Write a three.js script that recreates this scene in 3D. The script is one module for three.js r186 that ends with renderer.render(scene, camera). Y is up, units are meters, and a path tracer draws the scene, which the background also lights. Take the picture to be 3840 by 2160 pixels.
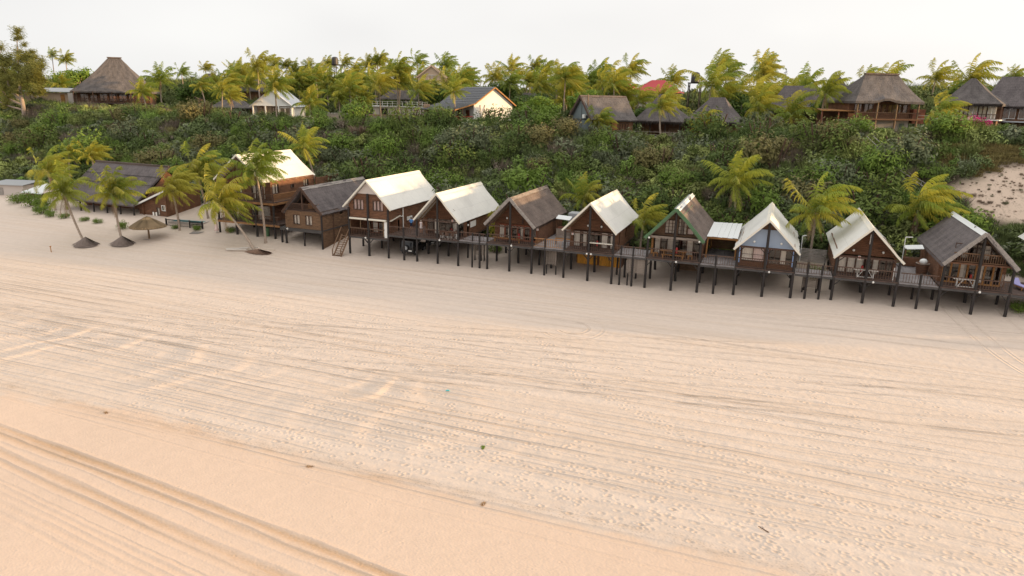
import * as THREE from 'three';
import { mergeGeometries } from 'three/addons/utils/BufferGeometryUtils.js';
import { RoundedBoxGeometry } from 'three/addons/geometries/RoundedBoxGeometry.js';
import { MarchingCubes } from 'three/addons/objects/MarchingCubes.js';

// ---------------------------------------------------------------- camera, sky, sun, exposure
const scene = new THREE.Scene();
const camera = new THREE.PerspectiveCamera(45.12, 16 / 9, 0.5, 6000);
camera.position.set(0, 21.2, 78);
camera.rotation.order = 'YXZ';
camera.rotation.set(-15.3 * Math.PI / 180, 20.4 * Math.PI / 180, 1.2 * Math.PI / 180);
const renderer = new THREE.WebGLRenderer({ antialias: true });
renderer.toneMapping = THREE.LinearToneMapping;
renderer.toneMappingExposure = 1.4;
renderer.shadowMap.enabled = true;

const SUN_EL = 7.0 * Math.PI / 180, SUN_AZ = [0.971, -0.24];   // low evening sun, to the right and a little behind the dune
const sunDir = new THREE.Vector3(SUN_AZ[0] * Math.cos(SUN_EL), Math.sin(SUN_EL), SUN_AZ[1] * Math.cos(SUN_EL)).normalize();
const sun = new THREE.DirectionalLight(new THREE.Color().setRGB(1.0, 0.66, 0.33), 5);
sun.position.copy(sunDir).multiplyScalar(300);
sun.target.position.set(0, 0, 0);
sun.castShadow = true;
sun.shadow.radius = 3;
sun.shadow.mapSize.set(4096, 4096);
Object.assign(sun.shadow.camera, { left: -220, right: 220, top: 120, bottom: -120, near: 1, far: 900 });
scene.add(sun, sun.target);

// small deterministic noise
function rng(seed) { let s = seed >>> 0; return () => { s = (s + 0x6d2b79f5) | 0; let t = Math.imul(s ^ (s >>> 15), 1 | s); t = (t + Math.imul(t ^ (t >>> 7), 61 | t)) ^ t; return ((t ^ (t >>> 14)) >>> 0) / 4294967296; }; }
function hash2(x, y) { let h = Math.imul(x, 374761393) + Math.imul(y, 668265263) | 0; h = Math.imul(h ^ (h >>> 13), 1274126177); return ((h ^ (h >>> 16)) >>> 0) / 4294967296; }
function noise(x, y) { const xi = Math.floor(x), yi = Math.floor(y), fx = x - xi, fy = y - yi, u = fx * fx * (3 - 2 * fx), v = fy * fy * (3 - 2 * fy); const a = hash2(xi, yi), b = hash2(xi + 1, yi), c = hash2(xi, yi + 1), d = hash2(xi + 1, yi + 1); return a + (b - a) * u + (c - a) * v + (a - b - c + d) * u * v; }
function fbm(x, y, n = 4) { let s = 0, a = 0.5; for (let i = 0; i < n; i++) { s += a * noise(x, y); x = x * 2.03 + 17.1; y = y * 2.03 + 5.7; a *= 0.5; } return s / (1 - Math.pow(0.5, n)); }
const ss = (a, b, t) => { t = Math.min(1, Math.max(0, (t - a) / (b - a))); return t * t * (3 - 2 * t); };
const lerp = (a, b, t) => a + (b - a) * t;
function table(X, Y, x) { if (x <= X[0]) return Y[0]; for (let i = 1; i < X.length; i++) if (x <= X[i]) return lerp(Y[i - 1], Y[i], (x - X[i - 1]) / (X[i] - X[i - 1])); return Y[Y.length - 1]; }

// one sky: pale hazy evening sky, brighter and warmer towards the sun, thin high cloud
{
  const W = 512, H = 256, d = new Float32Array(W * H * 4), v = new THREE.Vector3();
  for (let j = 0; j < H; j++) for (let i = 0; i < W; i++) {
    const lon = ((i + 0.5) / W - 0.5) * 2 * Math.PI, lat = ((j + 0.5) / H - 0.5) * Math.PI;
    v.set(Math.cos(lat) * Math.cos(lon), Math.sin(lat), Math.cos(lat) * Math.sin(lon));
    const c = v.dot(sunDir), up = Math.max(0, v.y), near = Math.pow(Math.max(0, c * 0.5 + 0.5), 3);
    const cl = (fbm(v.x / (up + 0.25) * 1.3 + 9, v.z / (up + 0.25) * 1.3 + 3, 4) - 0.5) * 0.16 * ss(0.0, 0.10, up);
    const k = 1 + 0.6 * up; let r = (0.63 + 0.13 * near) * k + cl, g = (0.625 + 0.095 * near) * k + cl, b = (0.615 + 0.06 * near) * k + cl * 0.9;   // brightness of a thinly overcast sky
    const glow = Math.pow(Math.max(0, c), 24) * 1.2; r += glow; g += glow * 0.72; b += glow * 0.42;
    if (v.y < 0) { const k = Math.min(1, -v.y * 6); r = lerp(r, 0.5, k); g = lerp(g, 0.45, k); b = lerp(b, 0.4, k); }
    const o = (j * W + i) * 4; d[o] = r; d[o + 1] = g; d[o + 2] = b; d[o + 3] = 1;
  }
  const t = new THREE.DataTexture(d, W, H, THREE.RGBAFormat, THREE.FloatType);
  t.mapping = THREE.EquirectangularReflectionMapping; t.magFilter = THREE.LinearFilter; t.minFilter = THREE.LinearFilter; t.colorSpace = THREE.LinearSRGBColorSpace; t.needsUpdate = true;
  scene.background = t; scene.environment = t; scene.backgroundIntensity = 1; scene.environmentIntensity = 1;
}

// ---------------------------------------------------------------- helpers
const taken = new Map();
function numbered(name) { const n = taken.get(name) || 0; taken.set(name, n + 1); return n ? name + '_' + String(n).padStart(3, '0') : name; }
function shadows(o) { o.castShadow = o.receiveShadow = true; return o; }
function thing(name, label, category, pos = [0, 0, 0], turn = 0, group) {
  const o = new THREE.Group(); o.name = numbered(name); o.position.set(...pos); o.rotation.y = turn;
  o.userData = { label, category }; if (group) o.userData.group = group; scene.add(o); return o;
}
function part(name, geo, mat, parent, label) {
  const g = Array.isArray(geo) ? merge(geo) : geo; const m = shadows(new THREE.Mesh(g, mat)); m.name = name; if (label) m.userData.label = label; parent.add(m); return m;
}
function single(name, geo, mat, label, category, pos = [0, 0, 0], turn = 0, group) {
  const m = part(numbered(name), geo, mat, scene); m.position.set(...pos); m.rotation.y = turn; m.userData = { label, category }; if (group) m.userData.group = group; return m;
}
function struct(name, geo, mat) { const m = part(numbered(name), geo, mat, scene); m.userData.kind = 'structure'; return m; }
function merge(list) {
  const gs = list.filter(Boolean).map((g) => { g = g.index ? g.toNonIndexed() : g; for (const k of Object.keys(g.attributes)) if (!['position', 'normal', 'uv'].includes(k)) g.deleteAttribute(k); if (!g.attributes.uv) g.setAttribute('uv', new THREE.Float32BufferAttribute(new Float32Array(g.attributes.position.count * 2), 2)); return g; });
  return gs.length === 1 ? gs[0] : mergeGeometries(gs);
}
// box given by its low and high corners, uv in metres
function bx(x0, y0, z0, x1, y1, z1) {
  const g = new THREE.BoxGeometry(Math.abs(x1 - x0), Math.abs(y1 - y0), Math.abs(z1 - z0)); g.translate((x0 + x1) / 2, (y0 + y1) / 2, (z0 + z1) / 2); return metric(g);
}
function metric(g) { const p = g.attributes.position, n = g.attributes.normal, u = new Float32Array(p.count * 2); for (let i = 0; i < p.count; i++) { const ax = Math.abs(n.getX(i)), ay = Math.abs(n.getY(i)), az = Math.abs(n.getZ(i)); if (ay > ax && ay > az) { u[2 * i] = p.getX(i); u[2 * i + 1] = p.getZ(i); } else if (ax > az) { u[2 * i] = p.getZ(i); u[2 * i + 1] = p.getY(i); } else { u[2 * i] = p.getX(i); u[2 * i + 1] = p.getY(i); } } g.setAttribute('uv', new THREE.BufferAttribute(u, 2)); return g; }
const V = (x, y, z) => new THREE.Vector3(x, y, z);
// square bar or round pole from a to b
function bar(a, b, w, h = w) {
  const A = V(...a), B = V(...b), L = A.distanceTo(B), g = new THREE.BoxGeometry(w, L, h); const q = new THREE.Quaternion().setFromUnitVectors(V(0, 1, 0), B.clone().sub(A).normalize());
  g.applyQuaternion(q); g.translate((A.x + B.x) / 2, (A.y + B.y) / 2, (A.z + B.z) / 2); return g;
}
function pole(a, b, r0, r1 = r0, seg = 8) {
  const A = V(...a), B = V(...b), L = A.distanceTo(B), g = new THREE.CylinderGeometry(r1, r0, L, seg); const q = new THREE.Quaternion().setFromUnitVectors(V(0, 1, 0), B.clone().sub(A).normalize());
  g.applyQuaternion(q); g.translate((A.x + B.x) / 2, (A.y + B.y) / 2, (A.z + B.z) / 2); return g;
}
function poly(points3, thick, nrm) {   // convex polygon with thickness along nrm
  const n = V(...nrm).normalize().multiplyScalar(thick), P = points3.map((p) => V(...p)), Q = P.map((p) => p.clone().add(n)), pos = [];
  const tri = (a, b, c) => pos.push(a.x, a.y, a.z, b.x, b.y, b.z, c.x, c.y, c.z);
  for (let i = 1; i < P.length - 1; i++) { tri(P[0], P[i + 1], P[i]); tri(Q[0], Q[i], Q[i + 1]); }
  for (let i = 0; i < P.length; i++) { const j = (i + 1) % P.length; tri(P[i], P[j], Q[j]); tri(P[i], Q[j], Q[i]); }
  const g = new THREE.BufferGeometry(); g.setAttribute('position', new THREE.Float32BufferAttribute(pos, 3)); g.computeVertexNormals(); return metric(g);
}
// textures computed per pixel: f(u, v) -> [r,g,b] linear or a scalar height
function tex(w, h, f, color = true) {
  const d = new Uint8Array(w * h * 4), s = (x) => Math.round(255 * (x <= 0.0031308 ? 12.92 * Math.max(0, x) : 1.055 * Math.pow(Math.min(1, x), 1 / 2.4) - 0.055));
  for (let j = 0; j < h; j++) for (let i = 0; i < w; i++) { const c = f(i / w, j / h, i, j), o = (j * w + i) * 4; if (color) { d[o] = s(c[0]); d[o + 1] = s(c[1]); d[o + 2] = s(c[2]); } else d[o] = d[o + 1] = d[o + 2] = Math.round(255 * Math.min(1, Math.max(0, c))); d[o + 3] = 255; }
  const t = new THREE.DataTexture(d, w, h); t.wrapS = t.wrapT = THREE.RepeatWrapping; t.magFilter = THREE.LinearFilter; t.minFilter = THREE.LinearMipmapLinearFilter; t.generateMipmaps = true; if (color) t.colorSpace = THREE.SRGBColorSpace; t.needsUpdate = true; return t;
}
// noise that wraps with period p
function pn(x, y, p, seed = 0) { const xi = Math.floor(x), yi = Math.floor(y), fx = x - xi, fy = y - yi, u = fx * fx * (3 - 2 * fx), v = fy * fy * (3 - 2 * fy), m = (k, q) => ((k % q) + q) % q; const [px, py] = Array.isArray(p) ? p : [p, p]; const H = (a, b) => hash2(m(a, px) + seed, m(b, py) + seed * 3); const a = H(xi, yi), b = H(xi + 1, yi), c = H(xi, yi + 1), d = H(xi + 1, yi + 1); return a + (b - a) * u + (c - a) * v + (a - b - c + d) * u * v; }
const col = (r, g, b) => new THREE.Color().setRGB(r, g, b);
function mat(r, g, b, rough = 0.85, extra = {}) { return new THREE.MeshStandardMaterial({ color: col(r, g, b), roughness: rough, side: THREE.DoubleSide, ...extra }); }
const mul = (c, k) => [c[0] * k, c[1] * k, c[2] * k], mixc = (a, b, t) => [lerp(a[0], b[0], t), lerp(a[1], b[1], t), lerp(a[2], b[2], t)];
function rep(t, x, y) { const c = t.clone(); c.repeat.set(x, y); c.needsUpdate = true; return c; }

// wood, thatch, canvas, plaster, metal
const grainT = tex(256, 256, (u, v) => { const g = 0.55 + 0.5 * pn(u * 6, v * 90, [6, 90]) * 0.6 + 0.35 * (pn(u * 24, v * 128, [24, 128], 3) - 0.5) + 0.35 * (pn(u * 4, v * 5, [4, 5], 9) - 0.5); return [g, g, g]; });
const grainV = tex(256, 256, (u, v) => { const g = 0.55 + 0.5 * pn(u * 90, v * 6, [90, 6]) * 0.6 + 0.35 * (pn(u * 128, v * 24, [128, 24], 3) - 0.5) + 0.4 * (pn(u * 5, v * 4, [5, 4], 9) - 0.5); return [g, g, g]; });
const grainB = tex(256, 256, (u, v) => 0.5 + 0.5 * (pn(u * 6, v * 90, [6, 90]) - 0.5), false);
const wood = (r, g, b, vertical = false, rough = 0.8) => mat(r, g, b, rough, { map: rep(vertical ? grainV : grainT, 0.35, 0.35) });
const thatchMap = (a, b, seed) => tex(512, 512, (u, v) => {
  const s = pn(u * 150, v * 14, [150, 14], seed), s2 = pn(u * 60, v * 24, [60, 24], seed + 5), big = pn(u * 4, v * 4, 4, seed + 9), course = pn(u * 10, Math.floor(v * 8) * 3.3, [10, 27], seed + 2);
  const band = Math.pow(1 - Math.abs(((v * 8) % 1) - 0.5) * 2, 6) * 0.25;
  let k = 0.5 + 0.55 * (s - 0.5) + 0.35 * (s2 - 0.5) + 0.5 * (big - 0.5) + 0.2 * (course - 0.5) - band * (0.4 + 0.6 * s2); k = Math.min(1, Math.max(0, k)); return mixc(a, b, k);
});
const thatchB = tex(512, 512, (u, v) => 0.5 + 0.6 * (pn(u * 150, v * 14, [150, 14], 1) - 0.5) + 0.5 * (pn(u * 30, v * 20, [30, 20], 4) - 0.5), false);
const thatch = (a, b, seed) => mat(1, 1, 1, 0.95, { map: rep(thatchMap(a, b, seed), 0.22, 0.22), bumpMap: rep(thatchB, 0.22, 0.22), bumpScale: 0.06 });
const M = {
  thatchGrey: thatch([0.060, 0.050, 0.052], [0.165, 0.142, 0.140], 11), thatchBrown: thatch([0.075, 0.055, 0.048], [0.19, 0.145, 0.122], 23), thatchHill: thatch([0.062, 0.053, 0.052], [0.165, 0.145, 0.138], 31),
  straw: thatch([0.11, 0.075, 0.04], [0.34, 0.24, 0.14], 41), fringe: mat(0.23, 0.185, 0.165, 0.95, { map: rep(grainV, 1.2, 0.6) }),
  canvas: mat(1, 1, 1, 0.75, { map: rep(tex(512, 512, (u, v) => { const st = pn(u * 5, v * 5, 5, 2), f = pn(u * 60, v * 60, 60, 3), blot = ss(0.58, 0.85, pn(u * 3, v * 4, [3, 4], 7)) * (0.55 + 0.45 * pn(u * 20, v * 22, [20, 22], 8)); const k = 0.92 + 0.10 * (st - 0.5) + 0.06 * (f - 0.5); const sm = Math.abs(((u * 4) % 1) - 0.5) > 0.488 ? 0.82 : 1, sh = Math.abs(((v * 3 + 0.04 * pn(u * 9, 0, [9, 2], 5)) % 1) - 0.5) > 0.49 ? 0.88 : 1; return mul(mixc([0.68 * k, 0.67 * k, 0.63 * k], [0.43, 0.425, 0.40], blot * 0.4), sm * sh); }), 0.11, 0.11) }),
  canvasEdge: mat(0.70, 0.66, 0.57, 0.7), 
  log: wood(0.215, 0.098, 0.050), logPale: wood(0.235, 0.135, 0.075), trim: wood(0.115, 0.062, 0.042, true), redwood: wood(0.27, 0.085, 0.042, true), honey: wood(0.50, 0.235, 0.075),
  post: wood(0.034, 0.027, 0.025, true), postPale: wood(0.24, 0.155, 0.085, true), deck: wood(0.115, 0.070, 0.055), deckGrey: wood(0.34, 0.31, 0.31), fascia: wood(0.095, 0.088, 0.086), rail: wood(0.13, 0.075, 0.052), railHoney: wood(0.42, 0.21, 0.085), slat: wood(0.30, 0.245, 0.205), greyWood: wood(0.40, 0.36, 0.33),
  orange: mat(1, 1, 1, 0.7, { map: rep(tex(256, 256, (u, v) => { const g = 0.72 + 0.5 * (pn(u * 40, v * 6, [40, 6], 3) - 0.4) + 0.3 * (pn(u * 3, v * 3, 3, 5) - 0.5); return [0.86 * g, 0.40 * g, 0.045 * g]; }), 0.6, 0.6) }),
  white: mat(0.78, 0.77, 0.74, 0.6), plaster: mat(1, 1, 1, 0.9, { map: rep(tex(256, 256, (u, v) => { const k = 0.95 + 0.10 * (pn(u * 6, v * 6, 6, 4) - 0.5) + 0.05 * (pn(u * 50, v * 50, 50, 6) - 0.5); return [0.79 * k, 0.775 * k, 0.75 * k]; }), 0.2, 0.2) }),
  beige: mat(0.50, 0.37, 0.28, 0.9), paleWall: mat(0.56, 0.50, 0.46, 0.9), blueWall: mat(0.34, 0.41, 0.52, 0.7), green: mat(0.07, 0.15, 0.07, 0.7), greenWall: mat(0.155, 0.185, 0.195, 0.85),
  dark: mat(0.022, 0.018, 0.017, 0.9), room: wood(0.22, 0.12, 0.07), red: mat(0.42, 0.025, 0.022, 0.4), lampWhite: mat(0.85, 0.84, 0.80, 0.35), grey: mat(0.32, 0.33, 0.34, 0.6), black: mat(0.012, 0.012, 0.014, 0.45),
  zinc: mat(0.47, 0.49, 0.52, 0.45, { metalness: 0.35 }), sheetPale: mat(0.66, 0.68, 0.68, 0.6), curtain: mat(0.66, 0.60, 0.53, 0.95), curtainPink: mat(0.66, 0.50, 0.47, 0.95), curtainTeal: mat(0.10, 0.38, 0.36, 0.9), blueSheet: mat(0.30, 0.42, 0.66, 0.7),
  glass: new THREE.MeshPhysicalMaterial({ color: 0xffffff, roughness: 0.03, transmission: 1, thickness: 0, ior: 1.5, side: THREE.DoubleSide }),
  brick: mat(1, 1, 1, 0.95, { map: rep(tex(256, 256, (u, v) => { const row = Math.floor(v * 16), uu = u * 8 + (row % 2) * 0.5, fx = uu % 1, fy = (v * 16) % 1, k = hash2(Math.floor(uu) % 8, row); const m = fx < 0.06 || fy < 0.12; return m ? [0.33, 0.27, 0.22] : mixc([0.30, 0.17, 0.11], [0.44, 0.30, 0.21], k); }), 0.55, 0.55) }),
  trunk: mat(1, 1, 1, 0.95, { map: rep(tex(128, 256, (u, v) => { const ring = 0.75 + 0.35 * pn(u * 6, v * 48, [6, 48], 2) + 0.3 * (pn(u * 20, v * 30, [20, 30], 8) - 0.5); return [0.36 * ring, 0.285 * ring, 0.23 * ring]; }), 1, 0.35) }),
};
// ---------------------------------------------------------------- terrain
const CX = [-400, -170, -140, -107, -75, -51, -32, -20, -8, 3, 16, 27, 40, 80, 150, 300], CY = [17, 17.3, 16.6, 15.9, 15.7, 16.7, 15.5, 15.0, 15.7, 16.5, 17.4, 18.0, 18.2, 19, 20, 20];
const SX = [-200, -95, -75, -63, -56, -46, -36, -26, -16, -10, -5, 0, 7, 13, 20, 24, 40], SY = [1.8, 1.5, 1.2, 1.1, .66, .47, .5, .54, .35, .35, .55, .8, 1.29, 1.3, 1.35, 1.55, 1.6];
function ground(x, z) {
  const s = table(SX, SY, x), c = table(CX, CY, x);
  if (z >= 0) return s * (1 - ss(0, 14, z)) - 0.012 * Math.max(0, z - 14);
  if (z > -12) return s - 0.13 * z;
  const b = s + 1.56;
  if (z > -38) { const t = (-12 - z) / 26, k = 0.55 * ss(0, 1, t) + 0.45 * t; return b + (c - b) * k; }
  return c + 0.05 * Math.min(120, Math.max(0, -60 - z));
}
// relief of the sand: ruts of wheels, footprints, low humps; kept in rasters that become bump and colour maps
class Sand {
  constructor(x0, x1, z0, z1, W, H) { Object.assign(this, { x0, x1, z0, z1, W, H, h: new Float32Array(W * H), d: new Float32Array(W * H) }); }
  col(x) { return (x - this.x0) / (this.x1 - this.x0) * this.W - 0.5; }
  row(z) { return (z - this.z0) / (this.z1 - this.z0) * this.H - 0.5; }
  X(i) { return this.x0 + (i + 0.5) / this.W * (this.x1 - this.x0); }
  Z(j) { return this.z0 + (j + 0.5) / this.H * (this.z1 - this.z0); }
}
const near = new Sand(-104, 36, 14, 66, 2048, 1024), upper = new Sand(-150, 50, -15, 14, 2048, 512), sheets = [near, upper];
function rut(xa, xb, zf, width, depth, damp, seed) {    // a wheel rut that follows z = zf(x)
  for (const S of sheets) {
    const i0 = Math.max(0, Math.floor(S.col(xa))), i1 = Math.min(S.W - 1, Math.ceil(S.col(xb))), dz = (S.z1 - S.z0) / S.H;
    for (let i = i0; i <= i1; i++) {
      const x = S.X(i), zc = zf(x) + 0.05 * (noise(x * 1.4, seed) - 0.5), w = width * (0.8 + 0.5 * noise(x * 0.25, seed + 3.1)), f = ss(xa, xa + 6, x) * (1 - ss(xb - 6, xb, x)) * (0.35 + 0.9 * noise(x * 0.13, seed + 7.7));
      const j0 = Math.max(0, Math.floor(S.row(zc - w * 1.6))), j1 = Math.min(S.H - 1, Math.ceil(S.row(zc + w * 1.6)));
      for (let j = j0; j <= j1; j++) { const t = Math.abs(S.Z(j) - zc) / w, o = j * S.W + i, tread = 0.75 + 0.5 * hash2((x * 7) | 0, (seed * 31 + j) | 0); S.h[o] += f * depth * (-Math.exp(-t * t * 3.2) + 0.62 * Math.exp(-(t - 1.05) * (t - 1.05) * 14)); S.d[o] += f * damp * Math.exp(-t * t * 2.6) * tread; }
    }
  }
}
function pit(x, z, rx, rz, depth, damp) {
  for (const S of sheets) {
    if (x < S.x0 || x > S.x1 || z < S.z0 || z > S.z1) continue;
    const ci = S.col(x), cj = S.row(z), wi = rx * 2 / (S.x1 - S.x0) * S.W, wj = rz * 2 / (S.z1 - S.z0) * S.H;
    for (let j = Math.max(0, Math.floor(cj - wj)); j <= Math.min(S.H - 1, Math.ceil(cj + wj)); j++) for (let i = Math.max(0, Math.floor(ci - wi)); i <= Math.min(S.W - 1, Math.ceil(ci + wi)); i++) {
      const a = (i - ci) / wi * 2, b = (j - cj) / wj * 2, t = Math.sqrt(a * a + b * b), o = j * S.W + i; S.h[o] += depth * (-Math.exp(-t * t * 2) + 0.5 * Math.exp(-(t - 1.2) * (t - 1.2) * 8)); S.d[o] += damp * Math.exp(-t * t * 2);
    }
  }
}
{
  const R = rng(77);
  const pair = (z0, slope, amp, k, ph, xa, xb, w, depth, damp) => { for (const s of [0, 1.55]) rut(xa, xb, (x) => z0 + s + slope * (x + 40) + amp * Math.sin(x * k + ph), w, depth, damp, z0 * 3.7 + s); };
  for (let n = 0; n < 56; n++) {   // traffic along the beach, above the tide line
    const z0 = 17 + 28.2 * Math.pow(R(), 0.85), xa = -150 + 110 * R() * R(), xb = Math.min(50, xa + 60 + 120 * R());
    pair(z0, (R() - 0.5) * 0.07, 0.3 + 1.3 * R(), 0.012 + 0.03 * R(), R() * 6.3, xa, xb, 0.16 + 0.16 * R() * R(), 0.016 + 0.034 * R(), 0.06 + 0.24 * R());
  }
  for (let n = 0; n < 26; n++) { const z0 = 3 + 15 * R(), xa = -120 + 120 * R(); pair(z0, (R() - 0.5) * 0.04, 0.5, 0.04, R() * 6, xa, xa + 30 + 60 * R(), 0.15, 0.02 + 0.02 * R(), 0.10 + 0.12 * R()); }
  for (let n = 0; n < 9; n++) { const x0 = -80 + 90 * R(), s = (R() > 0.5 ? 1 : -1) * (0.12 + 0.16 * R()); pair(24 + 12 * R(), s, 0.3, 0.08, R() * 6, x0 - 30, x0 + 30, 0.17, 0.06, 0.25); }
  // the two deep tracks on the damp sand, and the shallower ones seaward of them
  const wet = (z0, slope, w, depth, damp) => rut(-104, 36, (x) => z0 + slope * (x + 30) + 0.12 * Math.sin(x * 0.11 + z0), w, depth, damp, z0 * 1.3);
  wet(52.35, 0.098, 0.36, 0.075, 1.4); wet(52.95, 0.098, 0.34, 0.065, 1.1); wet(54.45, 0.118, 0.38, 0.07, 1.3); wet(55.05, 0.118, 0.30, 0.05, 0.9);
  for (let n = 0; n < 5; n++) wet(56.0 + 0.5 * n + 0.3 * R(), 0.125 + 0.02 * R(), 0.12 + 0.1 * R(), 0.012 + 0.018 * R(), 0.10 + 0.1 * R());
  wet(47.1, 0.004, 0.2, 0.03, 0.16); wet(48.2, 0.02, 0.15, 0.02, 0.1); wet(46.7, -0.002, 0.28, 0.05, 0.2);
  // vehicles leaving the cottages at the right, and a loop in the sand
  for (const k of [0, 1.5, 5, 6.5]) for (const S of sheets) for (let t = 0; t < 1; t += 0.0015) { const z = -2 + 20 * t, x = 17.5 + k + 6 * t * t + 0.6 * t; pit(x, z, 0.16, 0.13, 0.006, 0.02); }
  for (const r of [1.5, 2.9]) for (let a = -1.7; a < 2.4; a += 0.02) pit(-16.5 + r * Math.cos(a), 16.5 + r * 1.15 * Math.sin(a), 0.2, 0.17, 0.008, 0.05);
  // footprints: scattered everywhere above the tide line, denser in lanes
  for (let n = 0; n < 6000; n++) { const x = -100 + 135 * R(), z = 20 + 26 * Math.pow(R(), 0.7); if (fbm(x * 0.06, z * 0.16) * (0.5 + 0.5 * ss(-80, -10, x)) < 0.30 + 0.25 * R()) continue; pit(x, z, 0.13 + 0.09 * R(), 0.09 + 0.06 * R(), 0.022 + 0.03 * R(), 0.12 + 0.26 * R()); }
  const walk = (pts, n) => { for (let k = 0; k < n; k++) { const t = k / n * (pts.length - 1), i = Math.floor(t), f = t - i; const x = lerp(pts[i][0], pts[i + 1][0], f) + (R() - 0.5) * 0.5, z = lerp(pts[i][1], pts[i + 1][1], f) + (k % 2) * 0.35 + (R() - 0.5) * 0.2; pit(x, z, 0.17, 0.12, 0.035, 0.28); } };
  walk([[-19, 20], [-14, 26], [-8, 31], [-2, 35.5], [4, 38], [9, 40]], 90); walk([[-18, 22], [-12, 29], [-5, 34], [3, 39.5]], 60); walk([[-30, 40], [-12, 42], [12, 38]], 80);
  for (let n = 0; n < 260; n++) { const x = -60 + 90 * R(), z = 47.5 + 15 * R(); pit(x, z, 0.10, 0.07, 0.015, 0.12); }
  // low humps that cross the traffic lanes
  for (const S of [near]) for (let j = 0; j < S.H; j++) { const z = S.Z(j), band = ss(32, 36.5, z) * (1 - ss(41.5, 45, z)); if (band > 0) for (let i = 0; i < S.W; i++) { const x = S.X(i); const ph = x / 3.9 + 1.3 * noise(z * 0.3, 5) + 1.6 * noise(x * 0.13, z * 0.15), q = ph - Math.floor(ph); S.h[j * S.W + i] += 0.15 * band * (1 - ss(-30, -4, x)) * Math.pow(noise(x * 0.31, z * 0.16 + 9.3), 1.2) * 1.6 * (q < 0.7 ? ss(0, 0.7, q) : 1 - ss(0.7, 1, q)); } }
}
function sandMaps(S) {
  const dry = [0.575, 0.475, 0.40], wet = [0.575, 0.435, 0.335], damp = [0.37, 0.265, 0.18], dampWet = [0.36, 0.205, 0.085];
  const c = tex(S.W, S.H, (u, v, i, j) => {
    const x = S.X(i), z = S.Z(j), o = j * S.W + i, w = ss(45.2, 47.2, z + 3.2 * (fbm(x * 0.10, z * 0.3 + 4, 4) - 0.5) + 1.2 * (noise(x * 0.9, z * 1.2) - 0.5)), edge = Math.exp(-Math.pow((z - 46.2 + (fbm(x * 0.2, 3) - 0.5) * 1.4) / 0.5, 2));
    const streak = noise(x * 0.045 + 3, z * 1.9), streak2 = noise(x * 0.11, z * 4.3 + 9), patch = fbm(x * 0.05, z * 0.14 + 30, 4), lane = ss(0, 4, z) * (1 - w);
    const fine = hash2(i, j) - 0.5, grain = noise(x * 3, z * 3) - 0.5;
    let k = 1 + 0.05 * fine + 0.06 * grain + 0.10 * (patch - 0.5) + lane * (0.10 * (streak - 0.5) + 0.07 * (streak2 - 0.5));
    const churn = lane * 0.42 * ss(0.48, 0.75, patch * 0.55 + streak * 0.5) * (0.5 + 0.6 * streak2);
    let a = mixc(dry, wet, w); a = mixc(a, w > 0.5 ? dampWet : damp, Math.min(0.85, (S.d[o] * (w > 0.5 ? 0.62 : 0.62)) + churn * 0.62 + edge * 0.35 * noise(x * 1.3, z * 3)));
    if (edge > 0.4 && hash2(i * 3 + 1, j * 7) > 0.93) a = mul(a, 0.72);
    if (w > 0.5) a = mixc(a, [0.60, 0.455, 0.355], 0.45 * w * fbm(x * 0.07 + 8, z * 0.12, 3));
    return mul(a, k);
  });
  const b = tex(S.W, S.H, (u, v, i, j) => { const x = S.X(i), z = S.Z(j), o = j * S.W + i, rough = 1 - ss(45.5, 47, z); return 0.5 + (S.h[o] + rough * 0.035 * (fbm(x * 2.2, z * 2.6, 3) - 0.5) + 0.012 * (hash2(i, j) - 0.5)) / 0.5; }, false);
  for (const t of [c, b]) t.wrapS = t.wrapT = THREE.ClampToEdgeWrapping;
  return mat(1, 1, 1, 0.92, { map: c, bumpMap: b, bumpScale: 0.5 });
}
function sheetGeo(x0, x1, z0, z1, nx, nz, yf, uvf) {
  const p = [], uv = [], ix = []; for (let j = 0; j <= nz; j++) for (let i = 0; i <= nx; i++) { const x = lerp(x0, x1, i / nx), z = lerp(z0, z1, j / nz); p.push(x, yf(x, z), z); if (uvf) uv.push(...uvf(x, z)); else uv.push(i / nx, j / nz); }
  for (let j = 0; j < nz; j++) for (let i = 0; i < nx; i++) { const a = j * (nx + 1) + i, b = a + nx + 1; ix.push(a, b, a + 1, a + 1, b, b + 1); }
  const g = new THREE.BufferGeometry(); g.setAttribute('position', new THREE.Float32BufferAttribute(p, 3)); g.setAttribute('uv', new THREE.Float32BufferAttribute(uv, 2)); g.setIndex(ix); g.computeVertexNormals(); return g;
}
const beach = new THREE.Group(); beach.name = 'beach'; beach.userData = { kind: 'structure', label: 'pale sand beach crossed by tyre tracks and footprints' }; scene.add(beach);
const beachY = (x, z) => ground(x, z) + 0.10 * (fbm(x * 0.12, z * 0.2, 3) - 0.5) * ss(2, 8, z);
part('tracked_sand', sheetGeo(-104, 36, 14, 66, 280, 130, beachY), sandMaps(near), beach);
part('upper_sand', sheetGeo(-150, 50, -15, 14, 260, 60, beachY), sandMaps(upper), beach);
const plainSand = mat(1, 1, 1, 0.92, { map: tex(256, 256, (u, v) => mul([0.57, 0.47, 0.395], 0.95 + 0.12 * pn(u * 12, v * 12, 12, 2) + 0.1 * (pn(u * 100, v * 100, 100, 3) - 0.5))) });
const uvM = (x, z) => [x / 8, z / 8];
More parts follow.
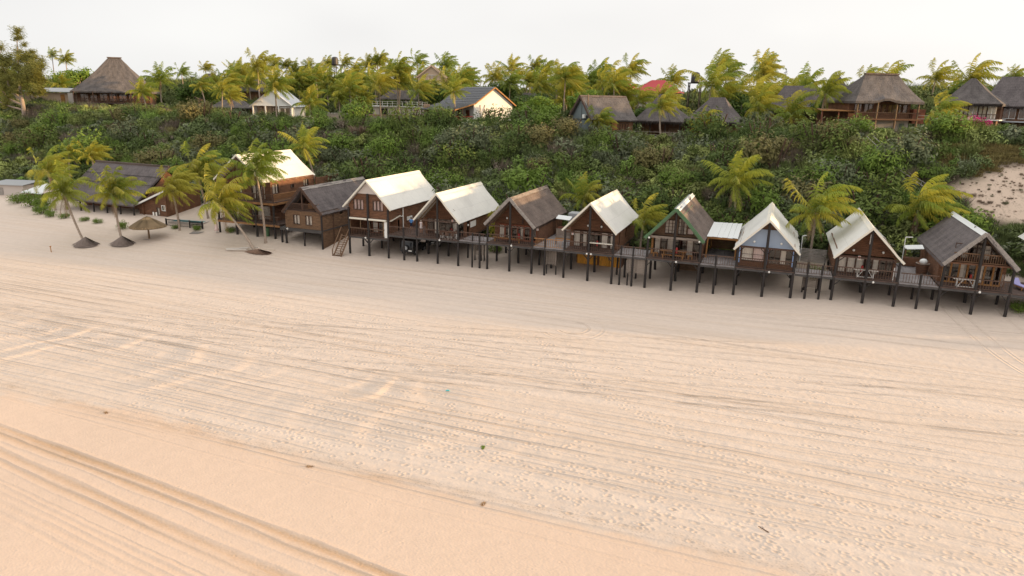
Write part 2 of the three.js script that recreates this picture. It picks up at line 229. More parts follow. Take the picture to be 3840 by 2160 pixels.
part('outer_sand', [sheetGeo(-420, -150, -15, 14, 40, 20, beachY, uvM), sheetGeo(50, 320, -15, 14, 40, 20, beachY, uvM), sheetGeo(-420, -104, 14, 66, 60, 10, beachY, uvM), sheetGeo(36, 320, 14, 66, 40, 10, beachY, uvM), sheetGeo(-420, 320, 66, 160, 40, 10, beachY, uvM)], plainSand, beach);

// the dune and the land behind it: leaf litter and soil, bare sand on the blow-out at the right, a lawn on the crest
const barePatch = (x, z) => { const a = (x - 33) / 12, b = (z + 25.3) / 5.6; return 1 - ss(0.75, 1.05, Math.sqrt(a * a + b * b) + 0.35 * (fbm(x * 0.35, z * 0.35) - 0.5)); };
const lawnPatch = (x, z) => ss(-96, -90, x) * (1 - ss(-60, -55, x)) * ss(37, 39, -z) * (1 - ss(66, 70, -z));
{
  const g = sheetGeo(-420, 320, -15, -75, 370, 60, (x, z) => ground(x, z) + 0.5 * (fbm(x * 0.3, z * 0.3, 3) - 0.5) * ss(15, 18, -z), uvM), p = g.attributes.position, c = new Float32Array(p.count * 3);
  for (let i = 0; i < p.count; i++) {
    const x = p.getX(i), z = p.getZ(i), n = fbm(x * 0.4, z * 0.4, 4);
    let a = mixc([0.060, 0.046, 0.030], [0.15, 0.115, 0.075], n); a = mixc(a, [0.050, 0.075, 0.022], ss(0.45, 0.65, fbm(x * 0.2 + 40, z * 0.2, 3)) * 0.7);
    a = mixc(a, [0.085, 0.105, 0.030], lawnPatch(x, z)); a = mixc(a, [0.54, 0.42, 0.33], Math.max(barePatch(x, z), 1 - ss(15, 17, -z)));
    c.set(a, i * 3);
  }
  g.setAttribute('color', new THREE.BufferAttribute(c, 3));
  const soil = tex(256, 256, (u, v) => { const k = 0.62 + 0.5 * pn(u * 60, v * 60, 60, 3) + 0.3 * pn(u * 14, v * 14, 14, 4); return [k, k, k]; });
  struct('dune', g, mat(1, 1, 1, 0.97, { vertexColors: true, map: soil }));
  const far = sheetGeo(-1500, 1500, -75, -1600, 150, 60, (x, z) => (z > -76 ? ground(Math.max(-400, Math.min(300, x)), z) : ground(Math.max(-400, Math.min(300, x)), z)) - 4 * ss(300, 900, -z), uvM);
  struct('terrain', far, mat(0.075, 0.085, 0.035, 0.97, { map: soil }));
}
// ---------------------------------------------------------------- plants
const leafMat = (r, g, b, t = 0.35) => new THREE.MeshPhysicalMaterial({ color: col(r, g, b), roughness: 0.85, transmission: t, thickness: 0, ior: 1.3, side: THREE.DoubleSide, specularIntensity: 0.4 });
const frondMats = [leafMat(0.31, 0.34, 0.05, 0.45), leafMat(0.39, 0.375, 0.055, 0.45), leafMat(0.24, 0.305, 0.05, 0.45), leafMat(0.43, 0.40, 0.065, 0.45)], dryFrond = mat(0.25, 0.165, 0.10, 0.95), coconut = mat(0.34, 0.27, 0.04, 0.6);
function tri3(pos, a, b, c) { pos.push(a.x, a.y, a.z, b.x, b.y, b.z, c.x, c.y, c.z); }
function fromTris(pos) { const g = new THREE.BufferGeometry(); g.setAttribute('position', new THREE.Float32BufferAttribute(pos, 3)); g.computeVertexNormals(); return g; }
// one palm frond of about 4 m: a curved midrib with two rows of hanging leaflets, pushed over by the wind from the left
function frondGeo(R, az, el, wind, len = 4, leaf = 33) {
  const pos = [], N = 11, ds = len / N, p = V(0, 0, 0), d = V(Math.cos(el) * Math.cos(az), Math.sin(el), Math.cos(el) * Math.sin(az)), path = [p.clone()], dirs = [d.clone()];
  const g = 0.06 + 0.07 * R(), w = wind * (0.12 + 0.09 * R());
  for (let i = 0; i < N; i++) { const t = i / N; d.add(V(w * (0.4 + t), -g * (0.6 + 1.7 * t), 0.02 * w)).normalize(); p.addScaledVector(d, ds); path.push(p.clone()); dirs.push(d.clone()); }
  const at = (t) => { const f = Math.min(N - 1e-4, t * N), i = Math.floor(f); return [path[i].clone().lerp(path[i + 1], f - i), dirs[i].clone().lerp(dirs[i + 1], f - i).normalize()]; };
  for (let i = 0; i < N; i++) { const r0 = 0.045 * (1 - i / N) + 0.008, r1 = 0.045 * (1 - (i + 1) / N) + 0.008, s = V(0, 1, 0).cross(dirs[i]).normalize(), a = path[i], b = path[i + 1]; const A = a.clone().addScaledVector(s, r0), B = a.clone().addScaledVector(s, -r0), C = b.clone().addScaledVector(s, r1), D = b.clone().addScaledVector(s, -r1), E = a.clone().add(V(0, -r0 * 1.4, 0)), F = b.clone().add(V(0, -r1 * 1.4, 0)); tri3(pos, A, C, B); tri3(pos, B, C, D); tri3(pos, A, E, F); tri3(pos, A, F, C); tri3(pos, B, D, F); tri3(pos, B, F, E); }
  for (let k = 0; k < leaf; k++) for (const s of [-1, 1]) {
    if (R() < 0.04) continue;
    const t = 0.10 + 0.90 * (k + 0.5 * R()) / leaf, [q, u] = at(Math.min(t, 0.999)), side = u.clone().cross(V(0, 1, 0)).normalize().multiplyScalar(s), L = len * 0.25 * Math.pow(Math.sin(Math.PI * Math.min(0.97, t * 0.80 + 0.17)), 0.7) * (0.8 + 0.35 * R());
    const dir = side.multiplyScalar(0.75).addScaledVector(u, 0.62).add(V(0.42 * wind + 0.2 * (R() - 0.5), -0.35 - 0.75 * R(), 0.16 * (R() - 0.5))).normalize(), m = q.clone().addScaledVector(dir, L * 0.55), end = m.clone().addScaledVector(dir, L * 0.45).add(V(0.06 * wind * L, -0.20 * L, 0)), wd = u.clone().multiplyScalar(len * 0.0105);
    tri3(pos, q.clone().sub(wd), q.clone().add(wd), m.clone().add(wd)); tri3(pos, q.clone().sub(wd), m.clone().add(wd), m.clone().sub(wd)); tri3(pos, m.clone().sub(wd), m.clone().add(wd), end);
  }
  return fromTris(pos);
}
const crowns = [];    // several crowns, each a list of frond geometries
for (let c = 0; c < 13; c++) {
  const R = rng(900 + c), list = [], n = 21 + Math.floor(R() * 11), wind = [1, 1.25, 0.8, 1.1, 0.55, 0.4, 1.0, 0.7, 1.2, 0.9, 0.6, 1.35, 0.75][c];
  for (let k = 0; k < n; k++) { const t = (k + 0.5) / n, el = (88 - 108 * Math.pow(t, 1.05) + 14 * (R() - 0.5)) * Math.PI / 180; list.push({ g: frondGeo(R, k * 2.39996 + 0.5 * R(), el, wind, 4 * (0.68 + 0.3 * Math.sin(Math.PI * Math.min(1, t + 0.25)) + 0.3 * R())), m: Math.floor(R() * 4) }); }
  const dead = []; for (let k = 0; k < 4; k++) dead.push({ g: frondGeo(R, k * 1.7 + R(), (-52 - 26 * R()) * Math.PI / 180, 0.25, 2.7, 18), dry: true });
  crowns.push({ list, dead });
}
const nutGeo = merge([[0.2, -0.35, 0.1], [-0.1, -0.4, 0.22], [-0.22, -0.33, -0.1], [0.1, -0.48, -0.2], [0.3, -0.5, -0.12], [-0.3, -0.52, 0.12], [0.02, -0.6, 0.05]].map(([x, y, z]) => new THREE.IcosahedronGeometry(0.13, 1).translate(x, y, z)));
function trunkGeo(base, top, r0, r1, bend, seed) {
  const n = 9, seg = 8, A = V(...base), B = V(...top), pos = [], uv = [], ix = [], R = rng(seed); let len = 0, last = null;
  for (let i = 0; i <= n; i++) { const t = i / n, c = A.clone().lerp(B, t); c.x += bend * Math.sin(Math.PI * t); c.z += 0.3 * bend * Math.sin(Math.PI * t * 0.8); if (last) len += c.distanceTo(last); last = c; const r = lerp(r0, r1, Math.pow(t, 0.7)) * (i === 0 ? 1.5 : 1) * (0.95 + 0.1 * R()); for (let k = 0; k <= seg; k++) { const a = k / seg * 2 * Math.PI; pos.push(c.x + r * Math.cos(a), c.y, c.z + r * Math.sin(a)); uv.push(k / seg, len); } }
  for (let i = 0; i < n; i++) for (let k = 0; k < seg; k++) { const a = i * (seg + 1) + k, b = a + seg + 1; ix.push(a, b, a + 1, a + 1, b, b + 1); }
  const g = new THREE.BufferGeometry(); g.setAttribute('position', new THREE.Float32BufferAttribute(pos, 3)); g.setAttribute('uv', new THREE.Float32BufferAttribute(uv, 2)); g.setIndex(ix); g.computeVertexNormals(); return g;
}
let palmCount = 0;
function palm(label, base, top, L, opt = {}) {
  const n = palmCount++, R = rng(4000 + n * 13), o = thing('palm_tree', label, 'palm tree', base, 0, opt.group), c = crowns[opt.crown ?? n % 13], t = [top[0] - base[0], top[1] - base[1], top[2] - base[2]];
  part('trunk', trunkGeo([0, -0.3, 0], t, (opt.r || 0.17) * (0.7 + L / 13), 0.10 + L * 0.006, opt.bend ?? (R() - 0.5) * 0.9, n), M.trunk, o);
  const yaw = opt.yaw ?? (R() - 0.5) * 1.2, s = L / 4;
  const put = (f, m) => { const q = part('frond', f.g, m, o); q.position.set(...t); q.rotation.set((R() - 0.5) * 0.12, yaw + (R() - 0.5) * 0.15, (R() - 0.5) * 0.12); q.scale.setScalar(s * (0.92 + 0.16 * R())); return q; };
  for (const f of c.list) { if (opt.thin && R() < opt.thin) continue; put(f, frondMats[(f.m * (n % 3 ? 1 : 0) + n) % 4]); }
  if (opt.dead) for (const f of c.dead.slice(0, opt.dead)) put(f, dryFrond).userData.label = 'dry brown frond hanging below the crown';
  if (opt.nuts) { const q = part('coconut_cluster', nutGeo, coconut, o, 'yellow coconuts under the crown'); q.position.set(...t); q.scale.setScalar(s); }
  return o;
}
// palms on the sand and between the cottages
palm('leaning palm above the left frond skirt on the sand', [-89.4, 0.35, 9.7], [-92.6, 6.9, 9.4], 4.5, { crown: 1, dead: 3, bend: -0.3 });
palm('palm above the right frond skirt, beside the thatched umbrella', [-84.4, 0.4, 7.9], [-85.6, 7.2, 7.4], 4.6, { crown: 0, dead: 1, bend: -0.3, nuts: 1 });
palm('tall palm behind the leftmost leaning palm, left of the lodge roof', [-110.5, 1.6, -2], [-112.3, 7.9, -3], 4.8, { crown: 3, dead: 1 });
palm('palm in front of the pool fence', [-81.6, 1.0, 0.4], [-82.4, 7.1, 0.2], 4.3, { crown: 6, dead: 2 });
palm('dark palm behind the pool, left of the tall white roofed house', [-82.2, 1.9, -6], [-83.6, 8.9, -6], 4.8, { crown: 2 });
palm('strongly leaning palm with white driftwood at its foot', [-63.6, 0.75, 5.2], [-69.2, 6.6, 4.8], 5.6, { crown: 1, dead: 1, bend: 0.5, r: 0.22 });
palm('tall palm in front of the tall white roofed house', [-65.2, 1.0, 1.4], [-66.1, 10.9, 1.2], 5.1, { crown: 0, bend: 0.3 });
palm('palm behind the right end of the tall white roof', [-69.0, 4.6, -17], [-71.6, 12.9, -17], 4.0, { crown: 5 });
palm('small palm behind the lodge roof, left of the pair', [-120.8, 3.2, -13], [-120.2, 9.6, -13], 3.2, { crown: 3 });
palm('small palm behind the lodge roof, right of the pair', [-115, 3.2, -13], [-114.3, 9.7, -13], 3.3, { crown: 0 });
palm('young palm behind the brown thatched cottage with red door frames', [-25, 3.7, -17], [-24.8, 7.6, -17], 3.9, { crown: 4, thin: 0.3 });
palm('palm between the white roofed cottage with orange doors and the green edged cottage', [-14.9, 1.5, -9], [-14.8, 6.6, -9.2], 3.4, { crown: 3, nuts: 1 });
palm('tall palm behind the pergola between green edged and blue gabled cottages', [-4.0, 4.6, -19], [-4.6, 11.0, -19], 4.7, { crown: 5, nuts: 1, dead: 2 });
palm('large palm left of the white roof with the brown gable at the right', [4.9, 2.2, -9], [5.0, 9.2, -9], 4.8, { crown: 7, nuts: 1, dead: 4 });
palm('large palm behind the grey deck at the right', [16.5, 4.6, -17], [16.6, 9.2, -17], 5.0, { crown: 6, nuts: 1, dead: 4 });
palm('low young palm between the third white roof and the brown thatched cottage', [-34.7, 1.5, -9], [-34.6, 4.4, -9], 3.0, { crown: 4, thin: 0.35, r: 0.14 });
// palms on the crest that show their trunks
const crestPalms = [[-194.9, 17.7, -69.7, -194.4, 22.4, -69.7, 3.9, 'palm left of the big thatched house at the far left'], [-130.7, 16.4, -40.7, -131.3, 20.6, -40.7, 3.2, 'low palm at the right corner of the big left thatched house'], [-146.7, 16.8, -60.3, -146.6, 23.6, -60.3, 4.6, 'tall bushy palm overlapping the right of the big left thatched roof'], [-124.1, 16.3, -51.4, -125.2, 22.4, -51.4, 3.0, 'leftmost palm before the low white terrace wall'], [-115.6, 16.1, -47, -115, 21.8, -47, 3.2, 'second palm from the left before the low white terrace wall'], [-111.1, 16.0, -44.8, -110.9, 20.3, -44.8, 2.9, 'palm just left of the white gabled cottage'], [-94.5, 15.8, -39, -94.4, 22.2, -39, 4.1, 'palm in front of the white gabled cottage'], [-88.3, 15.8, -41.9, -88.7, 19.2, -41.9, 3.9, 'low palm right of the white gabled cottage'], [-93.7, 15.8, -60.3, -94.2, 20.2, -60.3, 3.2, 'leftmost palm on the lawn'], [-91.6, 15.9, -61.4, -92, 22, -61.4, 4.2, 'second palm on the lawn from the left, tall'], [-89.2, 15.9, -62.9, -89.5, 19.9, -62.9, 3.2, 'short palm in the middle of the lawn'], [-87.7, 16.1, -67.6, -87.9, 23.4, -67.6, 4.6, 'tall palm at the back of the lawn with a dense crown'], [-86.2, 16.4, -72.7, -86.1, 24.4, -72.7, 4.6, 'palm before the white railed terrace house'], [-75.9, 15.9, -64.2, -76, 22, -64.2, 4.3, 'palm left of the tiled veranda roof'], [-116.2, 20.9, -156.6, -114.4, 31.5, -156.6, 5.2, 'tall palm standing high above the tiled veranda roof'], [-56.5, 16.6, -41.5, -56.6, 22.1, -41.5, 3.0, 'windswept palm in front of the white gable wall'], [-17.9, 15.3, -39.0, -18.3, 20.3, -39.0, 3.4, 'slim palm rising from the terrace of the thatched huts'], [-11.6, 15.2, -41, -11.9, 17.6, -41, 3.2, 'low palm at the right end of the thatched hut terrace'], [-28.3, 15.3, -38.6, -28.5, 17.5, -38.6, 3.2, 'low palm in front of the grey green hut'], [-3.2, 16.3, -56, -4.0, 20.6, -56, 4.2, 'palm behind the spiky screw pine'], [6.6, 17.0, -48, 6.2, 23.0, -48, 3.6, 'tall palm left of the two storey thatched house'], [22.6, 17.9, -44, 22.0, 20.4, -44, 3.4, 'low palm at the right corner of the two storey thatched house'], [0.8, 16.4, -50, 1.4, 19.6, -50, 3.9, 'low palm right of the spiky screw pine']];
for (const [a, b, c, d, e, f, L, label] of crestPalms) palm(label, [a, ground(a, c), c], [d, e, f], L * 1.1, { dead: (palmCount % 3) ? 0 : 2 });
// palms further back, only their crowns above the roofs and the scrub
const backPalms = [[-180.3, 28.9, -111.6, 2.6], [-228.9, 32.1, -94.5, 2.4], [-224.6, 30.6, -95.6, 3], [-180.5, 27, -101, 3], [-171.9, 27.8, -114.4, 3.6], [-177.4, 24.7, -111.4, 3.6], [-110.5, 26.6, -53.9, 4.3], [-159.6, 30.6, -120, 3.2], [-156, 30.2, -121.2, 3.2], [-152.9, 28.3, -121.7, 3.6], [-148.6, 29.2, -123.6, 3.6], [-137.8, 30.6, -118.4, 3.7], [-130.2, 26.7, -103.7, 3.7], [-130.9, 24.8, -102.8, 3.7], [-137.8, 31.2, -128.2, 3.3], [-117.6, 24.6, -93.5, 3.7], [-128.8, 28.7, -121.1, 3.7], [-127.3, 31.7, -132.3, 3.3], [-130.6, 31, -130.8, 3.6], [-116.8, 26, -108.5, 3.7], [-85.9, 27.2, -72.3, 4], [-125.6, 23.1, -90, 3.7], [-152.1, 23.4, -94.6, 3.7], [-145.5, 24.9, -113.8, 3.7], [-107.5, 25.3, -84.8, 3.7], [-119.3, 24.1, -107, 3.7], [-119, 29, -124.9, 3.7], [-110.5, 31.6, -128.8, 3.7], [-126.8, 32.6, -132.7, 3.2], [-71.5, 25.2, -77, 4], [-71.4, 26.4, -98.6, 3.9], [-77.1, 29.8, -124.4, 4], [-76, 30.8, -141.4, 4], [-72.6, 29.9, -142.4, 4], [-46.2, 26, -77.7, 4.2], [-60, 24.5, -114.9, 3.9], [-49.4, 23, -94.6, 3.9], [-83.3, 28.6, -147.7, 3.4], [-47.9, 21.4, -84.7, 4], [-48.7, 28.6, -120.3, 3.9], [-33.8, 25, -73.9, 4.2], [-38, 28.7, -111.8, 4], [-51.3, 25.2, -118.3, 3.8], [-28.3, 26.5, -114.7, 3.9], [-13.2, 24.8, -67.2, 4.4], [-16.7, 30.4, -120.1, 4.2], [-13.3, 27.2, -99.3, 4.2], [-12.4, 22, -80.8, 4], [-5.5, 28.2, -102.4, 4.2], [-12.1, 25.1, -132.9, 3.8], [-61.3, 24.4, -128.6, 3.8], [-5.3, 29.4, -112.9, 4], [-7, 28.2, -123.1, 4], [-2.3, 23.5, -102.2, 3.9], [36.6, 28.5, -139.5, 4.2], [1.3, 24, -131, 3.8], [70.5, 31.6, -205.8, 3.6], [48.7, 26.8, -196.2, 3]];
for (const [x, y, z, L] of backPalms) {
  const where = x < -165 ? ['palm crown beyond the big left thatched roof', 'palms beyond the big left thatched house'] : x < -100 ? ['palm in the grove behind the white gabled cottage and the lawn', 'palms of the grove behind the lawn'] : x < -55 ? ['palm behind the tiled roof of the white gable house', 'palms behind the tiled roof'] : x < -20 ? ['palm behind the grey green hut and left of the red roof', 'palms left of the red roof'] : x < 10 ? ['palm between the red roof and the two storey thatched house', 'palms right of the red roof'] : ['palm on the skyline behind the right hand thatched roofs', 'palms on the skyline at the right'];
  palm(where[0], [x, ground(x, z), z], [x + (hash2(x * 10 | 0, 3) - 0.5), y - 0.4, z], L * 1.22, { group: where[1] });
}
{ const R = rng(515); for (let k = 0; k < 18; k++) { const x = -60 + 96 * R(), z = -64 - 42 * R(); if (Math.abs(x + 29) < 5 || Math.abs(x - 10) < 5) continue; palm(x < -20 ? 'palm behind the grey green hut and left of the red roof' : x < 10 ? 'palm between the red roof and the two storey thatched house' : 'palm on the skyline behind the right hand thatched roofs', [x, ground(x, z), z], [x + R() - 0.5, ground(x, z) + 4.2 + 3 * R(), z], 4.4 + R(), { group: x < -20 ? 'palms left of the red roof' : x < 10 ? 'palms right of the red roof' : 'palms on the skyline at the right' }); } }
{ const R = rng(808); for (let k = 0; k < 40; k++) { const x = -152 + 112 * R(), z = -78 - 40 * R() - (x + 150) * 0.1, y = ground(x, z) + 4.5 + 3.5 * R(); if (x > -95 && x < -80 && z > -84) continue; palm(x < -100 ? 'palm in the grove behind the white gabled cottage and the lawn' : 'palm behind the tiled roof of the white gable house', [x, ground(x, z), z], [x + R() - 0.5, y, z], 4.2 + R(), { group: x < -100 ? 'palms of the grove behind the lawn' : 'palms behind the tiled roof' }); } }

// leaf masses
function leafMass(seed, n, shape, size, hang = 0) {   // n leaf faces spread through clumps; shape(R) gives a point and the clump centre
  const R = rng(seed), pos = [];
  for (let k = 0; k < n; k++) {
    const [p, out] = shape(R), s = size * (0.6 + 0.8 * R()), nrm = out.clone().add(V(R() - 0.5, R() - 0.3, R() - 0.5).multiplyScalar(0.85)).normalize(), u = V(R() - 0.5, R() - 0.5, R() - 0.5).cross(nrm).normalize(), v = nrm.clone().cross(u); if (hang) { u.y -= hang; u.normalize(); }
    const a = p.clone().addScaledVector(u, -s), b = p.clone().addScaledVector(v, s * 0.42), c = p.clone().addScaledVector(u, s).addScaledVector(nrm, -s * 0.2), d = p.clone().addScaledVector(v, -s * 0.42); tri3(pos, a, b, c); tri3(pos, a, c, d);
  }
  return fromTris(pos);
}
function blobs(seed, m, rx, ry, rz, rad) { const R = rng(seed), c = []; for (let i = 0; i < m; i++) { const a = R() * 6.283, q = Math.sqrt(R()); c.push([V(Math.cos(a) * q * rx, ry * (0.15 + 0.95 * R() * (1 - 0.5 * q)), Math.sin(a) * q * rz), rad * (0.55 + 0.7 * R())]); } return (Rr) => { const [o, r] = c[Math.floor(Rr() * m)], d = V(Rr() - 0.5, Rr() - 0.42, Rr() - 0.5).normalize(), q = r * Math.pow(Rr(), 0.4); return [o.clone().addScaledVector(d, q), d]; }; }
function twigMass(seed, n, r, h) { const R = rng(seed), pos = []; for (let k = 0; k < n; k++) { const a = R() * 6.283, q = r * Math.sqrt(R()), p = V(Math.cos(a) * q * 0.5, h * 0.5 * R(), Math.sin(a) * q * 0.5), e = V(Math.cos(a) * q + 0.3 * (R() - 0.5), h * (0.4 + 0.7 * R()), Math.sin(a) * q + 0.3 * (R() - 0.5)), s = V(R() - 0.5, 0, R() - 0.5).normalize().multiplyScalar(0.018 + 0.02 * R()); tri3(pos, p.clone().add(s), p.clone().sub(s), e); } return fromTris(pos); }
function grassMass(seed, n, r, h) { const R = rng(seed), pos = []; for (let k = 0; k < n; k++) { const a = R() * 6.283, q = r * Math.sqrt(R()), p = V(Math.cos(a) * q, 0, Math.sin(a) * q), l = V(R() - 0.3, 0, R() - 0.5).multiplyScalar(h * 0.9), s = V(R() - 0.5, 0, R() - 0.5).normalize().multiplyScalar(0.03), m = p.clone().addScaledVector(l, 0.35).add(V(0, h * 0.6 * (0.6 + 0.5 * R()), 0)), e = p.clone().add(l).add(V(0, h * (0.6 + 0.5 * R()), 0)); tri3(pos, p.clone().add(s), p.clone().sub(s), m); tri3(pos, m.clone().add(s), m.clone().sub(s), e); } return fromTris(pos); }
const bushGeo = [leafMass(1, 560, blobs(1, 9, 0.75, 0.85, 0.75, 0.5), 0.115), leafMass(2, 560, blobs(2, 8, 0.6, 1.15, 0.6, 0.5), 0.12), leafMass(3, 500, blobs(3, 12, 0.95, 0.6, 0.95, 0.4), 0.105), merge([leafMass(4, 330, blobs(4, 9, 0.8, 1.0, 0.8, 0.42), 0.09), twigMass(4, 150, 1.0, 1.35)]), twigMass(5, 330, 0.95, 1.0), grassMass(6, 260, 0.9, 0.75)];
const white1 = () => mat(1, 1, 1, 0.9);
// the dune thicket as one mass
{
  const R = rng(31), lists = bushGeo.map(() => []), m4 = new THREE.Matrix4(), q = new THREE.Quaternion(), e = new THREE.Euler();
  const add = (x, z, s, kind, c, sink = 0.25) => { e.set((R() - 0.5) * 0.3, R() * 6.28, (R() - 0.5) * 0.3); q.setFromEuler(e); m4.compose(V(x, ground(x, z) - sink * s, z), q, V(s * (0.85 + 0.4 * R()), s * (0.75 + 0.5 * R()), s * (0.85 + 0.4 * R()))); lists[kind].push([m4.clone(), c]); };
  const tone = (x, z) => { const n = fbm(x * 0.13 + 7, z * 0.2, 3), k = 0.6 + 0.95 * R(); let c = mixc([0.10, 0.135, 0.042], [0.205, 0.235, 0.065], ss(0.35, 0.65, n)); if (R() < 0.22) c = [0.145, 0.165, 0.095]; if (R() < 0.10) c = [0.165, 0.25, 0.05]; return mul(c, k); };
  const dry = () => mul(mixc([0.16, 0.12, 0.085], [0.27, 0.225, 0.17], R()), 0.7 + 0.5 * R());
  for (let z = -13.2; z > -41; z -= 1.25) for (let x = -200 + R(); x < 62; x += 1.45) {
    const px = x + (R() - 0.5) * 1.4, pz = z + (R() - 0.5) * 1.2, b = barePatch(px, pz); if (b > 0.35) { for (let q = 0; q < 7; q++) if (R() < 0.25 + 0.7 * ss(0.35, 0.65, fbm(px * 0.35 + 3, pz * 0.5))) { const ax = px + (R() - 0.5) * 1.4, az = pz + (R() - 0.5) * 1.2; add(ax, az, 0.10 + 0.34 * R() * R(), R() < 0.5 ? 4 : R() < 0.5 ? 5 : 3, R() < 0.75 ? mul([0.31, 0.235, 0.18], 0.7 + 0.5 * R()) : [0.15, 0.155, 0.08]); } continue; }
    const edge = pz < -36.5, foot = pz > -18, n = fbm(px * 0.16, pz * 0.25 + 50, 3), nearBare = px > 19.5 && px < 48 && pz > -34;
    if (nearBare && pz > -22) { add(px, pz, 1.0 + 0.5 * R(), 5, mul([0.13, 0.165, 0.05], 0.7 + 0.5 * R())); add(px + 0.6, pz, 0.9 + 0.5 * R(), 5, mul([0.12, 0.15, 0.05], 0.7 + 0.5 * R())); if (R() < 0.75) continue; }
    if (nearBare && pz < -28.5) { add(px, pz, 0.9 + 0.4 * R(), 5, mul([0.22, 0.18, 0.06], 0.7 + 0.5 * R())); add(px + 0.7, pz + 0.4, 0.8 + 0.4 * R(), 5, mul([0.22, 0.17, 0.06], 0.7 + 0.5 * R())); if (R() < 0.75) continue; }
    if (n > 0.63 && R() < 0.6) { add(px, pz, 1.1 + 0.8 * R(), R() < 0.65 ? 3 : 4, dry()); continue; }
    const s = edge ? 0.7 + 0.4 * R() : 1.1 + 1.2 * Math.pow(R(), 1.5) + (foot ? 0.5 : 0), c = edge ? mul(mixc([0.10, 0.15, 0.035], [0.15, 0.21, 0.045], R()), 0.8 + 0.4 * R()) : tone(px, pz); if (foot && pz > -14.5 && R() < 0.4) continue; add(px, pz, s, Math.floor(R() * (foot ? 2.6 : 4)), c, 0.15);
  }
  const grp = new THREE.Group(); grp.name = 'dune_scrub'; grp.userData = { kind: 'stuff', label: 'dense scrub that covers the dune slope behind the cottages', category: 'scrub' }; scene.add(grp);
  lists.forEach((l, k) => { const im = shadows(new THREE.InstancedMesh(bushGeo[k], white1(), l.length)); im.name = ['leaf_clumps', 'tall_clumps', 'low_clumps', 'twiggy_clumps', 'dry_twigs', 'dune_grass'][k]; im.userData.kind = 'stuff'; l.forEach(([m, c], i) => { im.setMatrixAt(i, m); im.setColorAt(i, col(...c)); }); grp.add(im); });
}
for (const [x, z, l] of [[-33, -78, 'palm just left of the red roof, hiding its eave'], [-25.5, -80, 'palm just right of the red roof ridge'], [-29, -74, 'low palm in front of the red roofed house']]) palm(l, [x, ground(x, z), z], [x + 0.3, ground(x, z) + 5.2, z], 4.4);
// houses keep these spots free of undergrowth: x, z, radius
const keep = [[-51, -47, 11], [-57, -52, 9], [-32, -42, 7], [-20, -47, 8], [-28, -45, 6], [-107, -53, 10], [-100, -58, 8], [-161, -58, 15], [16, -47, 11], [27, -53, 10], [36, -55, 9], [-11, -46, 8], [-86, -76, 11]];
{
  const R = rng(57), lists = bushGeo.slice(0, 4).map(() => []), m4 = new THREE.Matrix4(), q = new THREE.Quaternion(), e = new THREE.Euler();
  for (let k = 0; k < 5200; k++) {
    const d = Math.pow(R(), 1.5), z = -41 - 150 * d, x = -330 + 480 * R(); if (keep.some(([a, b, r]) => (x - a) ** 2 + (z - b) ** 2 < r * r) || (lawnPatch(x, z) > 0.3)) continue;
    const s = 1.0 + 1.1 * R() + 2.2 * ss(0.1, 0.6, d), c = mul(mixc([0.07, 0.10, 0.03], [0.15, 0.18, 0.048], R()), 0.7 + 0.5 * R()); e.set(0, R() * 6.28, 0); q.setFromEuler(e); m4.compose(V(x, ground(x, z) - 0.2, z), q, V(s, s * (0.7 + 0.4 * R()), s)); lists[Math.floor(R() * 4)].push([m4.clone(), c]);
  }
  const grp = new THREE.Group(); grp.name = 'plateau_undergrowth'; grp.userData = { kind: 'stuff', label: 'low green undergrowth between and behind the houses on the crest', category: 'undergrowth' }; scene.add(grp);
  lists.forEach((l, k) => { const im = shadows(new THREE.InstancedMesh(bushGeo[k], white1(), l.length)); im.name = ['leaf_clumps', 'tall_clumps', 'low_clumps', 'twiggy_clumps'][k]; im.userData.kind = 'stuff'; l.forEach(([m, c], i) => { im.setMatrixAt(i, m); im.setColorAt(i, col(...c)); }); grp.add(im); });
}
// larger shrubs that stand out of the thicket one by one
const shrubGeo = [0, 1, 2, 3, 4].map((k) => leafMass(60 + k, 1500, blobs(60 + k, 7 + k, 0.8, 0.9, 0.8, 0.55), 0.066));
const shrubMats = [leafMat(0.13, 0.175, 0.045, 0.25), leafMat(0.17, 0.25, 0.05, 0.3), leafMat(0.16, 0.185, 0.105, 0.25), leafMat(0.105, 0.15, 0.045, 0.25), leafMat(0.21, 0.19, 0.08, 0.25)];
const stems = merge([0, 1, 2, 3, 4].map((k) => pole([0, -0.3, 0], [0.5 * Math.cos(k * 1.3), 0.9, 0.5 * Math.sin(k * 1.3)], 0.05, 0.02, 5)));
function shrub(label, x, z, s, kind, group, m) { const o = thing('shrub', label, 'shrub', [x, ground(x, z) - 0.1, z], hash2(x * 7 | 0, z * 9 | 0) * 6.28, group); o.scale.set(s, s * (0.8 + 0.35 * hash2(x * 3 | 0, z * 5 | 0)), s); part('foliage', shrubGeo[kind], m || shrubMats[kind], o); part('stem', stems, M.trim, o); return o; }
{
  const R = rng(91), group = 'shrubs standing out of the dune thicket', names = ['dark green shrub in the thicket on the dune slope', 'bright green shrub in the thicket on the dune slope', 'grey green shrub in the thicket on the dune slope', 'deep green shrub in the thicket on the dune slope', 'yellowish dry shrub in the thicket on the dune slope'];
  for (let k = 0; k < 300; k++) { const x = -150 + 172 * R(), z = -16 - 22 * R(); if (barePatch(x, z) > 0.2) continue; const kind = Math.min(4, Math.floor(R() * 5)); shrub(names[kind], x, z, 1.7 + 2.9 * Math.pow(R(), 2.5) + (z > -22 ? 0.6 : 0), kind, group + ', ' + names[kind].split(' shrub')[0]); }
}
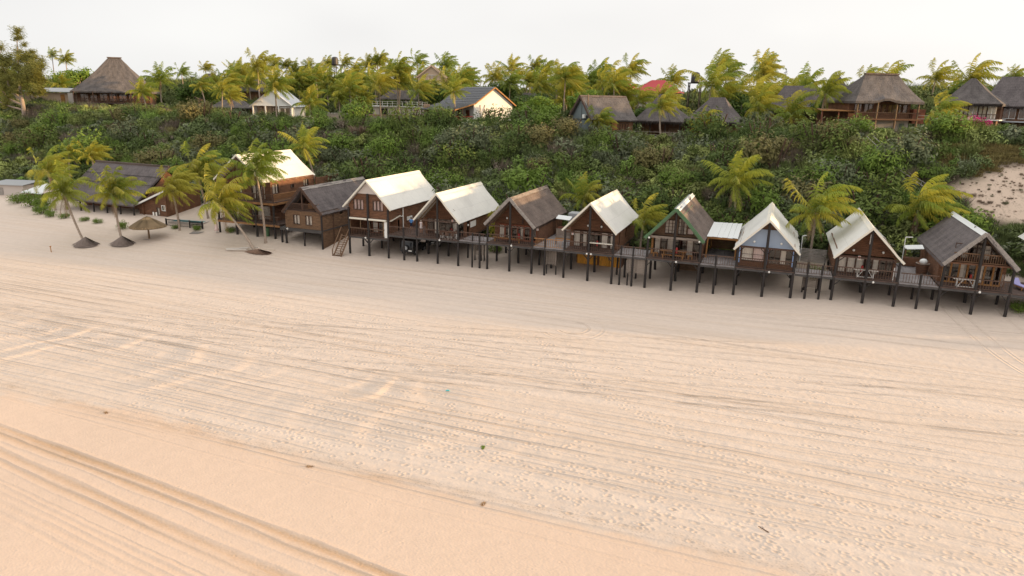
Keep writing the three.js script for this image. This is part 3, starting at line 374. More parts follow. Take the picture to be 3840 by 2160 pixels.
// green bushes at the back of the beach by the lodge
for (const [x, z, s, l] of [[-121.5, -3.6, 1.6, 'leftmost bright bush at the back of the beach'], [-117.6, -3.2, 1.9, 'bright bush below the white tarpaulin'], [-114, -2.2, 1.8, 'bright bush left of the lodge, in the middle of the hedge'], [-110.8, 0.2, 1.4, 'bright bush nearest the sand left of the lodge'], [-107.2, 1.2, 1.1, 'low bright bush before the left end of the lodge'], [-104, 1.4, 0.9, 'small bright bush below the lodge eave'], [-99.4, 1.6, 0.85, 'small bright bush before the dark lodge veranda'], [-96.4, 1.8, 0.8, 'small bright bush left of the thatched umbrella'], [-90, 2.8, 1.0, 'low bush just behind the thatched umbrella'], [-83, -0.2, 0.7, 'small plant at the left end of the pool fence'], [-79.5, -0.6, 0.8, 'small plant at the right end of the pool fence'], [-74, -1.5, 0.9, 'low plant under the tall white roofed house']]) shrub(l, x, z, s, 1);
shrub('bright fern like bush under the deck at the right edge', 24.2, -1.6, 1.0, 1); shrub('bright bush beside the steps under the deck at the right edge', 26, -2.2, 1.3, 1); shrub('green bush on the sand under the walkway left of the last white roof', 5.6, -6.5, 1.2, 1); shrub('green bush below the walkway between the third white roof and the brown cottage', -33.8, -6, 1.1, 1);
// flowering bush before the right hand house
{ const o = thing('flowering_shrub', 'magenta flowering bush before the right hand thatched house', 'shrub', [25.2, ground(25.2, -38.8) + 0.5, -38.8], 0); part('foliage', leafMass(140, 420, blobs(140, 9, 1.9, 1.3, 1.2, 0.7), 0.15), shrubMats[0], o); part('blossom', leafMass(141, 900, blobs(142, 10, 2.1, 1.6, 1.3, 0.7), 0.12), mat(0.50, 0.02, 0.19, 0.8), o); part('stem', stems, M.trim, o); }
// broadleaf trees
const crownGeo = [0, 1, 2].map((k) => leafMass(200 + k, 2600, blobs(200 + k, 24, 2.3, 2.4, 2.1, 0.95), 0.20));
function tree(label, x, z, h, s, m, k) {
  const o = thing('broadleaf_tree', label, 'tree', [x, ground(x, z), z], k * 1.1), limbs = []; const R = rng(300 + k);
  part('trunk', trunkGeo([0, -0.3, 0], [0.2, h * 0.55, 0.1], 0.22 * s, 0.12 * s, 0.3, k), M.trunk, o);
  for (let i = 0; i < 6; i++) { const a = i * 1.05 + R(); limbs.push(pole([0.15, h * (0.3 + 0.04 * i), 0.05], [Math.cos(a) * 1.5 * s, h * (0.6 + 0.3 * R()), Math.sin(a) * 1.5 * s], 0.09 * s, 0.03 * s, 6)); } part('limb', limbs, M.trunk, o);
  const c = part('crown', crownGeo[k % 3], m, o); c.position.y = h * 0.32; c.scale.set(s, s * 0.9, s); return o;
}
const leafBright = leafMat(0.17, 0.255, 0.04), leafDeep = leafMat(0.085, 0.135, 0.03);
tree('sea grape tree with large bright leaves right of the white gable house', -41.3, -44, 4.6, 1.55, leafBright, 0);
tree('dark broadleaf tree between the white gable house and the bright sea grape', -47.5, -58, 5.6, 1.7, leafDeep, 1);
tree('bright rounded tree behind the tiled roof', -72, -86, 9, 2.0, leafBright, 2);
tree('dark rounded tree on the skyline right of the tiled roof', -68, -93, 9.4, 1.7, leafDeep, 3);
tree('green tree behind the tiled veranda, beside the tall palm', -79.5, -80, 7.2, 1.9, leafDeep, 4);
tree('bright spreading tree left of the two storey thatched roof', 12.2, -66, 6.8, 2.1, leafBright, 5);
tree('dark tree under the bright spreading tree at the right', 8.6, -58, 4.8, 1.6, leafDeep, 6);
tree('low broad tree behind the thatched hut terrace', -23, -58, 4.4, 1.7, leafDeep, 22); tree('low broad tree between the red roof and the two storey house', -8, -72, 5.4, 2.0, leafDeep, 23); tree('broad tree behind the grey green hut', -37, -66, 5.6, 2.0, leafBright, 24); tree('green tree behind the right hand thatched houses', 33, -72, 5.4, 2.2, leafDeep, 25); shrub('large golden bush below the casuarina at the left edge', -150, -24, 3.6, 4); shrub('golden bush beside the casuarina roots', -154, -29, 2.8, 4); tree('golden green tree behind the casuarina at the left edge', -178, -46, 8.5, 2.3, leafBright, 21); tree('rounded tree left of the big thatched roof', -206, -84, 9.2, 2.6, leafBright, 7); tree('dark tree beyond the palm left of the big thatched roof', -199, -92, 8.2, 2.4, leafDeep, 8);
tree('green tree right of the big left thatched roof', -138, -64, 5.6, 2.0, leafDeep, 9);
// the feathery casuarina at the left edge
{
  const x = -157.5, z = -32, o = thing('casuarina_tree', 'tall feathery casuarina tree with forked trunk at the left edge', 'tree', [x, ground(x, z), z], 0), R = rng(17), pos = [], tips = [];
  const limb = (pts, r) => { const gs = []; for (let i = 0; i < pts.length - 1; i++) gs.push(pole(pts[i], pts[i + 1], r * (1 - i / pts.length), r * (1 - (i + 1) / pts.length), 7)); part('limb', gs, M.trunk, o); for (let i = 1; i < pts.length; i++) tips.push(pts[i]); };
  part('trunk', trunkGeo([0, -0.5, 0], [0.8, 6, 0.4], 0.5, 0.34, 0.5, 2), M.trunk, o);
  limb([[0.8, 6, 0.4], [1.4, 8.5, 0.5], [0.8, 11, 0], [1.6, 14, 0.2], [2.0, 18, 0]], 0.32); limb([[0.5, 4, 0.2], [-2, 6, 0.6], [-3, 9, 0.3], [-4.5, 12, 0], [-4, 15, 0]], 0.28); limb([[0.3, 3, 0], [-3.5, 4.4, 0.5], [-6, 7.5, 0.3], [-8, 10, 0.5], [-9, 13, 0]], 0.26); limb([[0.9, 7, 0.4], [3, 9, 0.6], [4, 11, 0.4], [5.2, 13, 0.2]], 0.2); limb([[0, 2, 0], [-4, 3, 1], [-8, 5, 1.4], [-12, 8, 1]], 0.22);
  const plume = (c, n, r, up) => { for (let k = 0; k < n; k++) { const d = V(R() - 0.5, (R() - 0.35) * up, R() - 0.5), p = V(...c).addScaledVector(d, 2 * r * Math.pow(R(), 0.6)), L = 0.5 + 0.7 * R(), e = p.clone().add(V(0.55 * L + 0.3 * (R() - 0.4), L * (0.1 - 0.55 * R()), 0.5 * (R() - 0.5))), s = V(R() - 0.5, R() - 0.5, R() - 0.5).normalize().multiplyScalar(0.06); tri3(pos, p.clone().add(s), p.clone().sub(s), e); } };
  for (const t of tips) plume(t, 620, 1.5, 0.9); for (let k = 0; k < 95; k++) { const u = R(), px = -13 + 22.5 * u; plume([px, 5.5 + (8.5 - 2.0 * Math.abs(px - 1) / 8) * R(), (R() - 0.5) * 4], 420, 1.4, 0.8); } for (const t of [[2.4, 18.5, 0], [3, 17, 0.2], [1.4, 16.8, 0], [3.6, 15.6, 0], [5.5, 14.2, 0], [6.8, 13, 0.3], [7.6, 11.4, 0], [6, 9.8, 0.4], [4.6, 8.4, 0.3]]) plume(t, 340, 0.9, 0.7);
  part('crown', fromTris(pos), leafMat(0.25, 0.245, 0.06, 0.35), o);
}
// screw pine with spiky tufts on the crest
{
  const o = thing('screw_pine', 'spiky grey green screw pine at the edge of the crest', 'screw pine', [-3.4, ground(-3.4, -42), -42], 0), R = rng(44);
  for (const [x, y, z] of [[-2.6, 2.2, 0], [-0.8, 3.0, 0.4], [1.2, 3.2, -0.2], [2.8, 2.4, 0.5], [0.2, 1.6, 0.8], [-1.8, 1.2, 0.8]]) { part('limb', pole([0, -0.3, 0], [x, y, z], 0.14, 0.08, 6), M.trunk, o); const pos = []; for (let k = 0; k < 150; k++) { const d = V(R() - 0.5, R() - 0.25, R() - 0.5).normalize(), c = V(x, y, z), m = c.clone().addScaledVector(d, 0.85), e = c.clone().addScaledVector(d, 1.35).add(V(0.1, -0.35, 0)), s = d.clone().cross(V(0.3, 1, 0.2)).normalize().multiplyScalar(0.04); tri3(pos, c.clone().add(s), c.clone().sub(s), m); tri3(pos, m.clone().add(s), m.clone().sub(s), e); } part('leaf_tuft', fromTris(pos), shrubMats[2], o); }
}
// ---------------------------------------------------------------- cottages on stilts
// roof slope with thickness: from the ridge (x = 0) out to the eave on side s, zf (front) back to zb
function roofSlope(s, hw, apex, eave, zf, zb, thick, wob, seed, over = 0) {
  const nu = 10, nv = 26, pos = [], uv = [], ix = [], L = Math.hypot(hw, apex - eave), nx = (apex - eave) / L * s, ny = hw / L; let base = 0;
  const grid = (off, flip) => {
    for (let j = 0; j <= nv; j++) for (let i = 0; i <= nu; i++) { const t = i / nu, z = lerp(zf, zb, j / nv), w = wob * (fbm(t * 3 + seed, z * 0.5 + seed * 3, 3) - 0.5) * 2, sag = -wob * 0.8 * Math.sin(Math.PI * t), edge = wob * 0.7 * (noise(z * 2.2, seed + t) - 0.5) * (i === nu ? 1 : 0), k = off + (flip ? 0 : w + sag); pos.push(s * hw * t * (1 + over) + nx * k + s * edge, lerp(apex, eave, t * (1 + over)) + ny * k + edge, z + (j === 0 || j === nv ? wob * 0.6 * (noise(t * 9, seed + j) - 0.5) : 0)); uv.push(z, t * L); }
    for (let j = 0; j < nv; j++) for (let i = 0; i < nu; i++) { const a = base + j * (nu + 1) + i, b = a + nu + 1; (flip !== (s < 0)) ? ix.push(a, a + 1, b, a + 1, b + 1, b) : ix.push(a, b, a + 1, a + 1, b, b + 1); }
    base += (nu + 1) * (nv + 1);
  };
  grid(0, false); grid(-thick, true);
  const half = (nu + 1) * (nv + 1), strip = (l) => { for (let k = 0; k < l.length - 1; k++) { const a = l[k], b = l[k + 1]; ix.push(a, b, a + half, b, b + half, a + half); } };
  strip([...Array(nu + 1).keys()]); strip([...Array(nu + 1).keys()].map((i) => nv * (nu + 1) + i)); strip([...Array(nv + 1).keys()].map((j) => j * (nu + 1) + nu)); strip([...Array(nv + 1).keys()].map((j) => j * (nu + 1)));
  const g = new THREE.BufferGeometry(); g.setAttribute('position', new THREE.Float32BufferAttribute(pos, 3)); g.setAttribute('uv', new THREE.Float32BufferAttribute(uv, 2)); g.setIndex(ix); const h = g.toNonIndexed(); h.computeVertexNormals(); return h;
}
// half round logs laid in rows; span(y) gives the x range of a row, holes are [x0, x1, y0, y1]
function logRows(y0, y1, span, holes = [], z = 0, h = 0.19, back = true) {
  const gs = []; const prof = [[0, 0], [0.62, 0.12], [1, 0.5], [0.62, 0.88], [0, 1]];
  for (let y = y0; y < y1 - 0.04; y += h) {
    const hh = Math.min(h, y1 - y), ym = y + hh / 2, sp = span(ym); if (!sp || sp[1] - sp[0] < 0.05) continue; let segs = [sp];
    for (const [a, b, c, d] of holes) if (ym > c && ym < d) segs = segs.flatMap(([p, q]) => [[p, Math.min(q, a)], [Math.max(p, b), q]]).filter(([p, q]) => q - p > 0.02);
    for (const [a, b] of segs) {
      const pos = [], dp = 0.055, P = prof.map(([d, t]) => [y + t * hh, z + d * dp]); P.push([y + hh, z - 0.06], [y, z - 0.06]);
      const n = P.length; for (let i = 0; i < n; i++) { const j = (i + 1) % n, A = V(a, P[i][0], P[i][1]), B = V(b, P[i][0], P[i][1]), C = V(b, P[j][0], P[j][1]), D = V(a, P[j][0], P[j][1]); tri3(pos, A, B, C); tri3(pos, A, C, D); }
      for (const x of [a, b]) for (let i = 1; i < n - 1; i++) tri3(pos, V(x, P[0][0], P[0][1]), V(x, P[i][0], P[i][1]), V(x, P[i + 1][0], P[i + 1][1]));
      const g = fromTris(pos), uv = new Float32Array(g.attributes.position.count * 2), o = hash2((y * 57) | 0, (a * 31) | 0) * 7; for (let i = 0; i < uv.length / 2; i++) { uv[2 * i] = g.attributes.position.getX(i) + o; uv[2 * i + 1] = g.attributes.position.getY(i) * 0.6 + o; } g.setAttribute('uv', new THREE.BufferAttribute(uv, 2)); gs.push(g);
    }
  }
  return merge(gs);
}
// curtain hung in soft folds
function curtainGeo(x0, x1, y0, y1, z) { const n = 16, pos = []; for (let i = 0; i < n; i++) { const a = lerp(x0, x1, i / n), b = lerp(x0, x1, (i + 1) / n), za = z + 0.035 * Math.sin(i * 1.9 + x0 * 5), zb = z + 0.035 * Math.sin((i + 1) * 1.9 + x0 * 5); tri3(pos, V(a, y0, za), V(b, y0, zb), V(b, y1, zb)); tri3(pos, V(a, y0, za), V(b, y1, zb), V(a, y1, za)); } return fromTris(pos); }
// a glazed unit: frame with mullions (v panels), pane in each, curtains where asked; label/door by name
function glazing(parent, name, x0, x1, y0, y1, z, panels, frameMat, cur, o = {}) {
  const d = 0.07, w = o.w || 0.09, gs = [bx(x0, y0, z - d, x1, y0 + w, z + d), bx(x0, y1 - w, z - d, x1, y1, z + d)], pw = (x1 - x0) / panels;
  for (let i = 0; i <= panels; i++) { const x = x0 + pw * i; gs.push(bx(Math.max(x0, x - w / 2), y0 + w, z - d, Math.min(x1, x + w / 2), y1 - w, z + d)); }
  if (o.bars) for (let k = 1; k < o.bars; k++) { const y = lerp(y0, y1, k / o.bars); gs.push(bx(x0 + w / 2, y - 0.02, z - 0.03, x1 - w / 2, y + 0.02, z + 0.03)); }
  const f = part(name, gs, frameMat, parent, o.label);
  for (let i = 0; i < panels; i++) {
    const a = x0 + pw * i + w / 2, b = a + pw - w; part('pane', bx(a, y0 + w, z - 0.004, b, y1 - w, z + 0.004), M.glass, f);
    const c = cur ? cur[i % cur.length] : null; if (c) part('curtain', curtainGeo(a + (o.open && i % 2 ? (b - a) * 0.35 : 0), b, y0 + w, y1 - w, z - 0.22), c, f);
  }
  return f;
}
function railing(parent, a, b, y0, y1, m = M.rail, step = 0.24, name = 'handrail') {
  const A = V(a[0], 0, a[1]), B = V(b[0], 0, b[1]), L = A.distanceTo(B), n = Math.max(2, Math.round(L / step)), gs = [];
  part(name, [bar([a[0], y1, a[1]], [b[0], y1, b[1]], 0.10, 0.075)], m, parent); part('bottom_rail', [bar([a[0], y0 + 0.12, a[1]], [b[0], y0 + 0.12, b[1]], 0.05, 0.05)], m, parent);
  for (let i = 1; i < n; i++) { const x = lerp(a[0], b[0], i / n), z = lerp(a[1], b[1], i / n), j = 0.03 * (hash2(i, (x * 13) | 0) - 0.5); gs.push(bar([x, y0 + 0.12, z], [x + j, y1 - 0.03, z], 0.045, 0.045)); }
  const p = part('balusters', gs, m, parent); p.userData.kind = 'stuff'; return p;
}
function post(parent, x, z, y1, r = 0.13, m = M.post, ox = 0, y0) { const b = y0 ?? ground(ox + x, z) - 0.4, k = hash2((x * 91) | 0, (z * 37) | 0) - 0.5; return part('post', pole([x + 0.16 * k, b, z + 0.1 * k], [x, y1, z], r * (1.1 + 0.25 * k), r * (1 + 0.2 * k), 9), m, parent); }
// board or bound edge that follows a slightly uneven line
function wavyBar(a, b, h, w, seed, n = 9) { const gs = [], P = []; for (let i = 0; i <= n; i++) { const t = i / n, k = 0.06 * (noise(t * 4 + seed * 1.7, seed) - 0.5) * (i && i < n ? 1 : 0.3); P.push([lerp(a[0], b[0], t) + k, lerp(a[1], b[1], t) + k * 0.8, lerp(a[2], b[2], t) + k * 0.4]); } for (let i = 0; i < n; i++) gs.push(bar(P[i], P[i + 1], h * (0.9 + 0.25 * noise(i * 1.3, seed)), w)); return gs; }
// ragged ends of the thatch along an edge
function ragged(a, b, seed, len = 0.22) { const R = rng(seed * 77 + 5), A = V(...a), B = V(...b), pos = [], n = Math.round(A.distanceTo(B) / 0.022); for (let k = 0; k < n; k++) { const p = A.clone().lerp(B, R()).add(V(0, -0.2 * R(), 0)), s = V(0.02, 0.012, 0.02), e = p.clone().add(V(0.06 * (R() - 0.5) + Math.sign(a[0] || b[0]) * len * 0.35 * R(), -len * (0.35 + 0.8 * R()), 0.10 * (R() - 0.3))); tri3(pos, p.clone().add(s), p.clone().sub(s), e); } return fromTris(pos); }
function roof(o, p) {
  const thick = p.roof === 'canvas' ? 0.10 : 0.26, m = p.roofMat, wob = p.roof === 'canvas' ? 0.085 : 0.12, zf = p.zf ?? 0.25, zb = zf - (p.len || 14.2), under = M.postPale;
  for (const s of [-1, 1]) part('roof_slope', roofSlope(s, p.hw || 3.25, p.apex, p.eave, zf, zb, thick, wob, p.seed + s), m, o);
  if (p.roof === 'thatch') for (const s of [-1, 1]) { const h = p.hw || 3.25; part('thatch_ends', [ragged([s * h, p.eave - 0.02, zf], [s * h, p.eave - 0.02, zb], p.seed + s), ragged([s * 0.1, p.apex - 0.1, zf + 0.06], [s * h, p.eave - 0.05, zf + 0.06], p.seed + s + 4, 0.16)], m, o).userData.kind = 'stuff'; }
  part('ridge_cap', [roofSlope(-1, 0.34, p.apex + 0.05, p.apex + 0.05 - 0.34 * (p.apex - p.eave) / (p.hw || 3.25), zf + 0.03, zb - 0.03, 0.06, 0.02, p.seed + 7), roofSlope(1, 0.34, p.apex + 0.05, p.apex + 0.05 - 0.34 * (p.apex - p.eave) / (p.hw || 3.25), zf + 0.03, zb - 0.03, 0.06, 0.02, p.seed + 9)], p.capMat || (p.roof === 'canvas' ? M.canvasEdge : M.greyWood), o);
  for (const s of [-1, 1]) { const t = thick + 0.10; part('barge_board', wavyBar([0, p.apex - 0.05, zf + 0.05], [s * ((p.hw || 3.25) + 0.02), p.eave - 0.05, zf + 0.05], t, 0.06, p.seed + s), p.edgeMat || (p.roof === 'canvas' ? M.canvasEdge : M.trim), o); part('rafter', [bar([0, p.apex - thick - 0.1, -2.2], [s * 3.1, p.eave - thick - 0.0, -2.2], 0.14, 0.09), bar([0, p.apex - thick - 0.1, -1.1], [s * 3.1, p.eave - thick - 0.0, -1.1], 0.14, 0.09)], under, o); }
}
const gableSpan = (p, inset = 0.25) => (y) => { const t = (p.apex - inset - y) / (p.apex - p.eave) * (p.hw || 3.25); return t > 0.05 ? [-Math.min(t, 2.92), Math.min(t, 2.92)] : null; };
function lampGlobe(o, x, y, z) { part('wall_lamp', [new THREE.SphereGeometry(0.13, 12, 8).translate(x, y, z + 0.13), bx(x - 0.06, y - 0.06, z, x + 0.06, y + 0.06, z + 0.06)], M.lampWhite, o); }
function floodlight(o, x, y, z) { part('floodlight', [new THREE.CylinderGeometry(0.07, 0.12, 0.16, 10).rotateX(1.1).translate(x, y, z + 0.1), bar([x, y + 0.02, z + 0.04], [x, y + 0.18, z - 0.05], 0.04)], M.lampWhite, o); }
// log wall that runs along z at x = s * off, facing out; holes are [z0, z1, y0, y1]
function sideLogs(y0, y1, z0, z1, s, off, holes = []) { const g = s > 0 ? logRows(y0, y1, () => [-z1, -z0], holes.map(([a, b, c, d]) => [-b, -a, c, d])) : logRows(y0, y1, () => [z0, z1], holes); g.rotateY(s > 0 ? Math.PI / 2 : -Math.PI / 2); g.translate(s * off, 0, 0); return g; }
// the common body of a stilt cottage: x is its centre line
function stilts(label, p) {
  const o = thing('beach_cottage', label, 'cottage', [p.x, 0, 0]), D = p.deck, zw = p.zw ?? -2.4, zb = -12.6;
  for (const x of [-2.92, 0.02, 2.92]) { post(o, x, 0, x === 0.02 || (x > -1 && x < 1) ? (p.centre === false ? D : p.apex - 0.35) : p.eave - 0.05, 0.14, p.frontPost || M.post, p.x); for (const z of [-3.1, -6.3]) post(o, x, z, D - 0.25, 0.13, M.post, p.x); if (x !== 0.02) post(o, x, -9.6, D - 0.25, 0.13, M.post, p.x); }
  part('deck', [bx(-3.02, D - 0.10, zb, 3.02, D, 0.14)], p.deckMat || M.deck, o);
  part('deck_beam', [bx(-3.05, D - 0.34, 0.02, 3.05, D - 0.105, 0.10), bx(-3.0, D - 0.34, -3.2, 3.0, D - 0.105, -3.05), bx(-3.0, D - 0.34, -6.4, 3.0, D - 0.105, -6.2)], M.fascia, o);
  part('joist', [-2.5, -1.5, -0.5, 0.5, 1.5, 2.5].map((x) => bx(x - 0.04, D - 0.28, -12, x + 0.04, D - 0.102, 0.0)), M.post, o);
  if (p.brace !== false) for (const [x, s] of [[-2.92, 1], [0.02, -1], [0.02, 1], [2.92, -1]]) part('brace', bar([x, D - 1.0, 0.0], [x + s * 0.75, D - 0.2, 0.0], 0.09, 0.07), M.post, o);
  // walls
  const H = (p.wallTop ?? p.eave + 0.1);
  for (const s of [-1, 1]) part('side_wall', sideLogs(D, H, zb + 0.1, zw, s, 2.9, (p.sideHoles || {})[s] || []), p.wallMat || M.log, o);
  part('back_wall', [bx(-2.85, D, zb, 2.85, H, zb + 0.12), poly([[-2.85, H, zb], [2.85, H, zb], [0, p.apex - 0.45, zb]], 0.1, [0, 0, 1])], M.log, o);
  part('ceiling', bx(-2.85, D + 2.42, zb + 0.1, 2.85, D + 2.5, zw - 0.14), M.room, o);
  roof(o, p);
  return o;
}
function frontRail(o, D, spans, m) { for (const [a, b, mm] of spans) railing(o, [a, 0.02], [b, 0.02], D, D + 1.05, mm || m || M.rail); }
// ---- the ten cottages, left to right
const curA = [M.curtain, M.curtain], DK = 3.95;
// tall house at the left
{
  const p = { x: -71.2, hw: 4.35, apex: 12.75, eave: 9.1, roof: 'canvas', roofMat: M.canvas, zf: -0.9, len: 12, seed: 2 }, o = thing('beach_cottage', 'tall three level house with sunlit cream roof behind the two palms', 'cottage', [p.x, 0, 0]);
  const zf = -1, y1 = 3.35, y2 = 6.4;
  for (const x of [-4.1, -1.0, 2.6, 5.75]) { post(o, x, zf, y2 - 0.3, 0.15, M.post, p.x); for (const z of [-4.6, -8.4]) post(o, x, z, y1 - 0.2, 0.15, M.post, p.x); }
  for (const x of [-4.1, 4.2]) post(o, x, zf, p.eave, 0.13, M.trim, p.x, y2); post(o, 0, zf, p.apex - 0.4, 0.13, M.trim, p.x, y2);
  part('lower_deck', bx(-4.3, y1 - 0.14, -12.4, 6.7, y1, zf + 0.15), M.deck, o); part('upper_deck', [bx(-4.3, y2 - 0.12, -7.4, 5.9, y2, zf + 0.12)], M.deck, o); part('deck_beam', [bx(-4.3, y2 - 0.42, zf, 5.92, y2 - 0.125, zf + 0.16), bx(5.8, y2 - 0.42, -7.4, 5.95, y2 - 0.125, zf - 0.002), bx(-4.3, y1 - 0.42, zf, 6.7, y1 - 0.145, zf + 0.14)], M.railHoney, o);
  railing(o, [-4.1, zf + 0.05], [5.8, zf + 0.05], y2, y2 + 1.05, M.rail); railing(o, [5.82, zf], [5.82, -7.3], y2, y2 + 1.05, M.railHoney); railing(o, [-4.1, zf + 0.05], [6.6, zf + 0.05], y1, y1 + 1.0, M.rail);
  for (const x of [-4.1, -0.8, 2.5, 5.8]) part('rail_post', bx(x - 0.07, y2, zf - 0.03, x + 0.07, y2 + 1.12, zf + 0.11), M.trim, o);
  const win = [[-4.15, -2.75, 7.25, 8.65], [-11.1, -9.85, 7.65, 8.7], [-7.6, -6.9, 7.7, 8.3]];
  part('side_wall', sideLogs(y1, 9.2, -12.5, -2.4, 1, 4.3, win), M.log, o); part('side_wall', sideLogs(y1, 9.2, -12.5, -2.4, -1, 4.3), M.log, o);
  for (const [a, b, c, d] of win) { const f = new THREE.Group(); f.name = 'window'; f.position.set(4.3, 0, 0); f.rotation.y = Math.PI / 2; o.add(f); glazing(f, 'window_frame', -b, -a, c, d, 0.02, 2, M.trim, curA, { w: 0.07 }); }
  part('front_wall', logRows(y1, 9.1, () => [-4.3, 4.3], [[-3.6, -0.6, y1, y1 + 2.2], [0.6, 3.6, y1, y1 + 2.2], [-3.4, -0.8, y2, y2 + 2.1], [0.9, 3.3, y2, y2 + 2.1]], -2.5), M.log, o);
  part('gable_wall', logRows(9.1, 12.4, (y) => { const t = (12.4 - y) / 3.65 * 4.35; return t > 0.1 ? [-t, t] : null; }, [], -2.5), M.log, o);
  for (const [a, b] of [[-3.4, -0.8], [0.9, 3.3]]) glazing(o, 'door', a, b, y2, y2 + 2.1, -2.5, 3, M.trim, [M.curtain, null]); for (const [a, b] of [[-3.6, -0.6], [0.6, 3.6]]) glazing(o, 'door', a, b, y1, y1 + 2.2, -2.5, 3, M.trim, [null, M.curtain]);
  part('louvre_screen', Array.from({ length: 13 }, (_, k) => bx(2.9, y1 + 0.6 + k * 0.14, -1.35, 4.9, y1 + 0.66 + k * 0.14, -1.25)), M.greyWood, o);
  part('floor', [bx(-4.2, y2 - 0.3, -12.3, 4.2, y2 - 0.16, -7.42), bx(-4.2, 9.0, -12.3, 4.2, 9.08, -2.7)], M.room, o); part('back_wall', [bx(-4.3, y1, -12.62, 4.3, 9.1, -12.5)], M.log, o);
  roof(o, p);
}
// dark thatched cottage with closed log front
{
  const p = { x: -59.7, hw: 3.2, apex: 9.0, eave: 5.5, roof: 'thatch', roofMat: M.thatchGrey, len: 15.5, seed: 5, zf: 0.3 }, o = thing('beach_cottage', 'dark thatched cottage with closed log front and loft balcony', 'cottage', [p.x, 0, 0]), D = 3.3;
  for (const [x, z] of [[-3.75, 0], [-3.0, 0.05], [0.03, 0], [2.98, 0.05], [-3, -4], [0, -4], [-3, -8], [0, -8]]) post(o, x, z, x > 2.5 ? 5.6 : D - 0.2, 0.13, M.post, p.x);
  part('deck', bx(-3.9, D - 0.16, -12.5, 3.05, D, 0.16), M.fascia, o); part('deck_beam', [bx(-3.9, D - 0.42, 0.0, 3.05, D - 0.165, 0.14)], M.fascia, o);
  const w = [[-1.66, -0.55, 3.85, 5.22], [0.36, 1.44, 3.85, 5.22]]; part('front_wall', logRows(D, 5.75, () => [-2.98, 2.98], w, 0), M.logPale, o);
  for (const [a, b, c, d] of w) glazing(o, 'window', a, b, c, d, 0.0, 2, M.trim, [M.curtain, M.curtain], { w: 0.07 });
  part('side_wall', sideLogs(0.4, 5.7, -12.5, -0.08, 1, 2.95, [[-5.0, -4.3, 4.9, 5.5]]), M.logPale, o); part('side_wall', sideLogs(D, 5.7, -12.5, -0.08, -1, 2.95), M.logPale, o);
  for (const z of [-2.6, -6.2]) part('batten', bx(3.0, 1.0, z - 0.06, 3.06, 5.6, z + 0.06), M.trim, o);
  part('loft_floor', bx(-2.9, 5.76, -4.0, 2.9, 5.86, 0.1), M.deck, o); railing(o, [-2.5, 0.06], [2.4, 0.06], 5.86, 6.75, M.rail, 0.16); part('king_post', bx(-0.08, 5.86, -0.02, 0.08, 8.6, 0.14), M.trim, o); part('loft_bench', [bx(0.3, 6.2, -0.9, 2.0, 6.75, -0.8), bx(0.3, 6.1, -0.9, 2.0, 6.16, -0.4)], M.honey, o);
  part('loft_wall', logRows(5.86, 8.6, (y) => { const t = (8.6 - y) / 3.5 * 3.2; return t > 0.1 ? [-t, t] : null; }, [], -2.8), M.log, o); part('ceiling_panel', [poly([[-0.1, 8.6, -0.2], [-2.6, 5.95, -0.2], [-2.6, 5.95, -2.6], [-0.1, 8.6, -2.6]], 0.04, [-1, 1, 0])], M.canvas, o);
  part('back_wall', bx(-2.9, D, -12.6, 2.9, 5.7, -12.5), M.log, o); floodlight(o, -2.6, D - 0.14, 0.16); roof(o, p);
}
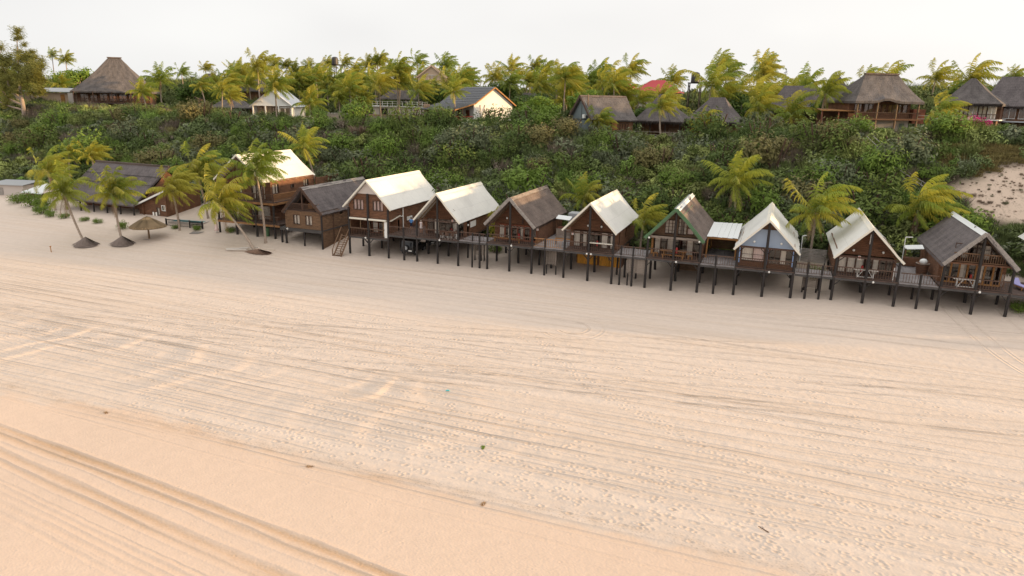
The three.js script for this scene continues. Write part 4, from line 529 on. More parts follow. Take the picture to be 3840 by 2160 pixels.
// two storey cream roofed cottage
{
  const p = { x: -49.4, hw: 3.6, apex: 10.6, eave: 6.95, roof: 'canvas', roofMat: M.canvas, len: 14.6, seed: 8, zf: 0.35 }, o = thing('beach_cottage', 'two storey log cottage with large half sunlit cream roof', 'cottage', [p.x, 0, 0]), D = 3.15;
  for (const x of [-2.95, 0, 3.0]) { post(o, x, 0.04, x === 0 ? 8.8 : 6.9, 0.15, M.post, p.x); for (const z of [-3.2, -6.4]) post(o, x, z, D - 0.2, 0.14, M.post, p.x); }
  for (const s of [-1, 1]) part('brace', bar([0, D - 1.0, 0.04], [s * 0.8, D - 0.2, 0.04], 0.12, 0.1), M.post, o);
  part('deck', bx(-3.05, D - 0.12, -12.5, 3.05, D, 0.14), M.deck, o); part('deck_beam', [bx(-3.05, D - 0.36, 0.0, 3.05, D - 0.125, 0.1)], M.fascia, o); frontRail(o, D, [[-2.85, -0.1], [0.1, 2.4]]);
  const w = [[-2.22, -0.68, 6.6, 8.02], [0.72, 2.28, 6.6, 8.0]]; part('front_wall', logRows(5.66, 8.75, (y) => { const t = (10.3 - y) / 3.65 * 3.6; return [-Math.min(2.95, t), Math.min(2.95, t)]; }, w, -0.1), M.log, o);
  part('gable_panel', poly([[-1.55, 8.78, -0.1], [1.55, 8.78, -0.1], [0, 10.35, -0.1]], 0.04, [0, 0, 1]), M.paleWall, o);
  for (const [a, b, c, d] of w) glazing(o, 'window', a, b, c, d, -0.08, 3, M.trim, [M.curtainPink], { w: 0.08 });
  for (const [a, b] of [[-2.8, -0.15], [0.15, 2.75]]) part('roller_blind', [new THREE.CylinderGeometry(0.13, 0.13, b - a, 10).rotateZ(Math.PI / 2).translate((a + b) / 2, 5.45, 0.12)], M.canvasEdge, o);
  part('opening_frame', [bx(-2.86, 4.15, -0.06, -2.78, 5.35, 0.04), bx(-1.25, 4.15, -0.06, -1.17, 5.35, 0.04), bx(0.14, 4.15, -0.06, 0.22, 5.4, 0.04), bx(2.2, 3.3, -0.06, 2.32, 5.4, 0.04), bx(-2.86, 4.1, -0.06, 2.3, 4.18, 0.04)], M.postPale, o);
  part('side_panel', bx(2.36, D, -0.08, 2.8, 5.3, -0.02), M.white, o); part('inner_wall', logRows(D, 5.6, () => [-2.9, 2.9], [[-2.0, 1.8, D, 5.3]], -2.6), M.log, o); glazing(o, 'door', -2.0, 1.8, D, 5.3, -2.6, 4, M.redwood, [null, M.curtain, null, M.curtain], { bars: 3 });
  part('upper_floor', bx(-2.9, 5.55, -12.4, 2.9, 5.65, 0.02), M.room, o);
  part('side_wall', sideLogs(D, 7.3, -12.5, -0.05, 1, 2.92, [[-3.1, -0.5, D, 5.2]]), M.log, o); part('side_wall', sideLogs(D, 7.3, -12.5, -0.05, -1, 2.92), M.log, o); part('back_wall', bx(-2.9, D, -12.6, 2.9, 7.2, -12.5), M.log, o);
  part('drain_pipe', [pole([3.1, 4.0, -3.75], [3.1, 7.1, -3.75], 0.07), pole([3.1, 5.6, -3.75], [3.1, 5.6, -3.2], 0.06)], M.white, o); part('awning', [bar([3.05, 5.35, -0.4], [3.05, 5.75, -3.1], 0.16, 0.1)], M.canvasEdge, o); part('wall_vent', [bx(3.0, 7.0, -2.4, 3.06, 7.2, -1.7)], M.dark, o);
  for (const [k, z] of [[0, -5.1], [1, -5.6], [2, -6.1]]) part('air_vent', bx(3.0, 4.8, z - 0.16, 3.12, 5.3, z + 0.16), M.lampWhite, o);
  floodlight(o, -0.4, D - 0.16, 0.12); roof(o, p);
}
// third white roof: open front, set table
{
  const p = { x: -39.3, apex: 9.55, eave: 6.0, roof: 'canvas', roofMat: M.canvas, seed: 12, deck: 3.8, frontPost: M.post, sideHoles: { 1: [[-3.4, -2.7, 3.8, 5.9]] } }, o = stilts('white roofed cottage with dining table laid on its open deck', p), D = p.deck;
  o.children.filter((c) => c.name === 'post')[3].material = M.postPale;
  part('gable_wall', logRows(6.1, 9.3, gableSpan(p, 0.3), [], -2.4), M.log, o); part('front_wall', logRows(D, 6.1, () => [-2.88, 2.88], [[-2.6, 2.6, D, 5.9]], -2.4), M.log, o); glazing(o, 'door', -2.6, 2.6, D, 5.9, -2.4, 6, M.trim, [null, M.curtain, null, null, M.curtain, null]);
  part('tie_beam', bx(-2.9, 5.95, -0.1, 2.9, 6.1, 0.02), M.trim, o); part('rail_post', bx(-0.06, D, -0.02, 0.06, D + 1.05, 0.1), M.rail, o); frontRail(o, D, [[-2.8, -0.12], [0.15, 2.8]]);
  part('wall_panel', [bx(2.96, 4.85, -5.4, 3.0, 5.6, -3.6)], M.white, o); lampGlobe(o, 3.0, 5.3, -3.0); floodlight(o, 0.4, D - 0.15, 0.12);
}
// brown thatched cottage with red door frames
{
  const p = { x: -29.45, apex: 9.65, eave: 6.25, roof: 'thatch', roofMat: M.thatchBrown, capMat: M.slat, seed: 15, deck: DK, edgeMat: M.greyWood }, o = stilts('brown thatched cottage with red framed doors and a sunlit patch on its roof', p), D = p.deck;
  part('gable_wall', logRows(6.15, 9.3, gableSpan(p, 0.35), [], -2.4), M.log, o); part('front_wall', logRows(D, 6.15, () => [-2.88, 2.88], [[-2.4, 2.7, D, 6.0]], -2.4), M.log, o); glazing(o, 'door', -2.4, 2.7, D, 6.0, -2.4, 6, M.redwood, [M.curtain, M.curtain, null, M.curtain, null, null], { w: 0.2, open: 1 });
  part('tie_beam', bx(-2.9, 6.0, -0.08, 2.9, 6.14, 0.04), M.trim, o); part('beam', bx(0.75, 6.2, -2.3, 0.95, 8.4, -2.2), M.trim, o); frontRail(o, D, [[-2.8, -0.12], [0.15, 2.8]]); part('bench_board', [bx(-2.6, 4.42, -1.2, 1.1, 4.5, -0.85), bx(-2.4, D, -1.1, -2.3, 4.42, -0.95), bx(0.8, D, -1.1, 0.9, 4.42, -0.95)], M.honey, o);
  lampGlobe(o, -1.22, 6.75, -2.33); floodlight(o, 0.3, D - 0.12, 0.12);
}
// white roofed cottage above the orange doors
{
  const p = { x: -19.5, apex: 9.72, eave: 6.35, roof: 'canvas', roofMat: M.canvas, seed: 19, deck: DK, sideHoles: { 1: [[-3.6, -2.8, DK + 0.1, 5.9], [-7.5, -6.7, 4.8, 5.9]] } }, o = stilts('white roofed cottage above the orange garage doors', p), D = p.deck;
  part('gable_wall', logRows(6.1, 9.4, gableSpan(p, 0.3), [], -2.4), M.log, o); part('front_wall', logRows(D, 6.1, () => [-2.88, 2.88], [[-2.55, 2.55, D, 5.95]], -2.4), M.log, o); glazing(o, 'door', -2.55, 2.55, D, 5.95, -2.4, 6, M.trim, [M.curtain, M.curtain, null, null, M.curtain, M.curtain], { open: 1 });
  part('tie_beam', bx(-2.9, 6.05, -0.08, 2.9, 6.2, 0.04), M.trim, o); part('beam', bx(0.75, 6.2, -2.3, 0.95, 8.6, -2.2), M.trim, o); frontRail(o, D, [[-2.8, -0.12], [0.15, 2.8]]); part('rail_shelf', bx(0.1, D + 1.09, -0.25, 2.85, D + 1.15, 0.16), M.canvasEdge, o);
  lampGlobe(o, -0.75, 6.65, -2.33); lampGlobe(o, 0.9, 6.65, -2.33); floodlight(o, -0.15, D - 0.2, 0.12); floodlight(o, 0.35, D - 0.2, 0.12);
  for (const [a, b, k] of [[-2.75, -1.5, 0], [-1.45, -0.2, 1], [0.1, 1.35, 2], [1.4, 2.65, 3]]) { const d = part('garage_door', [bx(a, 0.95, -5.55, b, 3.0, -5.47)], M.orange, o, 'orange plank door under the deck'); for (let i = 0; i < 7; i++) { const x = lerp(a, b, (i + 0.5) / 7); part('plank', bx(x - 0.078, 0.97, -5.47, x + 0.078, 2.98, -5.445 + 0.008 * (i % 2)), M.orange, d); } for (const y of [1.35, 2.55]) part('ledge', bx(a + 0.05, y, -5.43, b - 0.05, y + 0.12, -5.40), M.orange, d); part('latch', bx(b - 0.14, 1.9, -5.42, b - 0.06, 2.05, -5.38), M.black, d); }
  part('garage_wall', [bx(-2.9, 0.4, -5.75, 2.9, 3.6, -5.6), bx(-2.95, 0.4, -9.5, -2.85, 3.6, -5.6), bx(2.85, 0.4, -9.5, 2.95, 3.6, -5.6)], M.log, o);
}
// brown thatch with green verge boards
{
  const p = { x: -9.7, apex: 9.8, eave: 6.3, roof: 'thatch', roofMat: M.thatchBrown, edgeMat: M.green, capMat: M.sheetPale, seed: 24, deck: DK + 0.05, len: 14.6 }, o = stilts('brown thatched cottage with green painted roof edges and a glazed gable', p), D = p.deck;
  part('gable_wall', logRows(6.45, 9.5, gableSpan(p, 0.3), [[-1.3, -0.1, 6.7, 8.3], [0.15, 1.1, 6.7, 8.5], [1.2, 1.9, 6.75, 7.5]], -1.2), M.logPale, o); glazing(o, 'window', -1.3, -0.1, 6.7, 8.3, -1.2, 3, M.trim, [M.curtain], { bars: 4, w: 0.06 }); glazing(o, 'window', 0.15, 1.1, 6.7, 8.5, -1.2, 3, M.trim, [M.curtain, null], { bars: 4, w: 0.06 }); glazing(o, 'window', 1.2, 1.9, 6.75, 7.5, -1.2, 1, M.trim, [M.curtainPink], { w: 0.06 });
  part('loft_floor', bx(-2.9, 6.3, -2.5, 2.9, 6.42, -0.05), M.logPale, o); part('tie_beam', bx(-2.9, 6.32, -0.1, 2.9, 6.56, 0.03), M.slat, o);
  part('front_wall', logRows(D, 6.3, () => [-2.88, 2.88], [[-2.6, 2.6, D, 6.15]], -2.4), M.log, o); glazing(o, 'door', -2.6, 2.6, D, 6.15, -2.4, 7, M.trim, [M.curtain, null, M.curtain, null, null, M.curtain, null]); for (const x of [-2.75, 2.75]) part('corner_post', bx(x - 0.1, D, -2.3, x + 0.1, 6.3, -2.1), M.honey, o);
  frontRail(o, D, [[-2.8, -0.12], [0.15, 2.8]]); floodlight(o, 0.4, D - 0.18, 0.12); floodlight(o, -2.8, 6.35, 0.2); floodlight(o, 2.75, 6.35, 0.2); part('plank_wall', Array.from({ length: 10 }, (_, k) => bx(-0.5, 1.05 + k * 0.25, -7.0, 2.9, 1.27 + k * 0.25, -6.9)), M.logPale, o);
  part('green_strip', [bar([0.75, p.apex - 0.72, 0.2], [0.75, p.apex - 0.72, -9], 0.05, 0.03)], M.green, o); for (let k = 0; k < 16; k++) part('ridge_slat', bar([-0.3, p.apex - 0.14, -0.2 - k * 0.85], [0.3, p.apex - 0.08, -0.3 - k * 0.85], 0.06, 0.05).translate(0, 0.12, 0), M.sheetPale, o);
}
// blue gable
{
  const p = { x: 0.1, apex: 9.3, eave: 5.9, hw: 3.35, roof: 'canvas', roofMat: M.canvas, seed: 28, deck: DK - 0.05, zw: -0.9, len: 15 }, o = stilts('white roofed cottage with pale blue boarded gable', p), D = p.deck;
  const rows = []; for (let y = 6.2; y < 8.1; y += 0.16) { const t = (8.95 - y) / 3.4 * 3.35; rows.push(poly([[-Math.min(2.85, t), y, -0.62], [Math.min(2.85, t), y, -0.62], [Math.min(2.85, t), y + 0.155, -0.66], [-Math.min(2.85, t), y + 0.155, -0.66]], 0.02, [0, 0, 1])); } rows.forEach((g) => part('weatherboard', g, M.blueWall, o));
  part('gable_void', poly([[-1.0, 8.12, -0.8], [1.0, 8.12, -0.8], [0, 9.0, -0.8]], 0.05, [0, 0, 1]), M.room, o); part('front_wall', logRows(D, 6.2, () => [-2.85, 2.85], [[-2.55, -0.2, 4.5, 6.05], [0.3, 2.6, 4.4, 6.05]], -0.75), M.log, o);
  glazing(o, 'window', -2.55, -0.2, 4.5, 6.05, -0.72, 2, M.trim, [M.curtain, M.curtainPink], { bars: 2, w: 0.08 }); glazing(o, 'window', 0.3, 2.6, 4.4, 6.05, -0.72, 4, M.trim, [null, null, M.curtain, null], { w: 0.06 });
  for (const x of [-2.75, 0.12, 2.72]) part('blue_frame', bx(x - 0.06, 4.3, -0.66, x + 0.06, 6.15, -0.56), M.blueSheet, o); part('tie_beam', bx(-2.9, 6.1, -0.1, 2.9, 6.25, 0.03), M.trim, o);
  for (const [x, s] of [[-2.92, 1], [0.02, -1], [0.02, 1], [2.92, -1]]) part('brace', bar([x, 5.5, 0.0], [x + s * 0.6, 6.1, 0.0], 0.08, 0.07), M.post, o);
  frontRail(o, D, [[-2.8, -0.12], [0.15, 2.8]]); lampGlobe(o, -1.35, 6.75, -0.6); lampGlobe(o, 1.4, 6.75, -0.6); floodlight(o, 0.5, D - 0.2, 0.12);
}
// last white roof
{
  const p = { x: 9.97, apex: 9.3, eave: 5.92, roof: 'canvas', roofMat: M.canvas, seed: 33, deck: DK - 0.05, len: 15 }, o = stilts('white roofed cottage with brown log gable and white table, nearest the right edge', p), D = p.deck;
  part('gable_wall', logRows(6.0, 9.0, gableSpan(p, 0.3), [], -1.9), M.log, o); part('front_wall', logRows(D, 6.0, () => [-2.88, 2.88], [[-2.6, 2.6, D, 5.9]], -1.9), M.log, o); glazing(o, 'door', -2.6, -0.1, D, 5.9, -1.9, 3, M.trim, [M.curtain, M.curtain, M.curtain], { w: 0.14 }); glazing(o, 'door', 0.0, 2.6, D, 5.9, -1.9, 4, M.trim, [null, M.curtain, null, null], { w: 0.14 });
  part('tie_beam', bx(-2.9, 6.0, -0.1, 2.9, 6.14, 0.03), M.trim, o); for (const [x, s] of [[-2.92, 1], [2.92, -1]]) part('brace', bar([x, 5.4, 0.0], [x + s * 0.65, 6.0, 0.0], 0.08, 0.07), M.post, o); frontRail(o, D, [[-2.8, -0.12], [0.15, 2.8]]);
  lampGlobe(o, -1.3, 6.5, -1.83); lampGlobe(o, 1.5, 6.5, -1.83); floodlight(o, 0.75, D - 0.2, 0.12); part('ornament', bx(-0.16, 7.6, 0.1, -0.08, 8.6, 0.16), M.greyWood, o); part('awning_cloth', bx(2.5, D, -0.3, 2.56, 5.3, -0.2), M.white, o);
}
// grey thatched cottage at the right
{
  const p = { x: 19.75, apex: 9.6, eave: 6.25, hw: 3.15, roof: 'thatch', roofMat: M.thatchGrey, capMat: M.sheetPale, edgeMat: M.greyWood, seed: 38, deck: DK - 0.05, len: 15 }, o = stilts('grey thatched cottage with slatted loft balcony at the right', p), D = p.deck;
  part('loft_floor', bx(-2.75, 6.3, -2.4, 2.75, 6.45, -0.15), M.log, o); railing(o, [-2.3, -0.25], [2.3, -0.25], 6.45, 7.4, M.logPale, 0.2); part('gable_wall', logRows(6.45, 9.3, gableSpan(p, 0.35), [[-1.9, 1.9, 6.5, 8.1], [-0.6, 0.6, 8.15, 8.7]], -2.0), M.logPale, o); glazing(o, 'window', -1.9, 1.9, 6.5, 8.1, -2.0, 6, M.trim, [null, M.curtain, null, null, M.curtain, null], { bars: 3 }); glazing(o, 'window', -0.6, 0.6, 8.15, 8.7, -2.0, 2, M.trim, null);
  part('front_wall', logRows(D, 6.3, () => [-2.88, 2.88], [[-2.6, 2.6, D, 6.15]], -2.4), M.log, o); glazing(o, 'door', -2.6, 2.6, D, 6.15, -2.4, 7, M.honey, [null, null, M.curtain, null, M.curtain, null, null], { w: 0.16 }); frontRail(o, D, [[-2.8, -0.12], [0.15, 2.8]]); floodlight(o, 0.4, D - 0.15, 0.12);
  part('hanging_chain', Array.from({ length: 9 }, (_, k) => new THREE.TorusGeometry(0.07, 0.025, 5, 8).translate(2.2, D + 0.55 + k * 0.13, -0.4)), M.greyWood, o);
}
// more of the row beyond the right edge; it shades what stands left of it
for (const [x, k, label] of [[29.9, 0, 'tall white roofed house half hidden at the right edge'], [39.7, 1, 'second cottage beyond the right edge'], [49.7, 2, 'third cottage beyond the right edge']]) {
  const p = { x, apex: k ? 9.6 : 10.6, eave: k ? 6.2 : 7.4, hw: k ? 3.25 : 3.6, roof: 'canvas', roofMat: M.canvas, seed: 50 + k, deck: k ? DK : 4.9, zf: k ? 0.25 : -2.0, len: k ? 14 : 12, brace: false }, o = stilts(label, p);
  part('front_wall', logRows(p.deck, p.eave, () => [-2.88, 2.88], [[-1.8, 1.8, p.deck, p.deck + 2.1]], -2.4), M.log, o); glazing(o, 'door', -1.8, 1.8, p.deck, p.deck + 2.1, -2.4, 4, M.trim, [M.curtain, null]); part('gable_wall', logRows(p.eave, p.apex - 0.3, gableSpan(p, 0.3), [], -2.4), M.log, o); frontRail(o, p.deck, [[-2.8, -0.12], [0.15, 2.8]]);
}
// ---- walkways between the cottages
function walkway(label, x0, x1, y, zb, o2 = {}) {
  const o = thing('walkway', label, 'walkway', [(x0 + x1) / 2, 0, 0]), h = (x1 - x0) / 2, n = Math.max(3, Math.round((x1 - x0) / 0.42));
  if (o2.boards !== false) for (let k = 0; k < n; k++) { const a = -h + 0.02 + 2 * (h - 0.02) * k / n, b = -h + 0.02 + 2 * (h - 0.02) * (k + 1) / n - 0.02; part('plank', bx(a, y - 0.07 - 0.006 * (k % 2), zb, b, y - 0.006 * (k % 3), 0.12), o2.m || M.deckGrey, o); }
  part('deck_beam', bx(-h, y - 0.32, 0.03, h, y - 0.08, 0.1), M.fascia, o); part('deck_beam', bx(-h, y - 0.3, zb + 0.1, h, y - 0.08, zb + 0.2), M.fascia, o); if (o2.rail !== false) railing(o, [-h + 0.08, 0.03], [h - 0.08, 0.03], y, y + 1.05, o2.railMat || M.rail, 0.26);
  for (const x of o2.posts || [0]) { post(o, x, 0.02, y + (o2.rail === false ? 0 : 1.1), 0.12, M.post, (x0 + x1) / 2); post(o, x, -2.6, y - 0.2, 0.12, M.post, (x0 + x1) / 2); } return o;
}
walkway('dark boarded walkway where the two people stand, above the jeep', -46.35, -42.28, 3.75, -7.5, { m: M.deck, posts: [0.15] });
walkway('narrow railed walkway left of the brown thatched cottage', -36.22, -32.55, 3.85, -3.4, { posts: [0.95, 0.0] });
walkway('grey boarded walkway with honey coloured rail above the slatted gate', -26.38, -22.55, DK, -9, { railMat: M.railHoney, posts: [-0.4] });
walkway('railed walkway above the wide slatted gate', -16.42, -12.78, DK, -4.2, { posts: [-1.0, 0.4] });
walkway('grey boarded deck under the pergola', -6.65, -2.98, DK - 0.1, -9, { posts: [-0.2] });
walkway('narrow walkway between blue gable and last white roof', 3.18, 6.88, DK - 0.1, -2.6, { posts: [0.8, -0.6] });
walkway('wide grey railed deck left of the grey thatched cottage', 13.06, 16.62, DK - 0.1, -10.5, { posts: [0.1] });
walkway('boarded deck with the sun lounger at the right edge', 22.86, 26.8, DK - 0.1, -6, { m: M.deck, rail: false, posts: [0.9] });
// slatted gates under the walkways: every slat its own piece
function slatGate(label, x0, x1, y0, y1, z, n) { const o = thing('slatted_gate', label, 'gate', [(x0 + x1) / 2, 0, z]), h = (x1 - x0) / 2; for (const x of [-h, h]) part('stile', bx(x - 0.05, y0 - 0.1, -0.05, x + 0.05, y1 + 0.05, 0.04), M.slat, o); for (let k = 0; k < n; k++) { const y = lerp(y0, y1, (k + 0.5) / n); part('slat', bar([-h + 0.05, y + 0.02 * (hash2(k, 5) - 0.5), 0.02], [h - 0.05, y + 0.02 * (hash2(k, 9) - 0.5), 0.02], 0.075, 0.03).translate(0, 0, 0), M.slat, o); } for (const x of [-h, h]) part('support', pole([x, ground((x0 + x1) / 2 + x, z) - 0.3, -0.12], [x, y1, -0.12], 0.09), M.post, o); return o; }
slatGate('narrow slatted gate left of the orange garage doors', -24.8, -23.6, 1.85, 3.7, -0.5, 14); slatGate('wide slatted gate right of the orange garage doors', -14.75, -12.75, 1.95, 3.65, -0.1, 16); slatGate('slatted gate in the shade below the walkway right of the blue gable', 4.2, 5.6, 2.0, 3.5, -1.8, 11); slatGate('slatted stair screen below the walkway left of the brown cottage', -35.2, -33.9, 1.6, 3.5, -2.5, 12);
// pergola roof of pale sheets between green edged and blue gabled cottages
{ const o = thing('pergola', 'pergola with weathered pale sheet roof between two cottages', 'pergola', [-4.8, 0, 0]); for (const x of [-1.6, 1.6]) for (const z of [-3.6, -9]) post(o, x, z, 6.2, 0.1, M.honey, -4.8, 3.8); for (let k = 0; k < 6; k++) { const a = -1.72 + k * 0.573; part('roof_sheet', poly([[a, 6.32 + 0.03 * (k % 2), -3.4 - 0.2 * hash2(k, 3)], [a + 0.56, 6.32 + 0.03 * (k % 2), -3.4 - 0.2 * hash2(k, 4)], [a + 0.56, 6.6 + 0.02 * k, -12.4], [a, 6.6, -12.4]], 0.03, [0, 1, 0]), M.sheetPale, o); } part('front_beam', bx(-1.75, 6.1, -3.6, 1.75, 6.28, -3.5), M.honey, o); part('back_screen', Array.from({ length: 14 }, (_, k) => bx(-1.7, 4 + k * 0.16, -9.1, 1.7, 4.13 + k * 0.16, -9.02)), M.log, o); }
// steps down to the sand by the two storey cottage
{
  const o = thing('beach_steps', 'wooden steps with handrails from the two storey cottage down to the sand', 'stairs', [-53.0, 0, 0]); const top = [0.1, 3.1, 0], bot = [-0.1, 0.55, 2.2]; for (const x of [-0.6, 0.55]) part('stringer', bar([x, top[1], -0.1], [x, bot[1] - 0.1, bot[2]], 0.2, 0.06), M.logPale, o); for (let k = 0; k < 10; k++) { const t = (k + 0.5) / 10; part('tread', bx(-0.57, lerp(bot[1], top[1], t) - 0.04, lerp(bot[2], top[2], t) - 0.14, 0.52, lerp(bot[1], top[1], t), lerp(bot[2], top[2], t) + 0.12), M.logPale, o); } for (const x of [-0.66, 0.61]) { part('newel', bx(x - 0.05, 0.4, bot[2] - 0.05, x + 0.05, 1.5, bot[2] + 0.05), M.logPale, o); part('handrail', bar([x, 1.45, bot[2]], [x, 4.1, -0.05], 0.09, 0.06), M.logPale, o); }
}
// ---------------------------------------------------------------- houses on the crest
const DEG = Math.PI / 180;
function gableRoof(o, W, Hw, Ha, L, m, over, thick, seed, cap, edge, wob = 0.04) {   // ridge runs back along -z from the gable at z = 0
  const k = (Ha - Hw) / W, hw = W + over, eave = Hw - over * k;
  for (const s of [-1, 1]) part('roof_slope', roofSlope(s, hw, Ha + 0.08, eave + 0.08, over, -L - over, thick, wob, seed + s), m, o);
  part('ridge_cap', [roofSlope(-1, 0.3, Ha + 0.14, Ha + 0.14 - 0.3 * k, over + 0.02, -L - over - 0.02, 0.05, 0.02, seed + 5), roofSlope(1, 0.3, Ha + 0.14, Ha + 0.14 - 0.3 * k, over + 0.02, -L - over - 0.02, 0.05, 0.02, seed + 6)], cap, o);
  for (const s of [-1, 1]) part('barge_board', bar([0, Ha, over + 0.03], [s * hw, eave, over + 0.03], thick + 0.1, 0.05), edge, o);
}
// thatched hip roof as a subdivided hull: eave rectangle W x D, ridge half length R
function hipRoof(W, D, He, Hr, R, off, thick, seed, wob = 0.16, lift) {
  const pos = [], faces = [[[-W, He, 0], [W, He, 0], [R + off, Hr, -D], [-R + off, Hr, -D]], [[W, He, 0], [W, He, -2 * D], [R + off, Hr, -D], [R + off, Hr, -D]], [[W, He, -2 * D], [-W, He, -2 * D], [-R + off, Hr, -D], [R + off, Hr, -D]], [[-W, He, -2 * D], [-W, He, 0], [-R + off, Hr, -D], [-R + off, Hr, -D]]], uv = [];
  const c = V(off, He + (Hr - He) * 0.25, -D);
  for (const low of [0, 1]) for (const f of faces) {
    const [a, b, e, d] = f.map((p) => V(...p)), n = 12, P = (i, j) => { const u = i / n, v = j / n, p = a.clone().lerp(b, u).lerp(d.clone().lerp(e, u), v); p.y -= 0.35 * Math.sin(Math.PI * v) * (Hr - He) / 6; const w = wob * (fbm(p.x * 0.6 + seed, p.z * 0.6 + p.y * 0.5, 3) - 0.5) * 2 * (0.4 + Math.sin(Math.PI * v)); p.y += w; if (lift && j < 4) p.y += lift(p.x) * (1 - j / 4); if (low) { p.y -= thick; } return p; };
    for (let i = 0; i < n; i++) for (let j = 0; j < n; j++) { const A = P(i, j), B = P(i + 1, j), C = P(i + 1, j + 1), Dd = P(i, j + 1); tri3(pos, A, B, C); tri3(pos, A, C, Dd); const lu = a.distanceTo(b), lv = a.distanceTo(d), U = (q) => q / n * lu, W2 = (q) => q / n * lv; uv.push(U(i), W2(j), U(i + 1), W2(j), U(i + 1), W2(j + 1), U(i), W2(j), U(i + 1), W2(j + 1), U(i), W2(j + 1)); if (j === 0 && !low) { const A2 = A.clone().add(V(0, -thick, 0)), B2 = B.clone().add(V(0, -thick, 0)); tri3(pos, A, A2, B2); tri3(pos, A, B2, B); uv.push(U(i), 0, U(i), -thick, U(i + 1), -thick, U(i), 0, U(i + 1), -thick, U(i + 1), 0); } }
  }
  const g = fromTris(pos); g.setAttribute('uv', new THREE.Float32BufferAttribute(uv, 2)); return g;
}
function fringe(x0, x1, y, z, h, seed) { const R = rng(seed), pos = [], n = Math.round((x1 - x0) / 0.035); for (let k = 0; k < n; k++) { const x = x0 + (x1 - x0) * R(), zz = z + 0.22 * (R() - 0.5), L = h * (0.55 + 0.6 * R()) * (0.7 + 0.5 * noise(x * 1.6, seed)), w = 0.03; const a = V(x - w, y + 0.12, zz - 0.15), b = V(x + w, y + 0.12, zz - 0.15), c = V(x + 0.08 * (R() - 0.5), y - L, zz + 0.12 * R()), m = V(x + w, y, zz + 0.08); tri3(pos, a, b, c); tri3(pos, b, m, c); } return fromTris(pos); }
// big hipped thatch at the left
{
  const o = thing('thatched_house', 'big house with high hipped thatched roof at the far left', 'house', [-161, 18.0, -58.1], 40 * DEG), W = 9.3, D = 8.4;
  part('roof', hipRoof(W, D, 2.75, 11.4, 1.4, 0.2, 0.35, 3), M.thatchHill, o); part('ridge_cap', bx(-1.5, 11.3, -D - 0.3, 1.9, 11.55, -D + 0.3), M.thatchBrown, o);
  part('wall', [bx(-8.3, -0.6, -15.5, 8.3, 2.5, -2.6)], M.log, o); for (let k = 0; k < 7; k++) { const x = -7.6 + k * 2.2; glazing(o, 'window', x, x + 1.7, 0.25, 2.2, -2.55, 2, M.trim, k % 3 === 1 ? [null, M.curtain] : [M.curtain, M.curtain]); }
  part('veranda_deck', bx(-8.8, -0.25, -2.5, 8.8, 0, 0.2), M.deck, o); railing(o, [-8.7, 0.1], [8.7, 0.1], 0, 0.95, M.rail, 0.3); for (const x of [-8.6, -4.3, 0, 4.3, 8.6]) part('post', pole([x, -2.2, 0.05], [x, 2.75, 0.05], 0.12), M.trim, o); part('plinth', bx(-8.2, -2.6, -14, 8.2, -0.6, -2.4), M.log, o);
  const e = thing('side_building', 'low pale walled building left of the big thatched house', 'building', [-176, 17.9, -54], 35 * DEG); part('wall', [bx(-7, -0.4, -6, 5, 2.3, 0)], M.beige, e); part('roof', poly([[-7.6, 2.45, 0.8], [5.6, 2.45, 0.8], [5.2, 3.4, -6.4], [-7.2, 3.4, -6.4]], 0.14, [0, 1, 0]), M.grey, e); glazing(e, 'window', -5.6, -3.6, 0.6, 1.9, 0.02, 2, M.trim, [M.curtain]); part('door', bx(1.2, -0.3, 0.0, 2.2, 1.9, 0.05), M.honey, e); part('column', bx(3.2, -0.4, 0.2, 4.6, 2.3, 0.9), M.paleWall, e);
}
